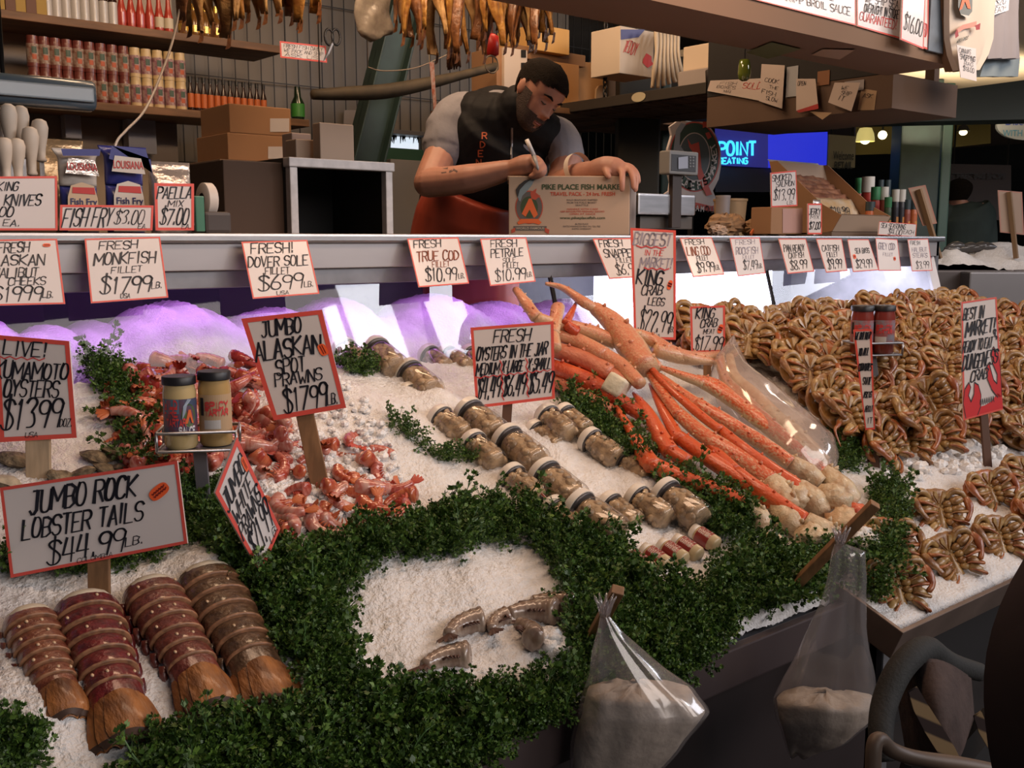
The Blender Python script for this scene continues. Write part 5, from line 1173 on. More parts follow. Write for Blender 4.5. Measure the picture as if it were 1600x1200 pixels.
# pale glossy overhead bar at the left edge, hung from the roof
p0 = at_y(-60, 152, 2.6); p1 = at_y(146, 152, 2.6); b = MB(); rows = []
for k, s_ in ((0, .6), (.01, .9), (.03, 1), (.97, 1), (.99, .9), (1, .6)):
    rows.append([Vector((p0.x+(p1.x-p0.x)*k, 2.6+.035*s_*math.copysign(abs(math.cos(q))**.6, math.cos(q)), p1.z+.036*s_*math.copysign(abs(math.sin(q))**.6, math.sin(q)))) for q in [2*math.pi*j/16 for j in range(16)]])
root = thing('hanging_rail', 'glossy blue-grey rounded housing hung above the knives at the left edge', 'fixture', (p1.x-.1, 2.6, p1.z)); b.grid(rows, True, True, True); b.build('housing', mat('blue_grey_plastic', (.12, .17, .22), .25, coat=.5), root, True)
b = MB(); b.bbox((p0.x, 2.555, p1.z-.018), (p1.x-.012, 2.568, p1.z+.016), .004); b.build('clear_front', mat('milky_front', (.52, .60, .66), .25, coat=.5), root)
b = MB(); b.tube([(p1.x-.2, 2.6, p1.z+.03), (p1.x-.2, 2.6, 3.55)], .005, 6); b.build('hanger', DARK, root)
# white cord hanging
b = MB(); b.tube(smooth_path([at_y(300, -60, 3.0), at_y(284, 0, 3.0), at_y(268, 70, 2.98), at_y(242, 140, 2.92), at_y(222, 178, 2.84), at_y(196, 205, 2.72), at_y(180, 228, 2.62), at_y(172, 290, 2.56), Vector((at_y(172, 300, 2.56).x, 2.56, ZT+.003))], 5), .0035, 6); o = tag(b.build('power_cord', mat('white_cord', (.55, .50, .48), .5), None, True), 'thin white cord hanging down in front of the shelves', 'cord')
# ------------------------------------------------------------------ middle and right background
# wire grid on the grey wall
b = MB(); yw = 5.27
for i in range(48):
    x = 2.12+i*.075; b.box((x, yw, 1.75), (x+.004, yw+.004, 3.5))
for zz in (1.9, 2.35, 2.8, 3.25): b.box((2.1, yw-.003, zz), (5.7, yw+.001, zz+.005))
tag(b.build('wire_grid', mat('grid_wire', (.045, .042, .04), .5, .5)), 'dark wire grid panel fixed on the grey wall behind the counter', 'grid')
# leaning green steel brace
p0 = at_y(640, -30, 4.3); p1 = at_y(558, 300, 4.3); p1 = p0+(p1-p0)*((p0.z-.0)/(p0.z-p1.z)); ax = (p0-p1); L = ax.length+.6
M = basis(p1, ax, (0, -1, 0)); b = MB()
for lo, hi in (((-.085, 0, -.006), (.085, L, .006)), ((-.085, 0, -.05), (-.073, L, .05)), ((.073, 0, -.05), (.085, L, .05))): b.bbox(lo, hi, .003, M)
o = b.build('brace_beam', DARKGREEN); structure(o)
# horizontal weathered pole hung across
b = MB(); b.tube(smooth_path([at_y(488, 148, 3.9), at_y(540, 146, 3.9), at_y(600, 143, 3.9), at_y(660, 132, 3.9), at_y(720, 118, 3.9), at_y(775, 104, 3.9)], 4), [.020+.012*math.sin(math.pi*min(1, i/16)) for i in range(21)], 10)
root = thing('wooden_pole', 'long weathered pole hung level above the metal-framed box', 'pole', at_y(640, 138, 3.9)); b.build('shaft', mat('weathered_wood', (.085, .062, .035), .7, noise=.4, nscale=14), root, True)
b = MB()
for px in (500, 770):
    q = at_y(px, 148 if px < 600 else 104, 3.9); b.tube([q, (q.x, q.y, 3.56)], .003, 5)
b.build('hanging_wire', DARK, root)
# a clothes-line of sagging cord
b = MB(); b.tube(smooth_path([at_y(575, 105, 3.8), at_y(600, 111, 3.8), at_y(650, 106, 3.8), at_y(700, 85, 3.8)], 5), .003, 5)
for px, py in ((575,105),(700,85)): q = at_y(px, py, 3.8); b.tube([q, (q.x, q.y, 3.56)], .002, 5)
tag(b.build('rope', mat('grey_rope', (.25, .20, .16), .7), None, True), 'thin slack cord strung in front of the green brace', 'cord')
# red paper sign, scissors, small hung bits
c = [at_y(x, y, 4.35) for x, y in ((437,64),(509,72),(511,98),(438,90))]
s = sign('notice', 'small white notice with a thick red edge left of the hanging scissors', 'sign', c, [('FRESH FISH DAILY',.08,.92,.14,.36),('WE PACK AND SHIP',.08,.92,.42,.62),('ASK US',.1,.8,.68,.88)], .003, .12)
b = MB(); q = at_y(440, 64, 4.35)
for px in (445, 503): q = at_y(px, 66, 4.36); b.tube([q, (q.x, q.y, 3.56)], .002, 5)
b.build('hanging_wire', DARK, s)
root = thing('scissors', 'black-handled scissors hung point down beside the small notice', 'scissors', at_y(518, 66, 4.3)); m_ = mat('black_plastic', (.012, .012, .014), .4)
for px in (514, 525):
    b = MB(); q = at_y(px, 58, 4.3); b.tube([q+Vector((.022*math.cos(a), 0, .036*math.sin(a))) for a in [2*math.pi*k/14 for k in range(15)]], .006, 6, False); b.build('handle', m_, root, True)
b = MB(); b.tube([at_y(519, 68, 4.3), at_y(512, 84, 4.3), at_y(505, 96, 4.3)], [.008, .009, .001], 6); b.build('blade', STEELD, root)
b = MB(); q = at_y(519, 48, 4.3); b.tube([q, (q.x, q.y, 3.56)], .002, 5); b.build('hanging_wire', DARK, root)
# dark bottles with a green cap at the shelf end
q = at_y(465, 160, YS+.1); bottle('spray_bottle', q.x, YS+.1, ZS2, [(.03, 0), (.033, .02), (.033, .09), (.018, .12), (.014, .17)], mat('dark_green_glass', (.012, .03, .012), .2, coat=.5), mat('green_plastic', (.05, .25, .04), .4), [(.035, .02), (.0355, .085)], label='dark bottle with a green band at the end of the lower shelf')
# hanging clear bag of white stuff
root = thing('plastic_bag', 'pale crumpled plastic bag hung beside the dried fish', 'bag', at_y(584, 35, 3.3)); rows = []; rgp = random.Random(4)
zt = at_y(584, -40, 3.3).z; zb = at_y(584, 62, 3.3).z; xa = at_y(554, 40, 3.3).x; xb = at_y(615, 40, 3.3).x
for i in range(14):
    k = i/13; row = []
    for j in range(22):
        a = 2*math.pi*j/22; w_ = (xb-xa)/2*(.72+.28*k)*(1 if k < .9 else 1-.8*(k-.9)/.1); row.append(Vector(((xa+xb)/2+w_*math.cos(a)*(1+.06*math.sin(3*a+k*9))+.006*math.sin(k*9), 3.3+.03*math.sin(a)*(1+.2*math.sin(4*a+i)), zt+(zb-zt)*k+(.010 if k > .8 else 0)*math.cos(a))))
    rows.append(row)
b = MB(); b.grid(rows, True, True, True); b.build('bag_film', mat('milky_plastic', (.50, .44, .38), .25, noise=.35, nscale=26, coat=.6, bump=.6, bscale=24), root, True)
b = MB(); b.tube([((xa+xb)/2, 3.3, zt), ((xa+xb)/2, 3.3, 3.56)], .004, 5); b.build('hanging_wire', DARK, root)
# red float with a looped rope
q = at_y(769, 70, 3.3); root = thing('fishing_float', 'red cylindrical fishing float hung on a pale cord above the worker', 'float', q)
b = MB(); b.lathe([(.012, -.045), (.026, -.038), (.028, 0), (.026, .032), (.010, .042)], 18, Matrix.Translation(q)); b.build('float_body', mat('float_red', (.60, .025, .02), .4), root, True)
b = MB(); b.tube([q+Vector((0, 0, .04)), (q.x+.005, 3.3, 3.56)], .004, 5); b.tube([q+Vector((-.012+.034*math.cos(a), -.01, -.078+.034*math.sin(a))) for a in [2*math.pi*k/18 for k in range(19)]], .0032, 6, False); b.tube([q+Vector((0, 0, .03)), at_y(752, 10, 3.3), at_y(745, -30, 3.3)], .006, 6)
b.build('cord', mat('pale_cord', (.46, .38, .28), .7), root, True)
# orange striped strip hanging
c = [at_y(x, y, 3.6) for x, y in ((671,97),(678,97),(684,194),(680,194))]
root = thing('tape_measure', 'narrow orange and white strip hanging behind the worker', 'tape', c[0]); b = MB(); b.quad(*c); b.quad(*[p+Vector((0, .002, 0)) for p in reversed(c)]); b.build('strip', mat('orange_strip', (.52, .13, .05), .5, col2=(.60, .45, .38), nscale=40), root)
b = MB(); b.tube([c[0], (c[0].x, 3.6, 3.56)], .002, 5); b.tube([c[2], c[2]-Vector((0, 0, .03))], .006, 6); b.build('cord', mat('pale_cord', (.46, .38, .28), .7), root)
# low window glimpse and green board behind
WIN = mat('sky_glow_glass', (.8, .85, .9), .4, emit=(.80, .90, 1.0), estr=1.0)
b = MB(); b.quad(*[at_y(x, y, 5.26) for x, y in ((590,208),(604,208),(604,250),(590,250))]); o = structure(b.build('window_1', WIN))
b = MB(); b.quad(*[at_y(x, y, 5.26) for x, y in ((612,212),(654,212),(654,234),(610,234))]); o2 = structure(b.build('window_2', WIN))
rgp = random.Random(8); b = MB()
for k in range(26):
    px = rgp.uniform(606, 656); h = rgp.uniform(6, 17); b.tube([at_y(px, 208, 5.22), at_y(px+rgp.uniform(-3, 3), 208+h, 5.22)], [.008, .002], 4)
root = thing('dried_grass', 'dark fringe hanging before the small bright window', 'stems', at_y(630, 215, 5.22)); b.build('fringe', mat('dark_stems', (.05, .05, .05), .7), root)
b = MB(); a = at_y(600, 205, 5.15); c = at_y(668, 205, 5.15); b.bbox((a.x, 5.12, a.z-.012), (c.x, 5.28, a.z+.012), .003); tag(b.build('wall_shelf', mat('grey_board', (.16, .16, .18), .5)), 'thin grey wall shelf above the small bright window', 'shelf')
a = at_y(600, 360, 5.0); c = at_y(662, 234, 5.0); b = MB(); b.bbox((a.x, 5.0, .42), (c.x, 5.04, c.z), .004); tag(b.build('chalkboard', mat('green_board', (.035, .105, .07), .6)), 'dull green board standing behind the metal-framed box', 'board')
a = at_y(612, 360, 4.6); c = at_y(640, 250, 4.6); b = MB(); b.bbox((a.x, 4.6, .42), (c.x+.25, 4.64, c.z), .004); tag(b.build('panel_board', mat('pale_grey_board', (.24, .215, .19), .7)), 'plain grey-beige board behind the worker, at his elbow', 'board')
b = MB(); b.quad(*[at_y(x, y, 5.25) for x, y in ((538,172),(560,172),(558,205),(536,205))]); b.quad(*[at_y(x, y, 5.255) for x, y in ((536,205),(558,205),(560,172),(538,172))]); tag(b.build('paper_note', mat('paper_plain', (.36, .32, .30), .7)), 'grey paper note on the wall left of the green brace', 'note', 'notes on the grey wall')
b = MB(); b.quad(*[at_y(x, y, 5.25) for x, y in ((600,178),(608,178),(608,202),(600,202))]); b.quad(*[at_y(x, y, 5.255) for x, y in ((600,202),(608,202),(608,178),(600,178))]); tag(b.build('paper_note', mat('paper_plain', (.36, .32, .30), .7)), 'narrow paper note on the wall right of the green brace', 'note', 'notes on the grey wall')
# hanging lamps' strip sign: dried fish line
DF = [mat('dried_fish_gold', (.46, .24, .055), .45, col2=(.24, .095, .02), nscale=30, bump=.4, bscale=60, coat=.25), mat('dried_fish_tan', (.52, .33, .14), .5, col2=(.30, .15, .05), nscale=26, bump=.4, bscale=60), mat('dried_fish_brown', (.24, .095, .03), .45, col2=(.11, .038, .012), nscale=30, bump=.4, bscale=60, coat=.25)]
def dried_fish(px, py_tip, y, w_, l_, k, seed_, grp):
    rg2 = random.Random(seed_); tip = at_y(px, py_tip, y); top = Vector((tip.x+rg2.uniform(-.01, .01), y, tip.z+l_)); rows = []
    tw = rg2.uniform(-.9, .9); cv = rg2.uniform(.010, .03)
    for i in range(13):
        q = i/12; c0 = top.lerp(tip, q)+Vector((.012*math.sin(q*4+seed_), .01*math.sin(q*3+seed_*2), 0))
        ww = w_*(.30+.70*math.sin(math.pi*min(1, .15+q*.95))**.8)*(1 if q < .98 else .5); ang = tw*q+rg2.uniform(-.05, .05); row = []
        for j in range(9):
            u = j/4-1; x = u*ww*.5; d = cv*(u*u-.4)+.006*math.sin(5*u+q*7+seed_)
            row.append(c0+Vector((x*math.cos(ang)-d*math.sin(ang), x*math.sin(ang)+d*math.cos(ang), .012*abs(u)*math.sin(q*9))))
        rows.append(row)
    back = [[p+Vector((0, .006, 0)) for p in reversed(r_)] for r_ in rows]
    root = thing('dried_fish', 'brown dried fish hanging in the row under the ceiling', 'dried fish', top, grp)
    b = MB(); b.grid([f_+k_ for f_, k_ in zip(rows, back)], True, True, True); b.build('fish_body', DF[k], root, True)
    b = MB(); e = rows[-1]; mid = e[4]; b.grid([[mid+Vector((-.006, 0, .01)), mid+Vector((.006, 0, .01))], [mid+Vector((-.010, 0, -.018)), mid+Vector((.004, .004, -.024))], [mid+Vector((-.016, 0, -.034)), mid+Vector((-.004, .004, -.030))]])
    b.build('tail_fin', DF[2], root, True)
    b = MB(); b.tube([top, (top.x, top.y, 2.53)], .0015, 4); b.build('hook_string', DARK, root)
rgd = random.Random(14); GF = 'dried fish hung in a row'
spec = [(292,34),(300,44),(318,50),(330,40),(340,36),(352,60),(362,42),(372,34),(382,30),(405,30),(430,22),(450,26),(472,36),(392,22),(418,24),(440,10),(460,32),(487,22),(500,8)]
for i, (px, py) in enumerate(spec): dried_fish(px, py, 3.05+rgd.uniform(-.08, .08), rgd.uniform(.05, .085), .30, rgd.choice([0, 0, 1, 1, 2]), i, GF)
for i in range(36):
    px = 622+i*6.8+rgd.uniform(-3, 3); py = 50+rgd.uniform(-18, 26)+(12 if 660 < px < 760 else 0); dried_fish(px, py, 3.0+rgd.uniform(-.10, .14), rgd.uniform(.03, .06), .30, rgd.choice([0, 0, 1, 2, 2, 2]), 50+i, GF)
for i, (px, py) in enumerate(((812,62),(826,58),(842,52),(856,44))): dried_fish(px, py, 3.0, rgd.uniform(.045, .06), .30, (2, 1, 0, 1)[i], 90+i, GF)
b = MB(); b.bbox((.5, 2.95, 2.52), (3.4, 2.98, 2.55), .004); b.bbox((.5, 3.08, 2.52), (3.4, 3.11, 2.55), .004)
for x in (.7, 1.9, 3.2): b.tube([(x, 2.96, 2.55), (x, 2.96, 3.55)], .006, 5); b.tube([(x, 3.10, 2.55), (x, 3.10, 3.55)], .006, 5)
tag(b.build('hanging_rack', mat('dark_rod', (.03, .025, .02), .5, .4)), 'dark double rail the dried fish hang from', 'rack')
q = at_y(708, 68, 3.0); b = MB()
for k in range(26):
    a = rgd.uniform(0, 6.28); s_ = rgd.uniform(.4, 1); b.tube([q, q+Vector((.02*math.cos(a)*s_, .02*math.sin(a)*s_, -.035)), q+Vector((.028*math.cos(a)*s_, .028*math.sin(a)*s_, -.07-.02*rgd.random()))], [.006, .008, .003], 5)
b.tube([q, (q.x, q.y, 2.53)], .003, 4); tag(b.build('dried_bundle', DF[2], None, True), 'dark bundle of dried fish tails below the hanging row', 'dried fish')
# ---- cardboard boxes high behind the worker, on a hung loft shelf
b = MB(); a = at_y(790, 195, 4.0); c = at_y(985, 195, 4.0); b.bbox((a.x-.1, 3.95, 2.14), (c.x+.5, 4.5, 2.17), .004)
for xx in (a.x, c.x+.4):
    b.box((xx-.01, 4.2, 2.17), (xx+.01, 4.22, 3.55))
tag(b.build('loft_shelf', SHELFWOOD), 'hung wooden loft shelf carrying boxes behind the worker', 'shelf')
CARDO = mat('lit_cardboard', (.42, .21, .075), .75, noise=.1, nscale=3)  # orange lamp light is put into this cardboard colour
GB = 'boxes on the loft shelf'
def loft(name, label, x0, y0, x1, y1, y, dy, m, zb=None):
    a = at_y(x0, y1, y); c = at_y(x1, y0, y); z0 = at_y((x0+x1)/2, y1, y).z; z1 = at_y((x0+x1)/2, y0, y).z
    b = MB(); b.bbox((a.x, y, z0 if zb is None else zb), (c.x, y+dy, z1), .003); return tag(b.build(name, m), label, 'box', GB)
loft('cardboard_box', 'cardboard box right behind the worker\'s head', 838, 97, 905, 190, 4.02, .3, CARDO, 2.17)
loft('cardboard_box', 'orange-lit cardboard box topmost above the worker\'s head', 836, 42, 890, 82, 4.0, .3, mat('orange_lit_cardboard', (.62, .36, .12), .75))  # orange light is put into a brighter cardboard copy
loft('cardboard_box', 'dark cardboard box in shadow under the brown soffit', 806, 78, 915, 97, 4.05, .3, mat('shadow_cardboard', (.22, .11, .045), .8))  # shade is put into a darker cardboard copy
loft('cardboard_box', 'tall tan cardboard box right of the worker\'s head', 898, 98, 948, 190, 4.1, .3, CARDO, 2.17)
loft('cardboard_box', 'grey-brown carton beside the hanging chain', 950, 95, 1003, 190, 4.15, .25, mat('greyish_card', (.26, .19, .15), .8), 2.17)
o = loft('carton', 'pale box with black square marks above the worker\'s shoulder', 788, 76, 824, 190, 3.97, .2, mat('pale_box', (.60, .50, .42), .7), 2.17)
b = MB()
for px, py in ((818,84),(818,104)): b.quad(*[at_y(px+dx, py+dy, 3.968) for dx, dy in ((-4,-6),(4,-6),(4,6),(-4,6))])
b.build('printed_square', DARK, o)
loft('carton', 'brown carton with a white label left of the pale box', 776, 74, 790, 140, 3.99, .2, CARD)
# white box with red script, towels, paper stack
q0 = at_y(968, 118, 3.6)
o = loft('carton', 'white carton with red handwriting, above the plank shelf', 968, 45, 1022, 118, 3.6, .2, mat('white_carton', (.62, .52, .42), .7)); o['label'] = 'white carton with red handwriting, hung above the plank shelf'
b = MB(); b.quad(*[at_y(x, y, 3.598) for x, y in ((970,46),(1008,46),(998,58),(970,62))]); b.build('blue_band', mat('blue_print', (.06, .07, .22), .5), o)
b = MB()
for st in text_strokes('TEDDY', 0, 1, 0, 1, 1, .3, .1): ribbon(b, [(u*.09, v*.06) for u, v in st], .005, lambda a, c: at_y(976, 62, 3.597)+Vector((a, 0, -c)), .7)
b.build('lettering', REDINK, o)
b = MB(); b.poly([at_y(x, y, 3.597) for x, y in ((1005,92),(1010,83),(1018,88),(1018,96),(1022,100),(1012,106),(1004,98))]); b.build('red_mark', REDINK, o)
b = MB(); b.tube([at_y(994, 46, 3.66), (at_y(994, 46, 3.66).x, 3.66, 3.55)], .004, 5); b.build('hanging_wire', DARK, o)
rgt = random.Random(6); root = thing('apron_bundle', 'cream bundle of folded cloths hanging beside the red-lettered carton', 'cloth', at_y(1045, 60, 3.5))
for k in range(7):
    b = MB(); px = 1025+k*5.5; b.tube(smooth_path([at_y(px, 45, 3.5+.01*k), at_y(px+1, 80, 3.49), at_y(px-3+k*1.5, 112, 3.49), at_y(px-6+k*3.5, 128+rgt.uniform(0, 12), 3.5)], 4), [.012+.002*math.sin(i) for i in range(13)], 8, True, .7); b.build('cloth_fold', mat('cream_cloth', (.60, .48, .34), .8, noise=.1, nscale=8), root, True)
b = MB(); q = at_y(1044, 45, 3.52); b.tube([(q.x, 3.52, q.z), (q.x, 3.52, 3.55)], .005, 5); b.build('hanging_wire', DARK, root)
# ---- plank shelf with a dark edge, hung on chains
PL = mat('old_planks', (.17, .095, .06), .75, col2=(.08, .04, .025), nscale=6, stretch=(1, 5, 5))
a = at_y(868, 205, 3.05); c = at_y(1105, 150, 3.05)
def slopebox(name, m, pl, pr, y, dy, dz, label, cat):
    A = at_y(*pl, y); B_ = at_y(*pr, y); ax = B_-A; M = basis(A, ax, (0, 0, 1)); L = ax.length; b = MB(); b.bbox((0, 0, -dz), (dy, L, 0), .004, Matrix.Identity(4)); 
    b.v = [M @ Vector((-v.x, v.y, v.z)) for v in b.v]; return tag(b.build(name, m), label, cat) if label else b.build(name, m)
XP = 3.70; zsh = 2.15
def at_x(px, py, x): return at_plane(px, py, (x, 0, 0), (1, 0, 0))
root = thing('plank_shelf', 'old plank shelf with a dark front edge hung on a chain beside the worker', 'shelf', (XP, 3.9, zsh))
b = MB(); b.bbox((XP, 3.06, zsh), (XP+.03, 5.05, zsh+.05), .003); b.build('front_edge', mat('dark_edge', (.035, .028, .022), .6), root)
for k in range(5):
    b = MB(); b.bbox((XP+.02+k*.14, 3.07, zsh-.006-.005*(k % 2)), (XP+.158+k*.14, 5.05, zsh+.016), .003); b.build('plank', PL, root)
q = at_x(998, 165, XP); b = MB(); b.lathe([(.045, 0), (.045, .003), (.0, .003)], 20, frame((XP-.0005, q.y, zsh+.026), (0, -1, 0), (0, 0, .5), (-1, 0, 0)), True, False); b.build('oval_sticker', mat('cream_sticker', (.50, .44, .30), .5), root)
for px in (945,):
    q = at_x(px, 160, XP+.05); b = MB(); zz = zsh+.05; k = 0
    while zz < 3.5:
        pts = [Vector((q.x+(.011*math.cos(t) if k % 2 else 0), q.y+(0 if k % 2 else .011*math.cos(t)), zz+.019*math.sin(t))) for t in [2*math.pi*j/10 for j in range(11)]]; b.tube(pts, .0045, 5, False); zz += .027; k += 1
    b.build('chain', mat('dark_chain', (.05, .045, .04), .4, .8), root, True)
for y_ in (3.2, 4.9):
    b = MB(); b.tube([(XP+.6, y_, zsh), (XP+.6, y_, 3.55)], .006, 5); b.build('hanging_rod', DARK, root)
# cutting board and hook on it
a = at_y(924, 160, 3.3); b = MB(); q = at_x(936, 140, XP+.12); M = frame((q.x, q.y, zsh+.018), (1, 0, 0), (0, 0, 1), (0, -1, 0)); ol = [(.03*math.cos(t)-.0, .0) for t in (0,)]
b.prism([(-.034, 0), (.040, 0), (.036, .09), (.028, .112), (.008, .118), (-.012, .112), (-.028, .095)], .012, M); tag(b.build('cutting_board', mat('board_tan', (.48, .32, .18), .6)), 'small rounded wooden board leaning on the plank shelf by the chain', 'board')
q0 = at_x(1062, 106, XP+.06); q1 = at_x(1150, 106, XP+.06); z_ = at_x(1105, 106, XP+.06).z
b = MB(); b.bbox((XP+.05, q1.y, zsh+.017), (XP+.35, q0.y, z_), .004); tag(b.build('paper_stack', mat('grey_white_paper', (.36, .31, .29), .7)), 'grey-lit lower stack of paper on the plank shelf', 'paper stack')  # dim grey light on the white paper is put into its colour
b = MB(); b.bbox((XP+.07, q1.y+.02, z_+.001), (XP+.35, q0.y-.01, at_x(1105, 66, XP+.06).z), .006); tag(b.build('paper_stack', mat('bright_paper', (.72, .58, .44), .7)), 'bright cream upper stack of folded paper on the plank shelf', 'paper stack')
q = at_x(1090, 145, XP-.06); b = MB(); b.lathe([(.022, 0), (.026, .05), (.02, .055)], 14, Matrix.Translation((XP+.028, q.y, zsh+.051))); tag(b.build('cup', mat('dark_cup', (.04, .035, .035), .4), None, True), 'small dark cup at the right of the cream cloths', 'cup')
# ---- the long second soffit further back
SOF = mat('soffit_brown', (.20, .12, .075), .8, noise=.12, nscale=1.5)
b = MB(); b.box((XP, 2.15, 2.0), (4.20, 3.05, 2.13)); b.box((XP+.4, 2.2, 2.1), (XP+.44, 2.24, 3.55)); b.box((XP+.4, 2.9, 2.1), (XP+.44, 2.94, 3.55)); structure(b.build('beam_back', mat('soffit_dark', (.13, .08, .055), .8, noise=.15, nscale=2)))
# notes pinned along it
GN = 'handwritten notes pinned above the right counter'
def note(px4, y, lines, label, m=None, lean=0): 
    c = [at_x(x, yy, XP-.012+(y-3.2)) for x, yy in px4]; return sign('paper_note', label, 'note', c, lines, .0015, 0, paper=m or mat('note_paper', (.56, .47, .43), .7), group=GN)
yn = 3.20
note([(1110,126),(1198,122),(1190,158),(1105,142)], yn, [('FISH',.2,.5,.15,.35),('BOXES',.16,.5,.42,.62),('#4',.3,.44,.7,.9),('SOLD',.62,.95,.2,.5,REDINK)], 'wide grey note with black and red writing left in the row of notes')
note([(1190,100),(1226,102),(1222,170),(1186,158)], yn-.01, [('COOK',.2,.8,.35,.45),('THE',.4,.8,.52,.6),('FISH',.1,.7,.66,.76),('SLOW',.3,.8,.8,.9)], 'tall curling note beside the green glass float')
note([(1244,123),(1274,123),(1278,163),(1244,173)], yn-.02, [('OPEN',.1,.5,.08,.22)], 'blank white note with a red lower corner in the row of notes')
b = MB(); b.poly([at_x(x, y, XP-.04) for x, y in ((1244,173),(1278,162),(1279,170),(1248,176))]); tag(b.build('paper_note', mat('red_card', (.40, .03, .03), .6)), 'slip of red card under the blank white note', 'note', GN)
note([(1304,129),(1344,129),(1330,174),(1294,160)], yn-.03, [('WE',.35,.6,.15,.3),('SHIP',.4,.8,.35,.5),('IT',.35,.6,.55,.75)], 'tilted square note with scribbled writing, right of the row of notes')
note([(1276,140),(1302,136),(1296,168),(1278,170)], yn+.015, [('CRAB',.1,.9,.1,.4),('MEAT',.1,.9,.5,.8)], 'tan note half hidden behind the tilted square note', mat('note_tan', (.46, .32, .20), .7))
note([(1346,138),(1370,142),(1366,172),(1340,172)], yn+.01, [('ASK',.2,.8,.2,.4)], 'crumpled tan note at the right end of the notes', mat('note_tan', (.46, .32, .20), .7))
b = MB(); b.poly([at_x(x, y, XP-.03) for x, y in ((1265,174),(1300,176),(1285,187))]); tag(b.build('paper_note', mat('note_tan2', (.40, .28, .18), .7)), 'triangular paper scrap hanging below the blank white note', 'note', GN)
for x0, y0_, x1, y1_, lb, m_ in ((1230,105,1246,150,'blue-white shiny strip between two notes', mat('shiny_strip', (.40, .42, .46), .3)), (1278,112,1296,132,'brown paper patch at the back of the notes', mat('brown_patch', (.25, .11, .05), .7)), (1320,128,1350,140,'grey paper edge behind the tilted square note', mat('note_grey', (.35, .33, .35), .7))):
    q0 = at_x(x0, y0_, XP-.004); q1 = at_x(x1, y1_, XP-.004); b = MB(); b.box((XP-.006, q1.y, q1.z), (XP-.004, q0.y, q0.z)); tag(b.build('paper_note', m_), lb, 'note', GN)
b = MB(); b.bbox((XP-.002, 2.16, 2.131), (XP+.012, 3.05, 2.40), .003); o = tag(b.build('pin_board', mat('dark_pin_board', (.02, .018, .018), .8)), 'dark board the handwritten notes are pinned on', 'board')
# green glass float hanging
q = at_y(1163, 112, 2.6); root = thing('glass_float', 'green glass float hanging under the brown soffit', 'float', q); b = MB(); b.lathe([(.010, -.036), (.022, -.028), (.026, -.008), (.024, .02), (.020, .045)], 18, Matrix.Translation(q)); b.build('glass_body', mat('green_glass', (.13, .17, .02), .08, coat=.6, spec=.8), root, True)
b = MB(); b.tube([q+Vector((0, 0, .04)), (q.x, q.y, 3.56)], .003, 5); b.build('cord', DARK, root)
# ---- the big front soffit with price boards
ZSO = 2.10; XS = 3.56
b = MB(); b.box((-.8, 1.84, ZSO), (XS, 2.10, 2.9)); structure(b.build('ceiling_soffit', SOF))
b = MB(); b.box((.2, 1.95, 2.9), (.24, 2.0, 3.6)); b.box((3.2, 1.95, 2.9), (3.24, 2.0, 3.6)); b.build('hanger', DARK, bpy.data.objects['ceiling_soffit'])
# papers on its underside
for pts, m_, lb in (([(1165,82),(1206,66),(1252,77),(1200,92)], mat('green_flyer', (.10, .12, .04), .7), 'green flyer stuck flat under the front soffit'), ([(1268,86),(1285,77),(1336,78),(1312,93)], mat('pale_flyer', (.42, .30, .22), .7), 'pale flyer stuck flat under the front soffit')):
    b = MB(); b.poly([at_z(x, y, ZSO-.004) for x, y in pts]); tag(b.build('flyer', m_), lb, 'flyer', 'flyers under the front soffit')
GBD = 'price boards on the front soffit'
def board(px4, lines, label, y=1.835, border=.03): 
    c = [at_plane(x, yy, (0, y, 2), (0, -1, 0)) for x, yy in px4]; return sign('price_board', label, 'sign', c, lines, .004, border, group=GBD)
board([(1120,-70),(1336,-50),(1337,40),(1165,-4)], [('YOUR CHOICE',.42,.80,.52,.64),('IN A SHRIMP BROIL SAUCE',.14,.95,.70,.84)], 'long white price board, leftmost on the front soffit')
board([(1339,-50),(1410,-45),(1407,61),(1339,41)], [('WE SHIP SEA',.18,.92,.44,.56),('OVERNIGHT IN STORE',.16,.94,.58,.72),('GUARANTEED!',.06,.90,.74,.88,REDINK)], 'white price board with a red last line, second on the front soffit')
board([(1411,-30),(1446,-10),(1443,77),(1407,62)], [('$16.00',.12,.92,.52,.80,BLACK,.09)], 'narrow white board with large 16.00 on the front soffit', y=1.80)
board([(1434,-30),(1451,-20),(1450,78),(1440,74)], [('RED',.2,.8,.6,.8,REDINK)], 'slim white and pink board at the right end of the front soffit', y=1.83)
b = MB(); a = at_y(1452, 20, 1.83); c = at_y(1475, 20, 1.83); b.bbox((a.x, 1.825, at_y(1460, 82, 1.83).z), (c.x, 1.838, 2.5), .003); tag(b.build('banner', mat('blue_grey_cloth', (.16, .20, .25), .6, noise=.15, nscale=30)), 'blue-grey cloth strip at the end of the front soffit', 'banner')
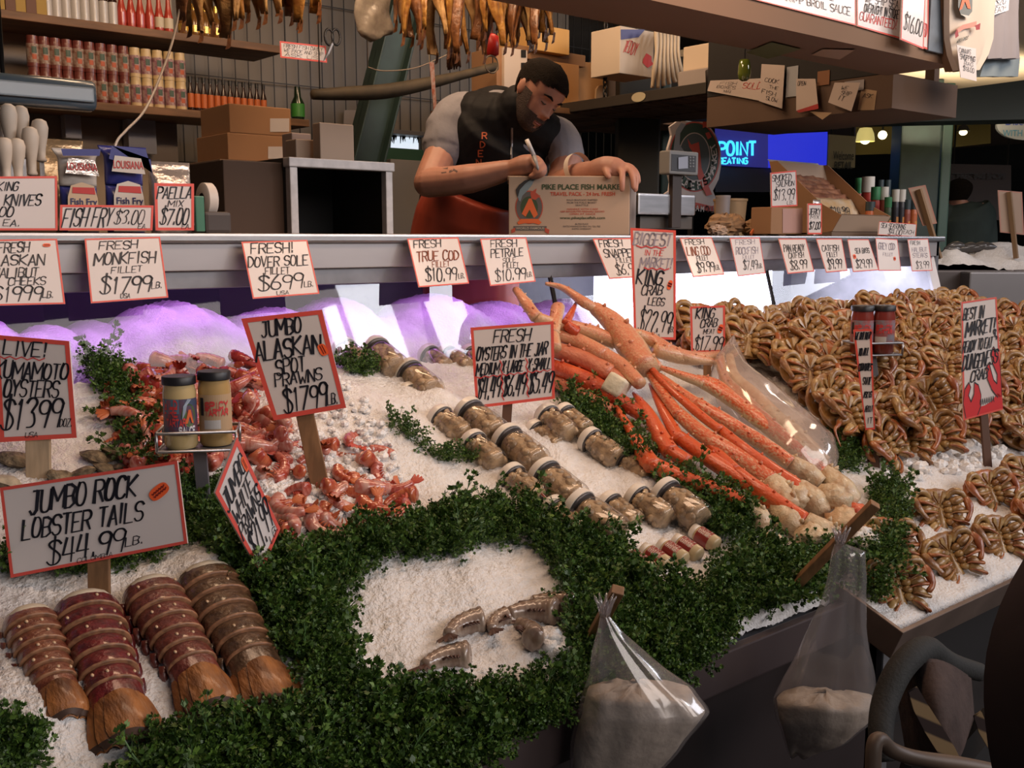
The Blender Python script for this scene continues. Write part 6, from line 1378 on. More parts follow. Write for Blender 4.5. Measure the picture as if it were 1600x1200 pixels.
# hung shirts at the soffit end
SH = mat('cream_shirt', (.60, .53, .46), .8, noise=.05, nscale=6); SG = mat('grey_shirt', (.28, .26, .28), .8, noise=.08, nscale=6); SBR = mat('brown_edge', (.17, .095, .055), .8)
def hung_cloth(px, y, m, th, name, root, fold=.008):
    """px: outline down left side then up right side as (left,right,y) rows"""
    rows = []
    for i, (l, r_, yy) in enumerate(px):
        row = []; n = 9
        for j in range(n): row.append(at_y(l+(r_-l)*j/(n-1), yy, y)+Vector((0, fold*math.sin(j*1.7+i*.5)-.5*th, 0)))
        rows.append(row)
    back = [[p+Vector((0, th, 0)) for p in reversed(r_)] for r_ in rows]; b = MB(); b.grid([f_+k_ for f_, k_ in zip(rows, back)], True, True, True); return b.build(name, m, root, True, autosmooth=50)
root = thing('tote_bag', 'cream cloth bag printed with an emblem, hung at the end of the soffit', 'bag', at_y(1520, 10, 1.95)); Yt = 1.795
hung_cloth([(1480,1560,-60),(1481,1556,-10),(1482,1552,30),(1483,1550,60),(1487,1541,85),(1495,1525,110)], Yt, SH, .02, 'bag_body', root)
hung_cloth([(1466,1478,-60),(1470,1481,10),(1473,1484,50),(1476,1490,85),(1484,1498,112)], Yt+.03, SBR, .02, 'bag_side', root)
def flat(pts, y, m, name, root): b = MB(); b.poly([at_y(x, yy, y) for x, yy in pts]); return b.build(name, m, root)
DG = mat('emblem_grey', (.14, .16, .16), .6); OR = mat('emblem_orange', (.66, .13, .035), .5)
e = Yt-.026
flat([(1498,-20),(1520,-20),(1519,18),(1511,28),(1502,25),(1497,10)], e, DG, 'emblem', root); flat([(1506,-10),(1512,-10),(1517,14),(1512,13),(1508,2),(1503,14),(1499,16)], e-.002, OR, 'emblem_chevron', root); flat([(1501,22),(1512,29),(1518,26),(1511,24)], e-.003, mat('emblem_white', (.55, .54, .5), .6), 'emblem_ring', root)
flat([(1494,46),(1504,39),(1526,33),(1526,41),(1505,46),(1495,53)], e, mat('ribbon_pink', (.55, .25, .20), .6), 'ribbon', root); flat([(1492,52),(1496,45),(1498,56),(1493,60)], e-.002, mat('ribbon_red', (.30, .03, .04), .6), 'ribbon_end', root); flat([(1524,40),(1532,36),(1531,46),(1525,47)], e-.002, mat('ribbon_red', (.30, .03, .04), .6), 'ribbon_end', root)
b = MB()
for st in text_strokes('WORLD FAMOUS', 0, 1, 0, 1, 1, .1, .05): ribbon(b, [(u*.075, v*.011) for u, v in st], .0022, lambda a, c: at_y(1494, 62, e)+Vector((a, -.003, -c+a*.28)), .8)
b.build('lettering', DG, root)
note2 = sign('price_tag', 'white handwritten tag pinned low on the cream cloth bag', 'tag', [at_y(x, y, Yt-.035) for x, y in ((1495,70),(1525,76),(1526,127),(1501,121))], [('CANVAS',.08,.7,.08,.22),('SHOPPING',.1,.92,.26,.42),('BAG',.3,.8,.46,.58),('$18.00',.2,.85,.62,.76)], .0015, 0, group='tags on the hung cloth goods')
root = thing('shirt', 'grey shirt hung right of the cream cloth bag', 'shirt', at_y(1570, 10, 1.85)); hung_cloth([(1538,1592,-60),(1544,1590,20),(1546,1590,60),(1542,1590,92)], 1.87, SG, .03, 'shirt_body', root, .012); hung_cloth([(1538,1591,90),(1532,1590,104),(1528,1588,120)], 1.91, mat('blue_grey_shirt', (.20, .25, .28), .8), .025, 'lower_shirt', root, .006)
sign('price_tag', 'white tag pinned on the grey shirt at the top right', 'tag', [at_y(x, y, 1.84) for x, y in ((1552,-30),(1578,-30),(1576,16),(1549,25))], [('$20',.2,.8,.55,.75),('EACH',.2,.8,.8,.95)], .0015, 0, group='tags on the hung cloth goods')
b = MB(); b.tube([at_y(1470, -60, 1.80), at_y(1600, -60, 1.90)], .008, 6); q = at_y(1500, -60, 1.95); b.tube([q, (q.x, q.y, 3.55)], .006, 5); tag(b.build('hanging_rail', DARK), 'dark rail holding the cloth bag and shirt', 'rail')
# ---- bright ceiling patch and roof edge on the right
b = MB(); b.box((5.0, 1.6, 2.62), (12.5, 6.6, 2.66)); structure(b.build('ceiling_panel', mat('cream_ceiling', (.70, .58, .42), .8)))
# ---- round market sign
YM = 3.10
def circ(cx, cy, rx, ry, a0=0, a1=2*math.pi, n=40): return [(cx+rx*math.cos(a0+(a1-a0)*k/n), cy-ry*math.sin(a0+(a1-a0)*k/n)) for k in range(n+(0 if abs(a1-a0-2*math.pi) < 1e-6 else 1))]
q = at_y(1085, 330, YM); root = thing('market_sign', 'round green and red market emblem board behind the scale', 'sign', q)
W_ = mat('emblem_cream', (.62, .56, .56), .5); GRN = mat('emblem_green', (.045, .085, .07), .5); GRY = mat('emblem_slate', (.10, .13, .15), .5); REDM = mat('emblem_red', (.56, .10, .08), .5); BLU = mat('fish_blue', (.32, .38, .48), .5)
def fl(pts, e, m, name): b = MB(); b.poly([at_y(x, y, YM-e) for x, y in pts]); return b.build(name, m, root)
ol = [(1047,198),(1058,190),(1113,190),(1110,199),(1118,210),(1126,232),(1127,258),(1123,280),(1114,298),(1118,308),(1128,322),(1126,333),(1040,312),(1036,305),(1046,298),(1048,285),(1042,262),(1044,232),(1050,212)]
fr = [at_y(x, y, YM) for x, y in ol]; bk = [p+Vector((0, .012, 0)) for p in fr]; b = MB(); b.poly(fr); b.poly(list(reversed(bk))); b.grid([fr+[fr[0]], bk+[bk[0]]]); b.build('sign_board', W_, root)
fl(circ(1085, 245, 39.5, 55), .001, REDM, 'red_rim'); fl(circ(1085, 245, 37.5, 53), .002, GRN, 'green_ring'); fl(circ(1085, 245, 25, 38), .003, W_, 'inner_line'); fl(circ(1085, 245, 23.5, 36.5), .004, GRY, 'inner_disc')
fl([(1052,236),(1056,204),(1064,192),(1072,194),(1063,208),(1062,226),(1070,238),(1060,238)], .005, BLU, 'leaping_fish'); fl([(1074,216),(1080,226),(1092,222),(1094,236),(1096,262),(1104,284),(1113,304),(1104,306),(1094,286),(1085,262),(1083,238),(1077,230)], .006, REDM, 'red_crab_figure'); fl([(1098,190),(1112,190),(1108,197),(1098,200)], .006, REDM, 'red_tab'); fl([(1102,208),(1108,206),(1112,214),(1106,218)], .005, REDM, 'red_tab')
fl([(1060,310),(1112,322),(1127,318),(1126,331),(1108,330),(1060,318)], .002, REDM, 'banner_strip')
def ring_text(txt, cx, cy, rx, ry, a0, a1, h, y, m, root):
    b = MB(); n = len(txt)
    for i, c in enumerate(txt):
        a = a0+(a1-a0)*(i+.5)/n; px = cx+rx*math.cos(a); py = cy-ry*math.sin(a)
        p = at_y(px, py, y); tx = at_y(px-1*math.sin(a)*(1 if a1 > a0 else -1), py-1*math.cos(a)*(1 if a1 > a0 else -1), y)-p; tx.normalize(); ty = Vector((-tx.z, 0, tx.x)); 
        for st in glyph_strokes(c): ribbon(b, [((u-.5)*h*.72, (v-.5)*h) for u, v in st], h*.2, lambda a_, c_: p+tx*a_+ty*c_+Vector((0, -.0005, 0)), 1)
    return b.build('lettering', m, root)
CW = mat('letter_white', (.70, .68, .70), .5)
ring_text('PIKE PLACE FISH', 1085, 245, 31, 45, math.radians(175), math.radians(318), .034, YM-.007, CW, root); ring_text('MARKET', 1085, 245, 31, 45, math.radians(-42), math.radians(26), .034, YM-.007, CW, root)
b = MB()
for i, c in enumerate('FAMOUS'):
    for st in glyph_strokes(c): ribbon(b, [(u*.020, v*.026) for u, v in st], .005, lambda a, cc: at_y(1080+i*7.6, 325+i*.9, YM-.006)+Vector((a, 0, cc-.010)), 1)
b.build('lettering', CW, root)
b = MB(); b.box((q.x-.01, YM+.012, .42), (q.x+.01, YM+.03, q.z+.05)); b.build('support_post', DARK, root)
# ---- scale with its raised display
root = thing('counter_scale', 'steel counter scale with a raised grey display on a post', 'scale', (at_y(1042, 355, 2.5).x, 2.5, ZT)); Ys = 2.55
def sbox(x0, y0, x1, y1, y, dy, m, name, bev=.003):
    a = at_y(x0, y1, y); c = at_y(x1, y0, y); z1 = at_y((x0+x1)/2, y0, y).z; z0 = at_y((x0+x1)/2, y1, y).z; b = MB(); b.bbox((a.x, y, z0), (c.x, y+dy, z1), bev); return b.build(name, m, root)
sbox(997, 303, 1088, 336, 2.45, .28, STEEL, 'scale_body', .008); sbox(1000, 338, 1082, 358, 2.48, .22, mat('scale_base', (.10, .085, .075), .5), 'scale_base'); sbox(1050, 272, 1066, 356, 2.44, .02, mat('dark_post', (.05, .035, .03), .5), 'post')
sbox(1046, 236, 1092, 273, 2.42, .05, mat('scale_housing', (.27, .26, .25), .5), 'display_housing', .006)
d = sbox(1049, 242, 1088, 268, 2.418, .004, mat('scale_face', (.06, .06, .065), .4), 'display_panel', .001); 
b = MB(); b.quad(*[at_y(x, y, 2.415) for x, y in ((1060,246),(1075,244),(1075,263),(1060,264))]); b.build('lcd_screen', mat('lcd_glow', (.42, .44, .52), .4), root)
b = MB()
for i in range(2):
    for j in range(4): px = 1079+i*4.5; py = 246+j*4.6; b.quad(*[at_y(px+dx, py+dy, 2.416) for dx, dy in ((-1.4,-1.2),(1.4,-1.2),(1.4,1.2),(-1.4,1.2))])
b.build('keypad', mat('key_grey', (.22, .22, .22), .5), root)
# ---- crumpled brown paper
rgc = random.Random(21); CP = mat('kraft_paper', (.40, .24, .13), .8, noise=.15, nscale=14, bump=.4, bscale=40); CP2 = mat('pale_tissue', (.52, .36, .26), .8, noise=.1, nscale=14, bump=.4, bscale=40)
for i, (px, py, s_, m_, lb) in enumerate(((1135,340,.070,CP,'crumpled sheet of brown kraft paper on the counter'), (1180,345,.055,CP,'second crumpled brown paper, right of the larger one'), (1122,352,.034,CP2,'small ball of pale tissue in front of the brown paper'))):
    q = at_y(px, py, 2.42+.06*(i != 2)); b = MB(); b.ellipsoid((q.x, q.y, ZT+s_*.55), (s_*1.25, s_*.8, s_*.62), 22, 14)
    for k in range(len(b.v)):
        d = b.v[k]-Vector((q.x, q.y, ZT+s_*.55)); b.v[k] = Vector((q.x, q.y, ZT+s_*.55))+d*(1+rgc.uniform(-.20, .20)); b.v[k].z = max(b.v[k].z, ZT+.001)
    tag(b.build('paper_wad', m_), lb, 'paper', 'crumpled papers on the counter')
q = at_y(1171, 345, 2.40); b = MB(); M = Matrix.Translation((q.x, 2.38, ZT+.022)) @ Euler((0, -.6, .2)).to_matrix().to_4x4(); b.bbox((-.03, -.004, -.006), (.03, .004, .006), .002, M); tag(b.build('marker_pen', mat('orange_plastic', (.55, .12, .03), .4)), 'orange strip lying across the crumpled brown paper', 'strip')
# tan tub and paper cups behind
for x0, y0, x1, y1, m_, lb in ((1145,310,1178,340,mat('tan_tub', (.42, .27, .14), .6),'tan tub behind the crumpled paper'), (1131,305,1146,330,mat('grey_cup', (.32, .28, .28), .5),'grey cup behind the crumpled paper')):
    a = at_y(x0, y1, 2.75); c = at_y(x1, y0, 2.75); r_ = (c.x-a.x)/2; b = MB(); zt = at_y((x0+x1)/2, y0, 2.75).z; b.lathe([(r_*.85, ZT+.0), (r_, zt-.01), (r_*1.05, zt-.01), (r_*1.05, zt)], 20, Matrix.Translation((a.x+r_, 2.75+r_, 0))); tag(b.build('tub', m_, None, True, autosmooth=40), lb, 'tub')
# ---- smoked salmon corner
standing([(1204,270),(1244,266),(1246,322),(1205,324)], [('SMOKED',.06,.8,.08,.26),('SALMON',.2,.9,.28,.42),('$13.99',.10,.9,.50,.80,BLACK,.11),('LB.',.6,.85,.84,.94)], 'white price card 13.99 propped on the small brown box', y=2.30)
o, e_ = ybox('gift_box', 'small brown box with a pink paper face on the counter', 'box', 1204, 324, 1255, 366, 2.30, .09, CARD); face_quad(o, 1223, 326, 1254, 364, 2.30, mat('pink_wrap', (.50, .30, .26), .35, coat=.5), 'pink_front')
standing([(1262,318),(1284,318),(1284,366),(1262,366)], [('JERKY',.1,.9,.16,.36),('MIX',.2,.8,.38,.5),('$7.00',.1,.9,.6,.84)], 'narrow 7.00 tag on a small clear packet', y=2.26)
root = thing('packet', 'small clear packet behind the narrow 7.00 tag', 'packet', (at_y(1273, 360, 2.28).x, 2.28, ZT)); pillow_pack(root, at_y(1273, 340, 2.28).x, 2.262, ZT, at_y(1273, 312, 2.28).z, .045, .012, SILV, 0, 0, .3, 2, 'packet_body')
# tilted display box full of salmon packs
q = at_y(1300, 362, 2.45); root = thing('display_box', 'open cardboard display box tipped forward with packs of salmon', 'box', (q.x, 2.5, ZT))
xl = at_y(1252, 330, 2.55).x; xr = at_y(1362, 330, 2.45).x; zt = at_y(1290, 255, 2.62).z
b = MB(); prof = [(2.36, ZT+.085), (2.40, ZT+.02), (2.62, ZT+.0), (2.72, zt), (2.70, zt), (2.60, ZT+.03), (2.42, ZT+.05), (2.375, ZT+.09)]
b.v = []; L_ = [Vector((xl, y, z)) for y, z in prof]; R_ = [Vector((xr, y, z)) for y, z in prof]; b.grid([L_, R_], False); b.build('box_tray', CARDL, root)
for x in (xl, xr):
    b = MB(); b.prism([(y, z) for y, z in ((2.36, ZT+.085), (2.40, ZT+.02), (2.62, ZT), (2.72, zt), (2.68, zt), (2.45, ZT+.13))], .004, frame((x, 0, 0), (0, 1, 0), (0, 0, 1), (1, 0, 0))); b.build('box_side', CARD, root)
b = MB(); b.bbox((xl, 2.40, ZT), (xr, 2.66, ZT+.018), .003); b.build('box_base', mat('box_base', (.14, .09, .06), .7), root)
b = MB(); b.quad(*[Vector(p) for p in ((xl, 2.70, zt-.02), (xr, 2.70, zt-.02), (xr, 2.73, zt+.01), (xl, 2.73, zt+.01))]); b.build('box_flap', mat('grey_flap', (.42, .40, .42), .6), root)
GP = 'packs of salmon in the display box'; PKM = [mat('salmon_pack', (.42, .20, .12), .3, col2=(.18, .07, .05), nscale=30, coat=.6), mat('gold_pack', (.56, .38, .20), .3, col2=(.62, .52, .40), nscale=18, coat=.6)]
for i in range(6):
    y_ = 2.50+i*.030; z_ = ZT+.10+i*.022; M = frame((xl+.02+(xr-xl)*.46, y_, z_), (1, 0, 0), Vector((0, .55, .83)), Vector((0, -.83, .55))); b = MB(); w_ = (xr-xl)*.44
    n = 10; rows = []
    for a in range(n+1):
        v = a/n*2-1; rows.append([Vector((w_*(j/5-1), .075*v, .010*(1-((j/5-1))**4)*(1-v**4)+.003*math.sin(j*2+a*3+i))) for j in range(11)])
    back = [[Vector((p.x, p.y, p.z-.016)) for p in reversed(r_)] for r_ in rows]; b.grid([f_+k_ for f_, k_ in zip(rows, back)], True, True, True); b.xf(M); o = b.build('salmon_pack', PKM[1 if i == 0 else 0], None, True)
    tag(o, 'gold-edged salmon pack at the front of the display box' if i == 0 else ORD[i]+' salmon pack behind the front one in the display box', 'pack', GP)
    if i == 0:
        b = MB()
        for st in text_strokes('$14.99', -.6, .5, -.3, .4, 1, .2): ribbon(b, [(u*w_*.8, -v*.06) for u, v in st], .006, lambda a, c: M @ Vector((a, c, .017)), .8)
        b.build('lettering', BLACK, o)
# spice bottles
SPC = [mat('spice_red', (.42, .04, .03), .4), mat('spice_green', (.05, .09, .05), .4), mat('spice_black', (.03, .03, .04), .4), mat('spice_orange', (.45, .12, .04), .4), mat('spice_brown', (.25, .06, .04), .4)]
CAPW = mat('cap_white', (.60, .58, .54), .4); CAPG = mat('cap_green', (.04, .22, .09), .4); CAPD = mat('cap_dark', (.03, .05, .06), .4); CAPR = mat('cap_red', (.42, .05, .04), .4)
for i, (px, yt, yb, y_, r_, bm, cm, lb) in enumerate(((1354,276,340,2.72,.030,0,CAPW,'big white-capped red spice tub behind the spice bottles'), (1340,278,330,2.80,.018,0,CAPG,'green-capped spice bottle at the far left of the spice row'), (1366,292,345,2.62,.021,0,CAPG,'green-capped red spice bottle in the middle row'), (1379,292,345,2.60,.021,4,CAPW,'white-capped red spice bottle in the middle row'),
        (1375,281,320,2.8,.014,1,CAPD,'slim dark-capped bottle rearmost of the spices'), (1386,281,320,2.8,.014,1,CAPD,'second slim dark-capped bottle rearmost of the spices'), (1386,308,352,2.5,.016,1,CAPG,'green-capped green spice bottle in the front row'), (1397,296,348,2.5,.017,2,CAPW,'white-capped black spice bottle left of its twin'), (1407,296,348,2.5,.017,2,CAPW,'white-capped black spice bottle right of its twin'),
        (1416,312,350,2.48,.016,4,CAPD,'dark-capped brown spice bottle near the right end'), (1426,312,350,2.48,.018,3,CAPD,'dark-capped orange spice bottle at the right end'), (1358,315,362,2.46,.020,3,CAPD,'amber bottle beside the display box'), (1398,296,310,2.62,.014,2,CAPD,'dark spice bottle cap showing behind the white caps'))):
    zt = at_y(px, yt, y_).z; x = at_y(px, yb, y_).x; h = max(.05, zt-ZT)
    bottle('spice_bottle', x, y_, ZT, [(r_, 0), (r_, h*.70), (r_*.9, h*.74)], SPC[bm], cm, [(r_*1.02, h*.74), (r_*1.02, h)], SPC[bm], [(r_*1.02, h*.1), (r_*1.02, h*.62)], lb, 'spice bottle', 'spice bottles on the right counter', 14, prints=[(mat('flame_print', (.55, .22, .05), .5), h*.25, h*.42, -.6, .5)])
standing([(1374,346),(1432,350),(1430,370),(1372,367)], [('SEA SEASONING',.06,.70,.10,.45),('$4.00',.25,.62,.50,.92),('EACH',.66,.94,.5,.8)], 'wide card in front of the spice bottles, seasonings 4.00', y=2.30)
# ---- ice bin further down with two reversed signs
IX0 = at_z(1462, 425, 1.36)
b = MB(); z_ = 1.36; p0 = at_d(1450, 420, 5.0); p1 = at_d(1700, 420, 5.0)
t = thing('ice_bin', 'steel bin of ice beyond the counter end on the right', 'bin', p0); fx = p0.x; fy = p0.y
M = frame((p0.x, p0.y, 0), _r, _f, (0, 0, 1)); zt = at_d(1500, 422, 5.0).z
b = MB(); b.bbox((0, 0, .0), (2.2, 1.4, zt), .01, M); b.build('bin_body', mat('bin_dark_steel', (.10, .085, .085), .5, .3), t)
b = MB(); b.bbox((.16, -.10, .0), (2.2, 0.02, at_d(1550, 425, 4.9).z), .008, M); b.build('bin_front', mat('bin_grey_steel', (.24, .235, .25), .45, .4, noise=.1, nscale=4), t)
b = MB(); b.bbox((.14, -.14, at_d(1550, 500, 4.86).z-.01), (2.2, -.10, at_d(1550, 494, 4.86).z), .004, M); b.build('bin_ledge', mat('bin_ledge', (.30, .24, .18), .5), t)
rr = np.random.default_rng(4); n1, n2 = 90, 50; U, V2 = np.meshgrid(np.linspace(.0, 2.18, n1), np.linspace(.0, 1.36, n2)); Zb = zt-.01+.03*np.sin(U*5+1)*np.cos(V2*4)+.05*np.clip(V2*2, 0, 1)+.07*np.exp(-((U-.18)**2+(V2-.15)**2)/.012)+.10*np.exp(-((U-.55)**2+(V2-.4)**2)/.05)+rr.normal(0, .004, U.shape)
vv = np.stack([U.ravel(), V2.ravel(), Zb.ravel()], 1) @ np.array(M)[:3, :3].T + np.array(M)[:3, 3]; idx = np.arange(n1*n2).reshape(n2, n1)
me = bpy.data.meshes.new('crushed_ice'); me.from_pydata(vv.tolist(), [], np.stack([idx[:-1, :-1].ravel(), idx[:-1, 1:].ravel(), idx[1:, 1:].ravel(), idx[1:, :-1].ravel()], 1).tolist()); me.materials.append(ICE); me.polygons.foreach_set('use_smooth', [True]*len(me.polygons))
o = bpy.data.objects.new('crushed_ice', me); C.objects.link(o); tag(o, 'heap of ice in the far steel bin on the right', 'ice', None, 'stuff')
def back_sign(px4, pole, dist, label):
    n = -_f; base = EYE+_f*dist; c = [at_plane(x, y, base, n) for x, y in px4]; s = sign('price_sign', label, 'sign', c, [], .006, .03, paper=mat('card_back', (.36, .26, .20), .7), bordermat=mat('card_back_edge', (.40, .20, .16), .7), group='signs seen from behind by the ice bin')
    b = MB(); a = at_plane(*pole[0], base, n)-_f*.012; d = at_plane(*pole[1], base, n)-_f*.012; b.tube([a, d+(d-a)*.08], .014, 4); b.build('stake', mat('back_stake', (.20, .12, .06), .7), s); return s
back_sign([(1419,294),(1446,289),(1464,349),(1442,353)], ((1434,296),(1464,396)), 4.55, 'left tilted sign seen from behind on a stick in the far ice')
back_sign([(1559,297),(1597,300),(1600,367),(1563,363)], ((1575,300),(1585,396)), 5.2, 'right upright sign seen from behind on a stick in the far ice')
rgf = random.Random(2)
for i in range(7):
    q = at_d(1490+i*9+rgf.uniform(-3, 3), 392+rgf.uniform(-3, 3), 5.35); b = MB(); b.tube(smooth_path([q+_r*-.07, q+Vector((0, 0, .02)), q+_r*.07], 4), [.006, .012, .018, .022, .022, .018, .012, .007, .003], 8); tag(b.build('fish', mat('dark_fish', (.06, .055, .055), .3, coat=.4), None, True), 'small dark fish lying on the far ice beyond the counter', 'fish', 'dark fish on the far ice')
# ---- hall beyond: posts, neon, lamps, signs
base = EYE+_f*6.3; fr = [at_plane(x, y, base, -_f) for x, y in ((1330,164),(1390,153),(1600,125),(1720,108),(1720,184),(1330,192))]; bk = [p+_f*.25 for p in fr]; b = MB(); b.poly(fr); b.poly(list(reversed(bk))); b.grid([fr+[fr[0]], bk+[bk[0]]]); structure(b.build('beam_hall', mat('dark_green_beam', (.020, .030, .025), .6)))
def post(px0, px1, dist, label=None, m=DARKGREEN):
    a = at_d(px0, 300, dist); c = at_d(px1, 300, dist); w_ = (c-a).length; M = frame((a.x, a.y, 0), _r, _f, (0, 0, 1)); b = MB(); b.bbox((0, 0, 0), (w_, .2, 2.62), .01, M); b.bbox((-.02, -.02, 0), (w_+.02, .22, .9), .01, M); return structure(b.build('pillar', m))
post(1404, 1466, 7.4); post(1468, 1484, 7.6, m=mat('green_post_lit', (.05, .11, .09), .4)); post(965, 1030, 5.6, m=mat('dark_grey_post', (.035, .035, .03), .6)); post(1032, 1046, 6.2)  # lit edge of the green post is put into a paler second post
DN = 9.0
def hq(pts, dist, m, name, th=.03):
    n = -_f; base = EYE+_f*dist; fr = [at_plane(x, y, base, n) for x, y in pts]; bk = [p+_f*th for p in fr]; b = MB(); b.poly(fr); b.poly(list(reversed(bk))); b.grid([fr+[fr[0]], bk+[bk[0]]]); return b.build(name, m)
t = thing('neon_sign', 'blue lit window sign with cyan neon words far beyond the counter', 'sign', at_d(1200, 300, DN))
o = hq([(1118,192),(1200,192),(1200,262),(1118,258)], DN, mat('blue_lit_panel', (.02, .02, .12), .5, emit=(.05, .05, .45), estr=.35), 'backing_panel'); 
for ob in [o]: 
    ob.parent = t; ob.matrix_parent_inverse = Matrix.Translation(-Vector(t.location))
o = hq([(1200,210),(1293,206),(1293,262),(1200,262)], DN, mat('blue_glow_panel', (.02, .02, .2), .5, emit=(.03, .045, .85), estr=.75), 'glowing_panel'); o.parent = t; o.matrix_parent_inverse = Matrix.Translation(-Vector(t.location))
NEON = mat('neon_cyan', (.1, .5, .7), .4, emit=(.05, .60, 1.0), estr=1.6)
def neon(txt, x0, y0, x1, y1, rad, dist):
    b = MB(); base = EYE+_f*dist; 
    for st in text_strokes(txt, x0, x1, y0, y1, 1, .0, .03, random.Random(3)): b.tube([at_plane(u, v, base, -_f) for u, v in st], rad, 6)
    o = b.build('neon_lettering', NEON, t); return o
neon('VIEWPOINT', 1072, 222, 1181, 243, .011, DN-.04); neon('PUBLIC SEATING', 1078, 247, 1168, 256, .007, DN-.04)
hq([(1118,258),(1293,262),(1293,300),(1118,300)], DN+.05, mat('slate_blue', (.05, .055, .10), .6), 'wall_panel')['kind'] = 'structure'
t2 = thing('welcome_sign', 'cream hanging sign reading Welcome to the right of the blue window', 'sign', at_d(1315, 230, 8.6)); o = hq([(1295,210),(1337,213),(1336,262),(1293,262)], 8.6, mat('sign_cream', (.30, .27, .21), .7), 'sign_board'); o.parent = t2; o.matrix_parent_inverse = Matrix.Translation(-Vector(t2.location))
p = at_d(1318, 243, 8.58); type_text('Welcome', frame(p, _r, (0, 0, 1), -_f), .07, BLACK, 'lettering', t2, .01, .17); type_text('RETAIL', frame(at_d(1318, 258, 8.58), _r, (0, 0, 1), -_f), .06, BLACK, 'lettering', t2, .03, .15)
structure(hq([(1337,198),(1404,190),(1404,240),(1337,242)], 8.8, mat('yellow_wall', (.34, .27, .075), .8), 'wall_hall')); structure(hq([(1490,190),(1548,186),(1548,224),(1490,230)], 9.2, mat('yellow_wall', (.34, .27, .075), .8), 'wall_hall_side'))
BULB = mat('bulb_glow', (1, .9, .6), .4, emit=(1, .88, .45), estr=6)
q = at_d(1352, 215, 8.0); t = thing('pendant_lamp', 'yellow glass pendant lamp glowing in the hall beyond the counter', 'lamp', q); b = MB(); b.lathe([(.012, .075), (.045, .07), (.062, .03), (.07, -.03)], 20, Matrix.Translation(q), False, False); b.build('lamp_shade', mat('lamp_shade_yellow', (.7, .6, .25), .4, emit=(.9, .75, .25), estr=.55), t, True)
b = MB(); b.ellipsoid(q-Vector((0, 0, .02)), (.035, .035, .03)); b.build('bulb', BULB, t, True); b = MB(); b.tube([q+Vector((0, 0, .07)), (q.x, q.y, 3.55)], .008, 5); b.build('cord', DARK, t)
q = at_d(1379, 211, 8.2); t = thing('globe_lamp', 'round glowing bulb right of the yellow pendant lamp', 'lamp', q); b = MB(); b.ellipsoid(q, (.034, .034, .034)); b.build('bulb', BULB, t, True); b = MB(); b.tube([q, (q.x, q.y, 3.55)], .008, 5); b.build('cord', DARK, t)
q = at_d(1505, 207, 8.2); t = thing('small_lamp', 'small yellow lamp glowing right of the green post', 'lamp', q); b = MB(); b.ellipsoid(q, (.030, .03, .022)); b.build('bulb', BULB, t, True); b = MB(); b.lathe([(.05, .01), (.03, .05), (.01, .06)], 14, Matrix.Translation(q), False, False); b.build('lamp_shade', DARK, t, True); b = MB(); b.tube([q, (q.x, q.y, 3.55)], .008, 5); b.build('cord', DARK, t)
t = thing('shop_sign', 'dark shop sign with the words INTERESTING SHOPS', 'sign', at_d(1535, 280, 9.0)); o = hq([(1484,256),(1580,258),(1580,345),(1484,340)], 9.0, mat('shop_sign_brown', (.035, .022, .022), .6), 'sign_board'); o.parent = t; o.matrix_parent_inverse = Matrix.Translation(-Vector(t.location)); type_text('INTERESTING SHOPS', frame(at_d(1526, 275, 8.97), _r, (0, 0, 1), -_f), .05, mat('shop_letters', (.004, .004, .005), .5), 'lettering', t, .02, .50)
t = thing('oval_sign', 'white oval hanging sign with blue words at the right edge', 'sign', at_d(1600, 197, 7.5)); base = EYE+_f*7.5; o = hq([(1604+46*math.cos(a), 197-22*math.sin(a)) for a in [2*math.pi*k/36 for k in range(36)]], 7.5, mat('oval_white', (.34, .37, .38), .6), 'sign_board'); o.parent = t; o.matrix_parent_inverse = Matrix.Translation(-Vector(t.location))
type_text('Discover', frame(at_d(1600, 190, 7.46), _r, (0, 0, 1), -_f), .05, mat('blue_letters', (.02, .05, .28), .5), 'lettering', t, .01, .26); type_text('WITH A VIEW', frame(at_d(1604, 208, 7.46), _r, (0, 0, 1), -_f), .045, mat('teal_letters', (.04, .18, .28), .5), 'lettering', t, .01, .34)
b2_ = None
for nm_, px_, py_, d_ in (('welcome_sign', 1300, 210, 8.61), ('welcome_sign', 1332, 213, 8.61), ('shop_sign', 1490, 257, 9.01), ('shop_sign', 1574, 259, 9.01)):
    q = at_d(px_, py_, d_); b = MB(); b.tube([q, (q.x, q.y, 3.56)], .008, 5); b.build('hanger', DARK, bpy.data.objects[nm_])
b = MB(); q = at_d(1604, 176, 7.51); b.tube([q, (q.x, q.y, 3.55)], .01, 5); b.build('hanger', DARK, t)
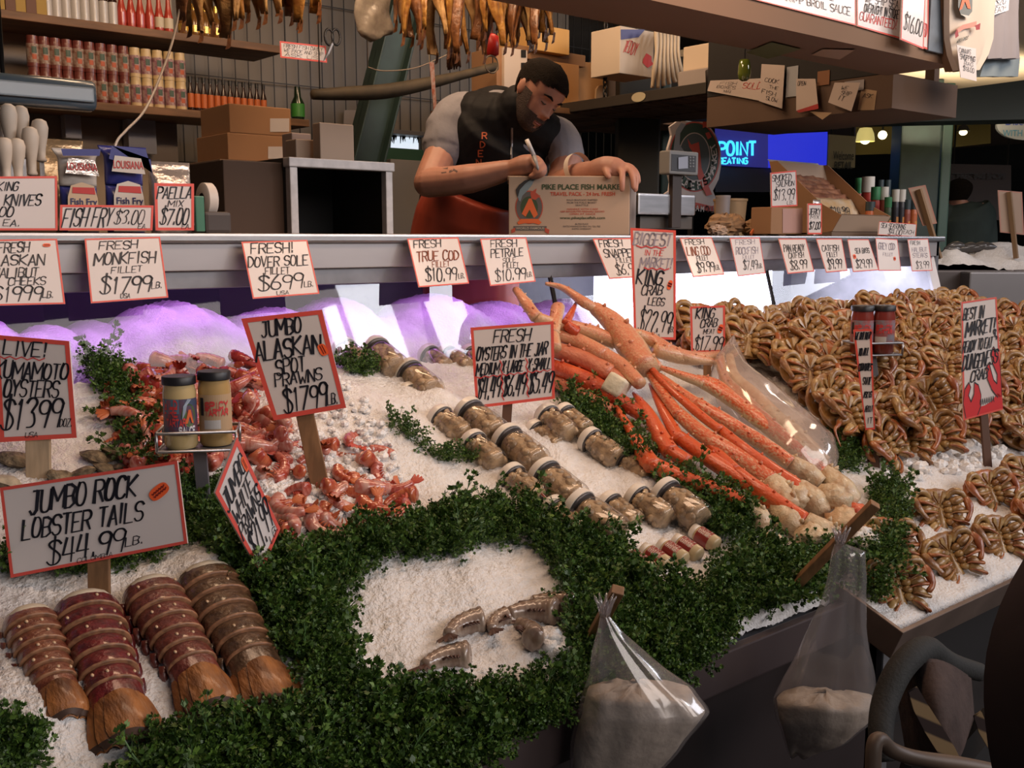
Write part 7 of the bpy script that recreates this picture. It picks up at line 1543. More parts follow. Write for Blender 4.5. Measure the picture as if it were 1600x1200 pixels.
# ------------------------------------------------------------------ the worker
SKIN = mat('skin', (.46, .22, .155), .5, noise=.12, nscale=30, sss=.06); HAIR = mat('dark_hair', (.012, .008, .006), .9, spec=.15, noise=.4, nscale=120, bump=.5, bscale=260)
BEARD = mat('beard_hair', (.045, .024, .018), .75, noise=.4, nscale=160, bump=.5, bscale=300); TEE = mat('grey_tshirt', (.235, .23, .265), .85, noise=.10, nscale=9, bump=.3, bscale=25)
VEST = mat('black_vest', (.008, .008, .010), .7, spec=.2, noise=.3, nscale=14, bump=.3, bscale=20); APRON = mat('orange_apron', (.42, .06, .03), .5, noise=.2, nscale=6, bump=.2, bscale=12); TROUS = mat('dark_trousers', (.03, .03, .035), .8)
def head_mesh(M, off=0., keep=None, nose=True, nh=44, na=56):
    """head surface in local coords (x left, y face forward, z up; chin at z=0, crown .235). keep(h, a) selects faces"""
    Hh = .235
    def itp(t, xs, ys): return float(np.interp(t, xs, ys))
    hs = [0, .04, .10, .2, .32, .45, .56, .68, .80, .90, .96, 1.0]
    ws = [.012, .030, .044, .056, .064, .070, .074, .077, .073, .056, .036, .004]
    fs = [.060, .074, .082, .084, .085, .083, .088, .086, .074, .050, .028, .0]
    bs = [.030, .005, -.015, -.045, -.068, -.088, -.098, -.101, -.092, -.068, -.042, .0]
    V = []; 
    for i in range(nh+1):
        h = i/nh; w_ = itp(h, hs, ws); f_ = itp(h, hs, fs); b_ = itp(h, hs, bs); cy = (f_+b_)/2; ry = (f_-b_)/2; row = []
        for j in range(na):
            a = 2*math.pi*j/na; sx = math.sin(a); cyy = math.cos(a)
            e = .86; x = w_*math.copysign(abs(sx)**e, sx); y = cy+ry*math.copysign(abs(cyy)**e, cyy)
            if cyy > 0:
                g = lambda x0, h0, sx_, sh, am: am*math.exp(-((x-x0)/sx_)**2-((h-h0)/sh)**2)
                d = 0
                if nose:
                    nb = max(0, min(1, (h-.30)/.06)) if h < .36 else max(0, min(1, (.58-h)/.22)); d += .030*nb*math.exp(-(x/(.010+.006*(h < .38)))**2)
                    d += g(.012, .34, .007, .035, .006)+g(-.012, .34, .007, .035, .006)
                d += g(.031, .52, .017, .045, -.012)+g(-.031, .52, .017, .045, -.012)+g(.031, .50, .011, .022, .006)+g(-.031, .50, .011, .022, .006)
                d += g(.030, .60, .024, .028, .006)+g(-.030, .60, .024, .028, .006)+g(0, .215, .020, .018, .006)+g(0, .165, .018, .018, .007)+g(0, .19, .022, .010, -.005)+g(0, .05, .02, .05, .006)+g(.042, .42, .018, .06, .004)+g(-.042, .42, .018, .06, .004)
                y += d
            c = Vector((0, cy, h*Hh)); p = Vector((x, y, h*Hh)); n = (p-c); n = n.normalized() if n.length > 1e-6 else Vector((0, 0, 1)); n = (n+Vector((0, 0, (h-.5)*1.1))).normalized()
            row.append(p+n*off)
        V.append(row)
    mb = MB(); n0 = 0
    for row in V: mb.v += [M @ p for p in row]
    for i in range(nh):
        for j in range(na):
            a = 2*math.pi*(j+.5)/na; a = a if a <= math.pi else a-2*math.pi; h = (i+.5)/nh
            if keep is None or keep(h, a):
                k = (j+1) % na; mb.f.append((i*na+j, i*na+k, (i+1)*na+k, (i+1)*na+j)); mb.m.append(0)
    if keep is None:
        mb.f.append(tuple(reversed(range(na)))); mb.f.append(tuple(nh*na+j for j in range(na))); mb.m += [0, 0]
    return mb
def remesh(o, vox, smooth_it=3):
    m = o.modifiers.new('r', 'REMESH'); m.mode = 'VOXEL'; m.voxel_size = vox; m.use_smooth_shade = True
    s = o.modifiers.new('s', 'SMOOTH'); s.factor = .5; s.iterations = smooth_it
    bpy.context.view_layer.update(); return apply_mods(o)
def loft(mb, cs, wd, dp, sides, seg=26, pw=.85):
    """elliptic loft: centres, half widths along side vectors, half depths"""
    cs = smooth_path(cs, 4); k = len(wd); rows = []; n = len(cs)
    def iv(l, q): a = int(min(q, k-2)); return l[a]+(l[a+1]-l[a])*(q-a)
    for i, c in enumerate(cs):
        q = i/(n-1)*(k-1); t = (cs[min(i+1, n-1)]-cs[max(i-1, 0)]).normalized(); s = iv(sides, q); s = (s-t*s.dot(t)).normalized(); d = t.cross(s); w_ = iv(wd, q); dd = iv(dp, q)
        rows.append([c+s*w_*math.copysign(abs(math.cos(a))**pw, math.cos(a))+d*dd*math.copysign(abs(math.sin(a))**pw, math.sin(a)) for a in [2*math.pi*j/seg for j in range(seg)]])
    mb.grid(rows, True, True, True)
def limb(mb, pts, rads, seg=16, flat=1.0):
    P = smooth_path(pts, 6); k = len(rads); n = len(P); rr = []
    for i in range(n): q = i/(n-1)*(k-1); a = int(min(q, k-2)); rr.append(rads[a]+(rads[a+1]-rads[a])*(q-a))
    mb.tube(P, rr, seg, True, flat); mb.ellipsoid(P[0], (rr[0]*.96,)*3, 14, 8); mb.ellipsoid(P[-1], (rr[-1]*.96,)*3, 12, 8)
D = at_d
WL = 'person in grey T-shirt, black vest and orange apron, bent over writing on a carton'
ft = D(725, 460, 3.72); person = thing('person', WL, 'person', (ft.x, ft.y, .42))
Rs = D(722, 182, 3.55); Ls = D(874, 216, 3.53); side = (Ls-Rs).normalized()
spine = [D(722, 470, 3.72), D(728, 380, 3.70), D(742, 310, 3.66), D(768, 245, 3.60), D(792, 196, 3.53), D(806, 172, 3.47)]
hipside = (_r*.9+_f*-.25).normalized()
sides = [hipside, hipside, (hipside+side).normalized(), side, side, side]
WD = [.165, .160, .172, .190, .165, .075]; DP = [.115, .115, .122, .125, .100, .062]
# head orientation: bowed, turned to the picture's right, crown tipped towards the customer
fwd = (-_f*.60+_r*.50-_u*.62).normalized(); up = (_u*.84+_r*.62-_f*.20); up = (up-fwd*up.dot(fwd)).normalized(); lx = fwd.cross(up)  # lx: his left? (x = fwd x up)
lx = up.cross(fwd)*-1
chin = D(822, 203, 3.40)
HM = frame(chin-fwd*.058, fwd.cross(up), fwd, up) @ Matrix.Scale(.92, 4)
b = MB(); hm = head_mesh(HM); b.v += hm.v; b.f += hm.f; b.m += hm.m
loft(b, spine, WD, DP, sides)
neck0 = D(806, 178, 3.47); nb_ = HM @ Vector((0, -.025, .07)); limb(b, [neck0, (neck0+nb_)/2, nb_], [.064, .058, .056])
limb(b, [Rs+side*.05, Rs], [.07, .066]); limb(b, [Ls-side*.05, Ls], [.064, .058])
Rel = D(668, 286, 3.40); Rw = D(800, 264, 3.26)
limb(b, [Rs, D(694, 232, 3.50), Rel], [.062, .056, .046]); limb(b, [Rel, D(735, 279, 3.32), Rw], [.048, .047, .029])
Lel = D(872, 290, 3.42); Lw = D(927, 265, 3.27)
limb(b, [Ls, D(886, 250, 3.47), Lel], [.060, .052, .043]); limb(b, [Lel, D(900, 276, 3.34), Lw], [.044, .042, .028])
# ears
for sd in (-1, 1):
    M2 = HM @ Matrix.Translation((sd*.073, -.012, .112)) @ Matrix.Rotation(sd*.3, 4, 'Z'); n0 = len(b.v); b.ellipsoid((0, 0, 0), (.009, .020, .032), 12, 8); 
    for i in range(n0, len(b.v)): b.v[i] = M2 @ b.v[i]
# hands: palm + fingers
def finger(pts, r0, r1):
    P = smooth_path(pts, 4); b.tube(P, [r0+(r1-r0)*i/(len(P)-1) for i in range(len(P))], 10, True); b.ellipsoid(P[-1], (r1,)*3, 8, 6)
def palm(pts, rads, flat): 
    limb(b, pts, rads, 14, flat)
# right hand: closed round the pen, resting on the carton
limb(b, [Rw, D(818, 260, 3.24), D(832, 258, 3.22)], [.029, .036, .034])
K = [(838,247,3.225),(843,253,3.215),(845,260,3.21),(843,266,3.21)]
T_ = [((846,255,3.19),(842,263,3.175),(836,267,3.18)), ((850,262,3.185),(847,269,3.17),(839,271,3.175)), ((850,268,3.185),(845,273,3.175),(836,274,3.18)), ((846,272,3.19),(838,276,3.185),(830,275,3.19))]
for k0, tt in zip(K, T_): finger([D(*k0)]+[D(*q) for q in tt], .0105, .0085)
finger([D(822, 250, 3.23), D(832, 251, 3.195), D(838, 259, 3.175)], .0125, .009)
# left hand: spread over the top right edge of the carton
limb(b, [Lw, D(945, 262, 3.25), D(962, 264, 3.23)], [.029, .036, .036], 14); limb(b, [D(950, 266, 3.24), D(968, 264, 3.22)], [.030, .028])
finger([D(966, 262, 3.215), D(972, 270, 3.185), D(972, 283, 3.165), D(972, 296, 3.165)], .0115, .0088)
finger([D(972, 259, 3.22), D(983, 264, 3.195), D(989, 278, 3.175), D(990, 293, 3.17)], .0115, .0085)
finger([D(974, 258, 3.24), D(987, 262, 3.22), D(994, 276, 3.20), D(993, 297, 3.19)], .0110, .0082)
finger([D(972, 260, 3.26), D(984, 260, 3.25), D(995, 270, 3.235), D(998, 284, 3.225)], .0095, .0075)
finger([D(945, 262, 3.235), D(948, 270, 3.20), D(951, 276, 3.185)], .0125, .0095)
# legs and feet, behind the counter
for sd, ox in ((-1, -.09), (1, .09)):
    h0 = spine[0]+hipside*ox; k_ = Vector((h0.x, h0.y-.03, .88)); a_ = Vector((h0.x+sd*.02, h0.y, .49)); limb(b, [h0, k_, a_], [.085, .060, .045]); limb(b, [a_-Vector((0, 0, .03)), a_+Vector((.02, -.16, -.045))], [.042, .03])
body = b.build('body', SKIN, person); remesh(body, .0042, 3)
body.data.materials.clear(); body.data.materials.append(SKIN)
# hair, beard, brows
aabs = abs
hb = head_mesh(HM, .006, lambda h, a: (h > .70+.06*math.cos(a*2)*(aabs(a) < .9) and aabs(a) < 1.25) or (aabs(a) >= 1.25 and h > .52+.10*(aabs(a) < 1.55)) or (aabs(a) > 2.0 and h > .24)); o = hb.build('hair', HAIR, person, True); 
bb = head_mesh(HM, .0045, lambda h, a: aabs(a) < 1.75 and ((h < .16) or (h < .30 and aabs(a) > .38) or (.225 < h < .275 and aabs(a) <= .55) or (aabs(a) > 1.15 and h < .50)) and not (h > .12 and aabs(a) < .16 and h < .165), nose=True); bb.build('beard', BEARD, person, True)
b = MB()
for sd in (-1, 1):
    b.tube([HM @ Vector((sd*.014, .086, .139)), HM @ Vector((sd*.032, .087, .145)), HM @ Vector((sd*.052, .072, .140))], [.0035, .0045, .002], 6)
b.build('eyebrow', HAIR, person, True)
for sd in (-1, 1):
    b = MB(); b.tube([HM @ Vector((sd*.019, .078, .1155)), HM @ Vector((sd*.031, .0815, .1125)), HM @ Vector((sd*.044, .074, .1155))], [.0015, .0022, .0015], 6); b.build('eye', mat('eye_lash', (.02, .012, .01), .4), person, True)
b = MB(); b.tube([HM @ Vector((-.022, .083, .0455)), HM @ Vector((0, .0925, .0445)), HM @ Vector((.022, .083, .0455))], [.002, .0036, .002], 6); b.build('lips', mat('lips', (.30, .09, .075), .5), person, True)
# T-shirt
b = MB(); loft(b, spine[1:], [w_+.012 for w_ in WD[1:-1]]+[.080], [d_+.012 for d_ in DP[1:-1]]+[.068], sides[1:])
limb(b, [Rs+side*.06, Rs, D(703, 200, 3.53), D(694, 234, 3.50)], [.085, .082, .080, .074]); limb(b, [Ls-side*.06, Ls, D(884, 238, 3.49), D(884, 252, 3.47)], [.070, .066, .061, .058])
o = b.build('tshirt', TEE, person); remesh(o, .006, 4); o.data.materials.clear(); o.data.materials.append(TEE)
dt = o.data
for v in dt.vertices:   # cloth folds
    v.co += Vector((1, 0, .3))*.0035*math.sin(v.co.z*75+v.co.x*40)*math.sin(v.co.y*22)
# vest over the torso, collar up
b = MB(); loft(b, spine[1:5]+[D(803, 180, 3.49)], [.178, .195, .200, .168, .095], [.135, .146, .160, .150, .095], [sides[1], sides[2], sides[3], sides[4], sides[5]])
limb(b, [Rs+side*.12+_u*.0-_f*.03, Rs+side*.085-_f*.02, Rs+side*.05+_u*.006-_f*.012], [.104, .100, .092]); limb(b, [Ls-side*.12+_u*.02-_f*.03, Ls-side*.05-_f*.015], [.080, .076])
c0 = D(800, 190, 3.50); c1 = D(812, 168, 3.45); limb(b, [c0, c1], [.090, .078])
o = b.build('vest', VEST, person); remesh(o, .006, 4); o.data.materials.clear(); o.data.materials.append(VEST)
# orange letters down the vest front
b = MB()
ap = [(757, 212), (754, 226), (751, 240), (748, 254)]
bv = None
from mathutils.bvhtree import BVHTree
def bvh_of(o):
    me = o.data; return BVHTree.FromPolygons([v.co+abs_loc(o) for v in me.vertices], [tuple(p.vertices) for p in me.polygons])
vb = bvh_of(o)
def on_mesh(tree, px, py, e=.003):
    d = ray(px, py).normalized(); h = tree.ray_cast(EYE, d); return (h[0]-d*e) if h[0] is not None else EYE+ray(px, py)*3.4
for ch, (cx, cy) in zip('RDEN', ap):
    for st in glyph_strokes(ch):
        ribbon(b, [(u*7-3.5, v*9.5-4.7) for u, v in st], 1.8, lambda a, c: on_mesh(vb, cx+a, cy-c), 1)
b.build('lettering', mat('vest_orange', (.42, .09, .03), .5), person)
b = MB(); zp = [on_mesh(vb, 800-.12*k, 200+6*k, .002) for k in range(11)]; b.tube(zp, .004, 6); b.build('zipper', STEELD, person)
# apron over hips
b = MB(); loft(b, [D(722, 480, 3.66), D(724, 400, 3.65), D(732, 340, 3.62), D(744, 300, 3.59)], [.205, .20, .185, .150], [.150, .150, .148, .130], [hipside]*4)
o = b.build('apron', APRON, person); remesh(o, .007, 4); o.data.materials.clear(); o.data.materials.append(APRON)
b = MB()
for sd, ox in ((-1, -.09), (1, .09)):
    h0 = spine[0]+hipside*ox; limb(b, [h0, Vector((h0.x, h0.y-.03, .88)), Vector((h0.x+sd*.02, h0.y, .50))], [.098, .076, .062])
b.build('trousers', TROUS, person, True)
# tattoo, pen in hand, wristband
tb = bvh_of(body); b = MB()
ribbon(b, [(688, 268), (692, 262), (699, 263), (703, 268), (709, 265), (714, 268)], 4.5, lambda a, c: on_mesh(tb, a, c, .0008), .8); ribbon(b, [(690, 270), (697, 269)], 3, lambda a, c: on_mesh(tb, a, c, .0008), .8)
b.build('tattoo', mat('tattoo_ink', (.11, .06, .05), .6), person)
pen = thing('marker_pen', 'white marker pen held in the worker\'s writing hand', 'pen', D(834, 240, 3.195)); b = MB(); b.tube([D(823, 218, 3.19), D(834, 243, 3.185)], .0068, 10); b.build('pen_barrel', mat('white_pen', (.68, .62, .58), .4), pen, True); b = MB(); b.tube([D(834, 243, 3.185), D(840, 262, 3.17), D(842, 268, 3.168)], [.0066, .0055, .002], 8); b.build('pen_tip', mat('pen_grey', (.3, .3, .3), .4), pen, True)
wb = thing('wristband', 'loose white paper wristband on the worker\'s left wrist', 'wristband', D(906, 262, 3.31)); cc = D(903, 264, 3.325); ax = (Lw-D(890, 278, 3.36)).normalized(); u1 = ax.orthogonal().normalized(); u2 = ax.cross(u1); b = MB()
b.grid([[cc+ax*w_+(u1*math.cos(a)+u2*math.sin(a))*.051 for a in [2*math.pi*k/28 for k in range(28)]] for w_ in (-.011, .011)], True); b.build('band', mat('band_paper', (.66, .58, .52), .6), wb, True)
# ------------------------------------------------------------------ the printed carton he writes on
YB_ = 3.20; fl_ = D(797, 358, YB_); zt = D(890, 275, YB_).z; zb = ZT
X0 = D(795, 320, YB_); X1 = D(984, 320, YB_); O = Vector((X0.x, X0.y, zb)); wv = Vector((X1.x-X0.x, X1.y-X0.y, 0)); Wc = wv.length; ex = wv.normalized(); ey = Vector((-ex.y, ex.x, 0)); ey = ey if ey.dot(_f) > 0 else -ey; Hc = zt-zb
CM_ = frame(O, ex, ey, (0, 0, 1)); carton = thing('printed_carton', 'pale printed carton with a round fish emblem, under the worker\'s hands', 'carton', O)
b = MB(); b.bbox((0, 0, 0), (Wc, .24, Hc), .003, CM_); b.build('carton_body', CARDL, carton)
b = MB(); b.bbox((-.004, .012, Hc-.012), (Wc+.012, .245, Hc+.001), .002, CM_); b.build('carton_lid', CARDL, carton)
b = MB(); b.bbox((Wc+.001, .02, .0), (Wc+.022, .22, Hc-.012), .004, CM_); b.build('side_wrap', mat('white_wrap', (.62, .58, .58), .3, col2=(.12, .11, .12), nscale=12, stretch=(1, 1, .25), coat=.4), carton)
def cf(u, v, e=.0012): return CM_ @ Vector((u*Wc, -e, (1-v)*Hc))
def cpx(px, py, e=.0012): return cf((px-797)/(984-797), (py-277)/(358.5-277), e)
def cprint(pts, m, name, e=.0012): b = MB(); b.poly([cpx(x, y, e) for x, y in pts]); return b.build(name, m, carton)
CG = mat('print_green', (.035, .06, .022), .6); CR_ = mat('print_red', (.46, .07, .035), .6); COr = mat('print_orange', (.70, .13, .03), .6); CGy = mat('print_grey', (.11, .095, .085), .6); CB = mat('print_black', (.02, .018, .02), .6)
def ctext(txt, cx, cy, w_, h_, m, bold=.02):
    p = cpx(cx, cy, .0014); type_text(txt, frame(p, ex, (0, 0, 1), -ey), h_/81.5*Hc, m, 'lettering', carton, bold, w_/187*Wc)
ctext('PIKE PLACE FISH MARKET', 912, 292, 128, 7.5, CG, .03); ctext('TRAVEL PACK - 24 hrs. FRESH', 911, 301.5, 100, 5.5, CR_, .02)
for i, (t_, w_) in enumerate((('WILD SEAFOOD SHIPPED', 48), ('FROM THE PUBLIC MARKET', 46), ('SEATTLE', 20))): ctext(t_, 910, 310+i*3.6, w_, 2.4, CGy, .01)
for i, (t_, w_) in enumerate((('HANDLE WITH CARE', 48), ('KEEP REFRIGERATED PERISHABLE SEAFOOD', 68), ('OPEN AT ONCE', 40))): ctext(t_, 911, 322.5+i*3.4, w_, 2.4, CR_, .01)
ctext('www.pikeplacefish.com', 911, 335, 70, 4.6, CG, .02)
for i, (t_, w_) in enumerate((('86 PIKE PLACE', 20), ('SEATTLE WASHINGTON 98101 CALL TOLL FREE', 58), ('SHIPPED OVERNIGHT', 30))): ctext(t_, 910, 343+i*3.4, w_, 2.3, CGy, .01)
def ce(cx, cy, rx, ry, n=30): return [(cx+rx*math.cos(2*math.pi*k/n), cy-ry*math.sin(2*math.pi*k/n)) for k in range(n)]
cprint(ce(828.5, 320, 21.5, 23), CR_, 'emblem_rim', .0010); cprint(ce(828.5, 320, 20, 21.5), CGy, 'emblem_ring', .0013); cprint(ce(828.5, 320, 13.5, 15), CG, 'emblem_disc', .0016)
cprint([(828, 308), (832, 308), (842, 330), (836, 335), (829, 323), (823, 333), (817, 329), (825, 314)], COr, 'emblem_chevron', .002); cprint([(830, 300), (840, 294), (838, 302), (846, 304), (838, 310), (832, 308)], CR_, 'emblem_claw', .002)
cprint([(813, 311), (809, 302), (812, 293), (820, 285), (832, 282), (837, 281), (833, 289), (826, 297), (818, 304), (815, 312)], mat('print_fish', (.20, .25, .27), .5), 'emblem_fish', .0023); cprint([(809, 302), (808, 296), (813, 289), (822, 283), (832, 281), (822, 288), (814, 296), (811, 306)], CB, 'fish_back', .0026)
cprint([(810, 341), (816, 336), (842, 336), (848, 341), (844, 344), (836, 342), (822, 342), (812, 344)], COr, 'emblem_ribbon', .0018); cprint([(804, 346), (856, 346), (855, 352), (805, 352)], CGy, 'banner', .0014); cprint([(801, 351), (807, 348), (807, 354), (801, 356)], CR_, 'banner_end', .0017); cprint([(853, 348), (860, 351), (859, 357), (853, 354)], CR_, 'banner_end', .0017)
p = cpx(830, 349, .002); type_text('WORLD FAMOUS', frame(p, ex, (0, 0, 1), -ey), 3/81.5*Hc, mat('print_cream', (.5, .42, .33), .6), 'lettering', carton, .01, 44/187*Wc)
# ------------------------------------------------------------------ passer-by seen from behind
J = mat('green_jacket', (.025, .04, .036), .8, noise=.2, nscale=8, bump=.3, bscale=20)
q = at_d(1503, 390, 8.5); per2 = thing('person', 'person in a dark green jacket seen from behind, walking off in the far hall', 'person', (q.x, q.y, 0))
def P7(px, py, d=8.5): return at_d(px, py, d)
b = MB(); hips = P7(1508, 440); hips.z = .95; ch = P7(1507, 345); nk = P7(1501, 318); hd = P7(1495, 303)
loft(b, [hips, (hips+ch)/2, ch, P7(1503, 330), nk], [.17, .18, .205, .16, .06], [.11, .12, .13, .10, .055], [_r]*5); limb(b, [nk, P7(1498, 308)], [.055, .052])
hm = head_mesh(frame(P7(1496, 322)-_u*.0-_f*.0, -_r*.9+_f*-.2, (_f*.85-_r*.5).normalized(), (0, 0, 1)) @ Matrix.Scale(.92, 4)); n0 = len(b.v); b.v += hm.v; b.f += [tuple(i+n0 for i in f) for f in hm.f]; b.m += hm.m
for sx in (-1, 1):
    s0 = P7(1503, 334)+_r*.17*sx; limb(b, [s0, s0+_r*.06*sx-_u*.28, s0+_r*.05*sx-_u*.52+_f*.12], [.06, .05, .035]); limb(b, [s0+_r*.05*sx-_u*.52+_f*.12, s0+_r*.04*sx-_u*.60+_f*.15], [.04, .03])
    h0 = hips+_r*.09*sx; limb(b, [h0, Vector((h0.x, h0.y, .5)), Vector((h0.x, h0.y, .08))], [.085, .06, .045]); limb(b, [Vector((h0.x, h0.y, .05)), Vector((h0.x, h0.y, .05))+_f*.18], [.045, .035])
o = b.build('body', SKIN, per2); remesh(o, .010, 2); o.data.materials.clear(); o.data.materials.append(SKIN)
hm = head_mesh(frame(P7(1496, 322), -_r*.9+_f*-.2, (_f*.85-_r*.5).normalized(), (0, 0, 1)) @ Matrix.Scale(.92, 4), .012, lambda h, a: h > .62 or (abs(a) > 1.3 and h > .22)); hm.build('hair', HAIR, per2, True)
b = MB(); loft(b, [hips-_u*.12, (hips+ch)/2, ch, P7(1503, 330), nk+_u*.0], [.20, .20, .235, .21, .085], [.14, .14, .16, .14, .08], [_r]*5)
for sx in (-1, 1):
    s0 = P7(1503, 334)+_r*.17*sx; limb(b, [s0, s0+_r*.06*sx-_u*.28, s0+_r*.05*sx-_u*.50+_f*.12], [.105, .07, .055])
o = b.build('jacket', J, per2); remesh(o, .012, 4); o.data.materials.clear(); o.data.materials.append(J)
b = MB()
for sx in (-1, 1): h0 = hips+_r*.09*sx; limb(b, [h0, Vector((h0.x, h0.y, .5)), Vector((h0.x, h0.y, .1))], [.10, .075, .065])
b.build('trousers', TROUS, per2, True)
# ------------------------------------------------------------------ wire racks of jars standing in the ice
def jar_rack(foot, pl, jars, sc_, name, lb, postm):
    f0 = base_on(*foot); n = -_f
    X = lambda px, py, o=0.: at_plane(px, py, f0-_f*o, n)
    c = X(*pl); root = thing('jar_rack', lb, 'rack', f0); w_, d_, h_ = .062*sc_, .036*sc_, .030*sc_
    ax = (_r*math.cos(.18)+_f*-math.sin(.18)*-1).normalized(); ay = Vector((-ax.y, ax.x, 0)); 
    cor = [c+ax*sx*w_+ay*sy*d_ for sx, sy in ((-1, -1), (1, -1), (1, 1), (-1, 1))]
    b = MB(); b.poly(cor); b.poly([p-Vector((0, 0, .003)) for p in reversed(cor)]); b.build('platform', STEELD, root)
    for up in (.0, h_):
        b = MB(); b.tube([p+Vector((0, 0, up)) for p in cor+[cor[0]]], .0028*sc_, 8, False); b.build('rail', STEEL, root, True)
    for p in cor: b = MB(); b.tube([p, p+Vector((0, 0, h_))], .0026*sc_, 8); b.build('rail_post', STEEL, root, True)
    b = MB(); tp = c-Vector((0, 0, .004)); ay_ = (tp-f0); M = basis(f0, ay_, n); b.bbox((-.011*sc_, -.04, -.003), (.011*sc_, ay_.length, .003), .001, M); b.build('post', postm, root)
    return c, ax, ay, root
c, ax, ay, root = jar_rack((320, 795), (312, 698), 2, 1.08, 'jar_rack', 'steel wire rack on a flat post holding two mustard jars', mat('post_grey', (.22, .21, .24), .5, .5))
MUST = mat('mustard_jar', (.56, .42, .20), .22, coat=.6); CAPK = mat('black_cap', (.012, .011, .014), .4); LBB = mat('label_blue', (.10, .17, .24), .45); LBD = mat('label_dark', (.05, .06, .11), .45)
def sauce_jar(p, r_, h_, bodym, label, front, capm=CAPK, second=False):
    root = thing('sauce_jar', label, 'jar', p, None); T = Matrix.Translation(p)
    b = MB(); b.lathe([(r_*.9, 0), (r_, .006), (r_, h_*.78), (r_*.93, h_*.86), (r_*.93, h_*.90)], 28, T); b.build('glass_body', bodym, root, True, autosmooth=50)
    b = MB(); b.lathe([(r_*1.0, h_*.885), (r_*1.02, h_*.89), (r_*1.02, h_*.985), (r_*.97, h_)], 28, T); b.build('lid', capm, root, True, autosmooth=40)
    ang0 = math.atan2((EYE-p).y, (EYE-p).x)
    def sp(u, v, e=.0006): a = ang0+u; return p+Vector(((r_+e)*math.cos(a), (r_+e)*math.sin(a), v*h_))
    def patch(u0, u1, v0, v1, m, name, e=.0008, par=None):
        b = MB(); n = max(3, int((u1-u0)*8)); b.grid([[sp(u0+(u1-u0)*k/n, v, e) for k in range(n+1)] for v in (v0, v1)]); return b.build(name, m, par or root)
    lab = patch(-1.25, 1.35, .20, .70, front, 'label')
    if not second:
        patch(-1.2, -.05, .50, .70, LBB, 'label_panel', .0012, lab)
        for txt, u0, u1, v0, v1, m in (('WILD', -1.0, -.15, .58, .68, REDINK), ('FIRE', -1.0, -.15, .46, .57, REDINK), ('TARTAR', -.85, .3, .33, .42, REDINK), ('SAUCE', -.1, .9, .22, .31, CW)):
            b = MB()
            for st in text_strokes(txt, u0, u1, v1, v0, 1, 0, .05): ribbon(b, [(u, v) for u, v in st], .030, lambda a, q: sp(a, q, .0018), 1)
            b.build('lettering', m, lab)
        b = MB(); b.poly([sp(u, v, .0022) for u, v in ((.25, .36), (.48, .55), (.62, .55), (.80, .36), (.68, .36), (.55, .46), (.40, .36))]); b.build('chevron', COr, lab)
        b = MB(); b.poly([sp(u, v, .0020) for u, v in ((.10, .42), (.18, .60), (.45, .70), (.70, .69), (.42, .62), (.28, .50))]); b.build('fish_print', BLU, lab)
        b = MB(); b.poly([sp(.52+.45*math.cos(a), .47+.16*math.sin(a), .0014) for a in [2*math.pi*k/20 for k in range(20)]]); b.build('emblem_disc', mat('print_green2', (.09, .14, .05), .5), lab)
    else:
        patch(-1.0, -.72, .42, .66, CAPK, 'barcode_block', .0012, lab); patch(-.7, .3, .24, .36, mat('pale_info', (.55, .52, .5), .5), 'info_panel', .0012, lab)
        for txt, v0, v1 in (('SPICY', .52, .60), ('TARTAR', .42, .50)):
            b = MB()
            for st in text_strokes(txt, -.6, .8, v1, v0, 1, .05, .05): ribbon(b, [(u, v) for u, v in st], .030, lambda a, q: sp(a, q, .0018), 1)
            b.build('lettering', REDINK, lab)
    return root
hh = at_plane(287, 585, c, -_f).z-c.z
sauce_jar(c-ax*.030+Vector((0, 0, .002))-ay*.006, .0285, hh*.98, MUST, 'front cream-coloured sauce jar with a blue label in the wire rack', mat('label_navy', (.06, .085, .15), .45, col2=(.18, .05, .07), nscale=40))
sauce_jar(c+ax*.028+Vector((0, 0, .002))+ay*.012, .0285, hh*1.02, mat('mustard_jar_b', (.48, .31, .12), .22, coat=.6), 'tan sauce jar with a barcode, right one in the wire rack', mat('label_tan', (.50, .34, .20), .45), second=True)
c, ax, ay, root = jar_rack((1372, 640), (1362, 553), 2, 1.2, 'jar_rack', 'small wire rack of two red jars behind the narrow sign', STEELD)
hh = at_plane(1360, 478, c, -_f).z-c.z; REDJ = mat('cocktail_red', (.20, .03, .02), .22, coat=.6)
sauce_jar(c-ax*.036+Vector((0, 0, .002)), .033, hh, REDJ, 'left red cocktail sauce jar in the rack among the crabs', mat('label_grey', (.22, .22, .26), .45, col2=(.35, .05, .04), nscale=40), second=True)
sauce_jar(c+ax*.034+Vector((0, 0, .002)), .033, hh, REDJ, 'right red cocktail sauce jar in the rack among the crabs', mat('label_grey', (.22, .22, .26), .45, col2=(.35, .05, .04), nscale=40), second=True)
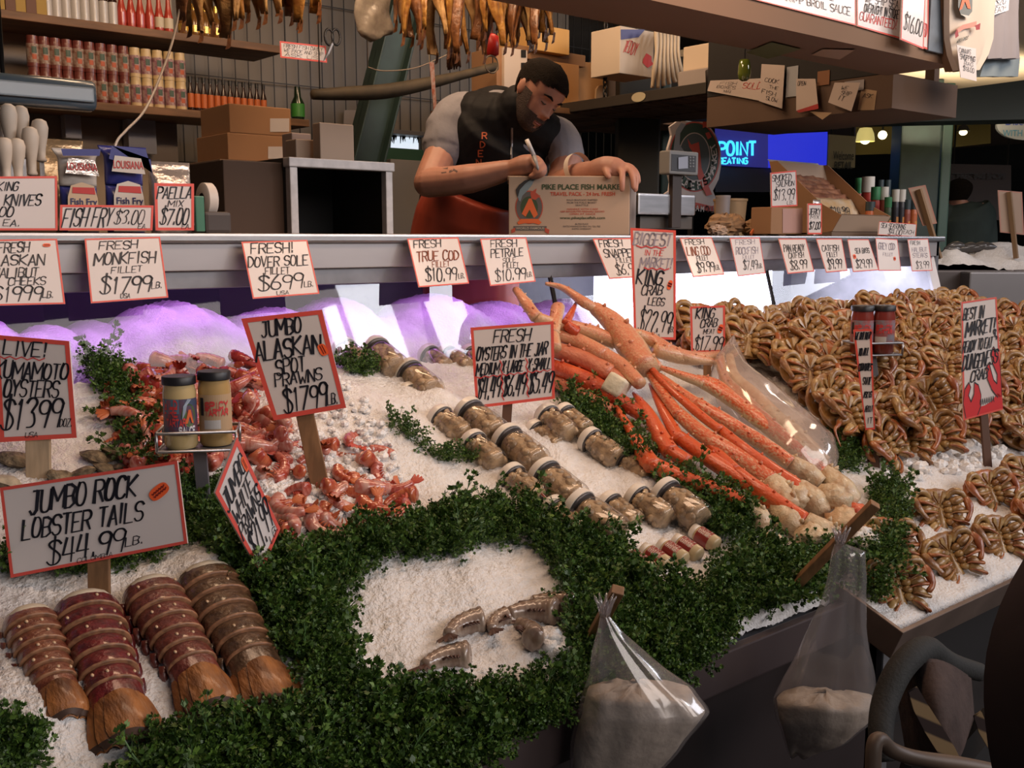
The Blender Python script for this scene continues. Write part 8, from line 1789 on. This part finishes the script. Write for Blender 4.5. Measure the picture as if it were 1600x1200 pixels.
# ------------------------------------------------------------------ clear bags tied to wooden sticks
FILM = clear_mat('bag_film', (.96, .94, .95), .20, .12, haze=.11, hazecol=(.85, .78, .78)); SLUSH = mat('melting_ice', (.58, .50, .40), .5, noise=.25, nscale=30, bump=.3, bscale=60)
def tied_bag(stick_a, stick_b, sdist, dist, prof, fill, lb, lbs, seed_, film=FILM, th=.55):
    """prof rows: (left px, right px, y px) from the neck down; fill: index where the contents begin"""
    rgx = random.Random(seed_); ga = at_d(*stick_a, sdist-.03); gb = at_d(*stick_b, sdist+.02)
    s = thing('stake', lbs, 'stake', gb); b = MB(); ax_ = ga-gb; M = basis(gb-ax_*1.7, ax_, -_f); b.bbox((-.010, 0, -.008), (.010, ax_.length*2.7, .008), .002, M); b.build('wood_stick', WOOD, s)
    root = thing('plastic_bag', lb, 'bag', at_d((prof[0][0]+prof[0][1])/2, prof[0][2], dist)); rows = []
    n = 40; pr = []
    for i in range(len(prof)-1):
        for k in range(4): q = k/4; pr.append(tuple(prof[i][j]+(prof[i+1][j]-prof[i][j])*q for j in range(3)))
    pr.append(prof[-1])
    for i, (l, r_, y) in enumerate(pr):
        a = at_d(l, y, dist); c_ = at_d(r_, y, dist); m_ = (a+c_)/2; hw = (c_-a).length/2; row = []; k = i/(len(pr)-1)
        for j in range(n):
            an = 2*math.pi*j/n; wr = 1+(.10*math.sin(an*7+seed_)+.07*math.sin(an*12+2+i*.15))*(1-k*.75); dd = hw*th if k < .92 else hw*th*(1-(k-.92)/.08*.8)
            row.append(m_+(c_-a).normalized()*hw*math.cos(an)*(1+.02*math.sin(an*5+i*.6))-_f*dd*math.sin(an)*wr+Vector((0, 0, .006*math.sin(an*3+seed_)*k)))
        rows.append(row)
    b = MB(); b.grid(rows, True, False, True); b.build('bag_film', film, root, True)
    fi = int(fill*4); sub = rows[fi:]; cen = [sum(r_, Vector())/n for r_ in sub]; b = MB(); ins = [[c_+(p-c_)*.93 for p in r_] for r_, c_ in zip(sub, cen)]
    top = [ins[0][j].copy() for j in range(n)]; cc = sum(top, Vector())/n; tops = [[cc+(p-cc)*q+Vector((0, 0, .012*(1-q)+.006*math.sin(j*1.3+q*8))) for j, p in enumerate(top)] for q in (.02, .35, .7)]
    b.grid(tops+ins, True, True, True); b.build('melted_ice', SLUSH, root, True)
    # tied neck with gathers
    b = MB(); p0 = at_d((prof[0][0]+prof[0][1])/2, prof[0][2], dist)
    for k in range(9): an = k*.7; b.tube([p0+Vector((.005*math.cos(an), .005*math.sin(an), .0)), p0+Vector((.010*math.cos(an), .010*math.sin(an), .018)), p0+Vector((.018*math.cos(an), .016*math.sin(an), .030))], [.003, .003, .0012], 5)
    b.build('gathered_neck', film, root, True); return root
tied_bag((966, 921), (945, 960), 1.56, 1.46, [(938,952,962),(932,975,990),(925,1010,1020),(920,1045,1050),(913,1085,1080),(905,1108,1106),(898,1092,1130),(893,1068,1160),(890,1040,1190),(888,1010,1225),(890,960,1260)], 4.2, 'clear bag of melting ice tied to the near stick, at the bottom edge', 'wooden stick at the near front edge with a clear bag tied on', 3)
tied_bag((1368, 787), (1306, 850), 1.86, 1.74, [(1304,1322,850),(1300,1352,862),(1294,1354,900),(1283,1352,940),(1265,1354,980),(1245,1358,1020),(1225,1366,1060),(1210,1371,1092),(1212,1365,1120),(1224,1330,1150),(1236,1262,1182)], 7.0, 'tall clear bag with a little pale ice, tied to the right stick', 'wooden stick slanting up by the cream crab shoulders', 8)
# clear bag of crab legs lying on the heap
root = thing('plastic_bag', 'clear bag of king crab legs lying between the bundle and the crabs', 'bag', on_kc(1190, 620, .1)); rows = []; pr = [(1128,1146,548),(1112,1152,566),(1120,1170,600),(1150,1215,640),(1190,1262,680),(1228,1300,712),(1262,1308,730),(1290,1306,742)]
for i, (l, r_, y) in enumerate(pr):
    a = on_kc(l, y+8, .12-.01*i); c_ = on_kc(r_, y-8, .12-.01*i); m_ = (a+c_)/2; hw = (c_-a).length/2; rows.append([m_+(c_-a).normalized()*hw*math.cos(q)*(1+.05*math.sin(q*5+i))+Vector((0, -.3, .95))*hw*.75*math.sin(q)*(1+.08*math.sin(q*7+i*2)) for q in [2*math.pi*j/24 for j in range(24)]])
rr_ = []
for i in range(len(rows)-1):
    for k in range(3): rr_.append([p.lerp(q, k/3) for p, q in zip(rows[i], rows[i+1])])
rr_.append(rows[-1]); b = MB(); b.grid(rr_, True, True, True); b.build('bag_film', clear_mat('bag_film_clear', (.96, .94, .94), .22, .10, haze=.24, hazecol=(.86, .70, .62)), root, True)
for lb, px, m in (('pinkish king crab leg in the clear bag, left', [(1126,556,.13,6),(1132,590,.12,9),(1160,622,.11,12),(1200,660,.09,14)], KP), ('pinkish king crab leg in the clear bag, middle', [(1140,556,.13,6),(1148,588,.12,9),(1178,618,.11,13),(1225,668,.09,16),(1250,700,.07,16)], KC), ('cream king crab leg in the clear bag, right', [(1196,640,.11,12),(1240,676,.09,16),(1280,720,.06,18)], KM)):
    king_leg([px], lb, m, shoulder=False, claw=False)
# ------------------------------------------------------------------ pushchair at the lower right
DS = 1.42
def S(px, py, d=DS): return at_d(px, py, d)
st = thing('pushchair', 'dark pushchair with a plaid strap at the lower right corner', 'pushchair', (S(1500, 1200).x, S(1500, 1200).y, 0))
b = MB(); b.tube(smooth_path([S(1382, 1190, 1.36), S(1376, 1150, 1.38), S(1382, 1100, 1.42), S(1402, 1052, 1.45), S(1428, 1022, 1.48), S(1450, 1014, 1.52), S(1468, 1026, 1.56), S(1490, 1038, 1.62), S(1530, 1050, 1.7)], 5), [.016+.004*math.sin(math.pi*i/40) for i in range(41)], 14); b.build('handle', mat('foam_grip', (.018, .018, .017), .8, bump=.2, bscale=200), st, True)
b = MB(); b.tube(smooth_path([S(1364, 1210, 1.26), S(1366, 1165, 1.27), S(1376, 1156, 1.28), S(1394, 1172, 1.29), S(1430, 1184, 1.30), S(1500, 1194, 1.31), S(1560, 1206, 1.32)], 5), .0105, 12); b.build('front_bar', mat('tan_bar', (.12, .08, .055), .5), st, True)
FAB = mat('grey_fabric', (.075, .047, .04), .9, noise=.2, nscale=30, bump=.3, bscale=60)
rows = []
for i in range(9):
    k = i/8; row = []
    for j in range(13):
        u = j/12; px = 1412+(1530-1412)*u+30*k*(1-u)*.4-12*(1-k); py = 1060+(1210-1060)*k-26*math.sin(math.pi*u)*(1-k); row.append(S(px, py, 1.50-.10*math.sin(math.pi*u)*math.sin(.4+k*2)+.05*k*0))
    rows.append(row)
b = MB(); b.grid(rows); b.grid([[p+_f*.012 for p in reversed(r_)] for r_ in rows]); b.build('seat_fabric', FAB, st, True)
PLAID = bpy.data.materials.new('plaid_webbing'); PLAID.use_nodes = True; nt = PLAID.node_tree; bs = nt.nodes['Principled BSDF']; bs.inputs['Roughness'].default_value = .8
tc = nt.nodes.new('ShaderNodeTexCoord'); wv_ = nt.nodes.new('ShaderNodeTexWave'); wv_.inputs['Scale'].default_value = 9; wv_.wave_profile = 'SIN'; mp_ = nt.nodes.new('ShaderNodeMapping'); mp_.inputs['Rotation'].default_value = (0, R(60), 0); nt.links.new(tc.outputs['Object'], mp_.inputs[0]); nt.links.new(mp_.outputs[0], wv_.inputs[0]); rp = nt.nodes.new('ShaderNodeValToRGB'); rp.color_ramp.elements[0].color = (.035, .02, .018, 1); rp.color_ramp.elements[0].position = .35; rp.color_ramp.elements[1].color = (.30, .20, .10, 1); rp.color_ramp.elements[1].position = .6; nt.links.new(wv_.outputs['Fac'], rp.inputs[0]); nt.links.new(rp.outputs[0], bs.inputs['Base Color'])
b = MB(); L_ = [S(x, y, 1.36) for x, y in ((1420,1082),(1428,1110),(1446,1145),(1468,1180),(1486,1215))]; R__ = [S(x, y, 1.36) for x, y in ((1434,1074),(1448,1098),(1470,1132),(1492,1168),(1510,1205))]; b.grid([L_, R__]); b.grid([[p+_f*.004 for p in R__], [p+_f*.004 for p in L_]]); b.build('plaid_strap', PLAID, st)
b = MB(); L_ = [S(x, y, 1.40) for x, y in ((1522,1120),(1530,1145),(1548,1175))]; R__ = [S(x, y, 1.40) for x, y in ((1534,1112),(1544,1138),(1560,1166))]; b.grid([L_, R__]); b.grid([[p+_f*.004 for p in R__], [p+_f*.004 for p in L_]]); b.build('plaid_strap', PLAID, st)
# raised hood at the right edge
rows = []
for i in range(12):
    k = i/11; row = []
    for j in range(12):
        u = j/11; l = 1548+34*(2*k-1)**2*(1 if k > .5 else 1.9); row.append(S(l+(1700-l)*u, 880+(1290-880)*k, 1.22-.12*math.sin(math.pi*u*.5)))
    rows.append(row)
b = MB(); b.grid(rows); b.grid([[p+_f*.02 for p in reversed(r_)] for r_ in rows]); b.build('hood', mat('maroon_hood', (.022, .010, .012), .8, noise=.2, nscale=12), st, True)
for px in (1420, 1640):
    q = S(px, 1200, 1.45); b = MB(); b.tube([Vector((q.x, q.y, S(px, 1190, 1.45).z)), Vector((q.x, q.y+.1, .14))], .012, 8); b.build('frame_leg', DARK, st); b = MB(); b.lathe([(.10, -.02), (.12, -.012), (.12, .012), (.10, .02)], 24, frame((q.x, q.y+.1, .12), (0, 1, 0), (0, 0, 1), (1, 0, 0))); b.build('wheel', DARK, st)
b = MB(); b.tube([S(1420, 1200, 1.45), S(1640, 1200, 1.45)], .012, 8); b.tube([S(1500, 1200, 1.45), S(1560, 1130, 1.5)], .03, 8); b.build('cross_bar', DARK, st)
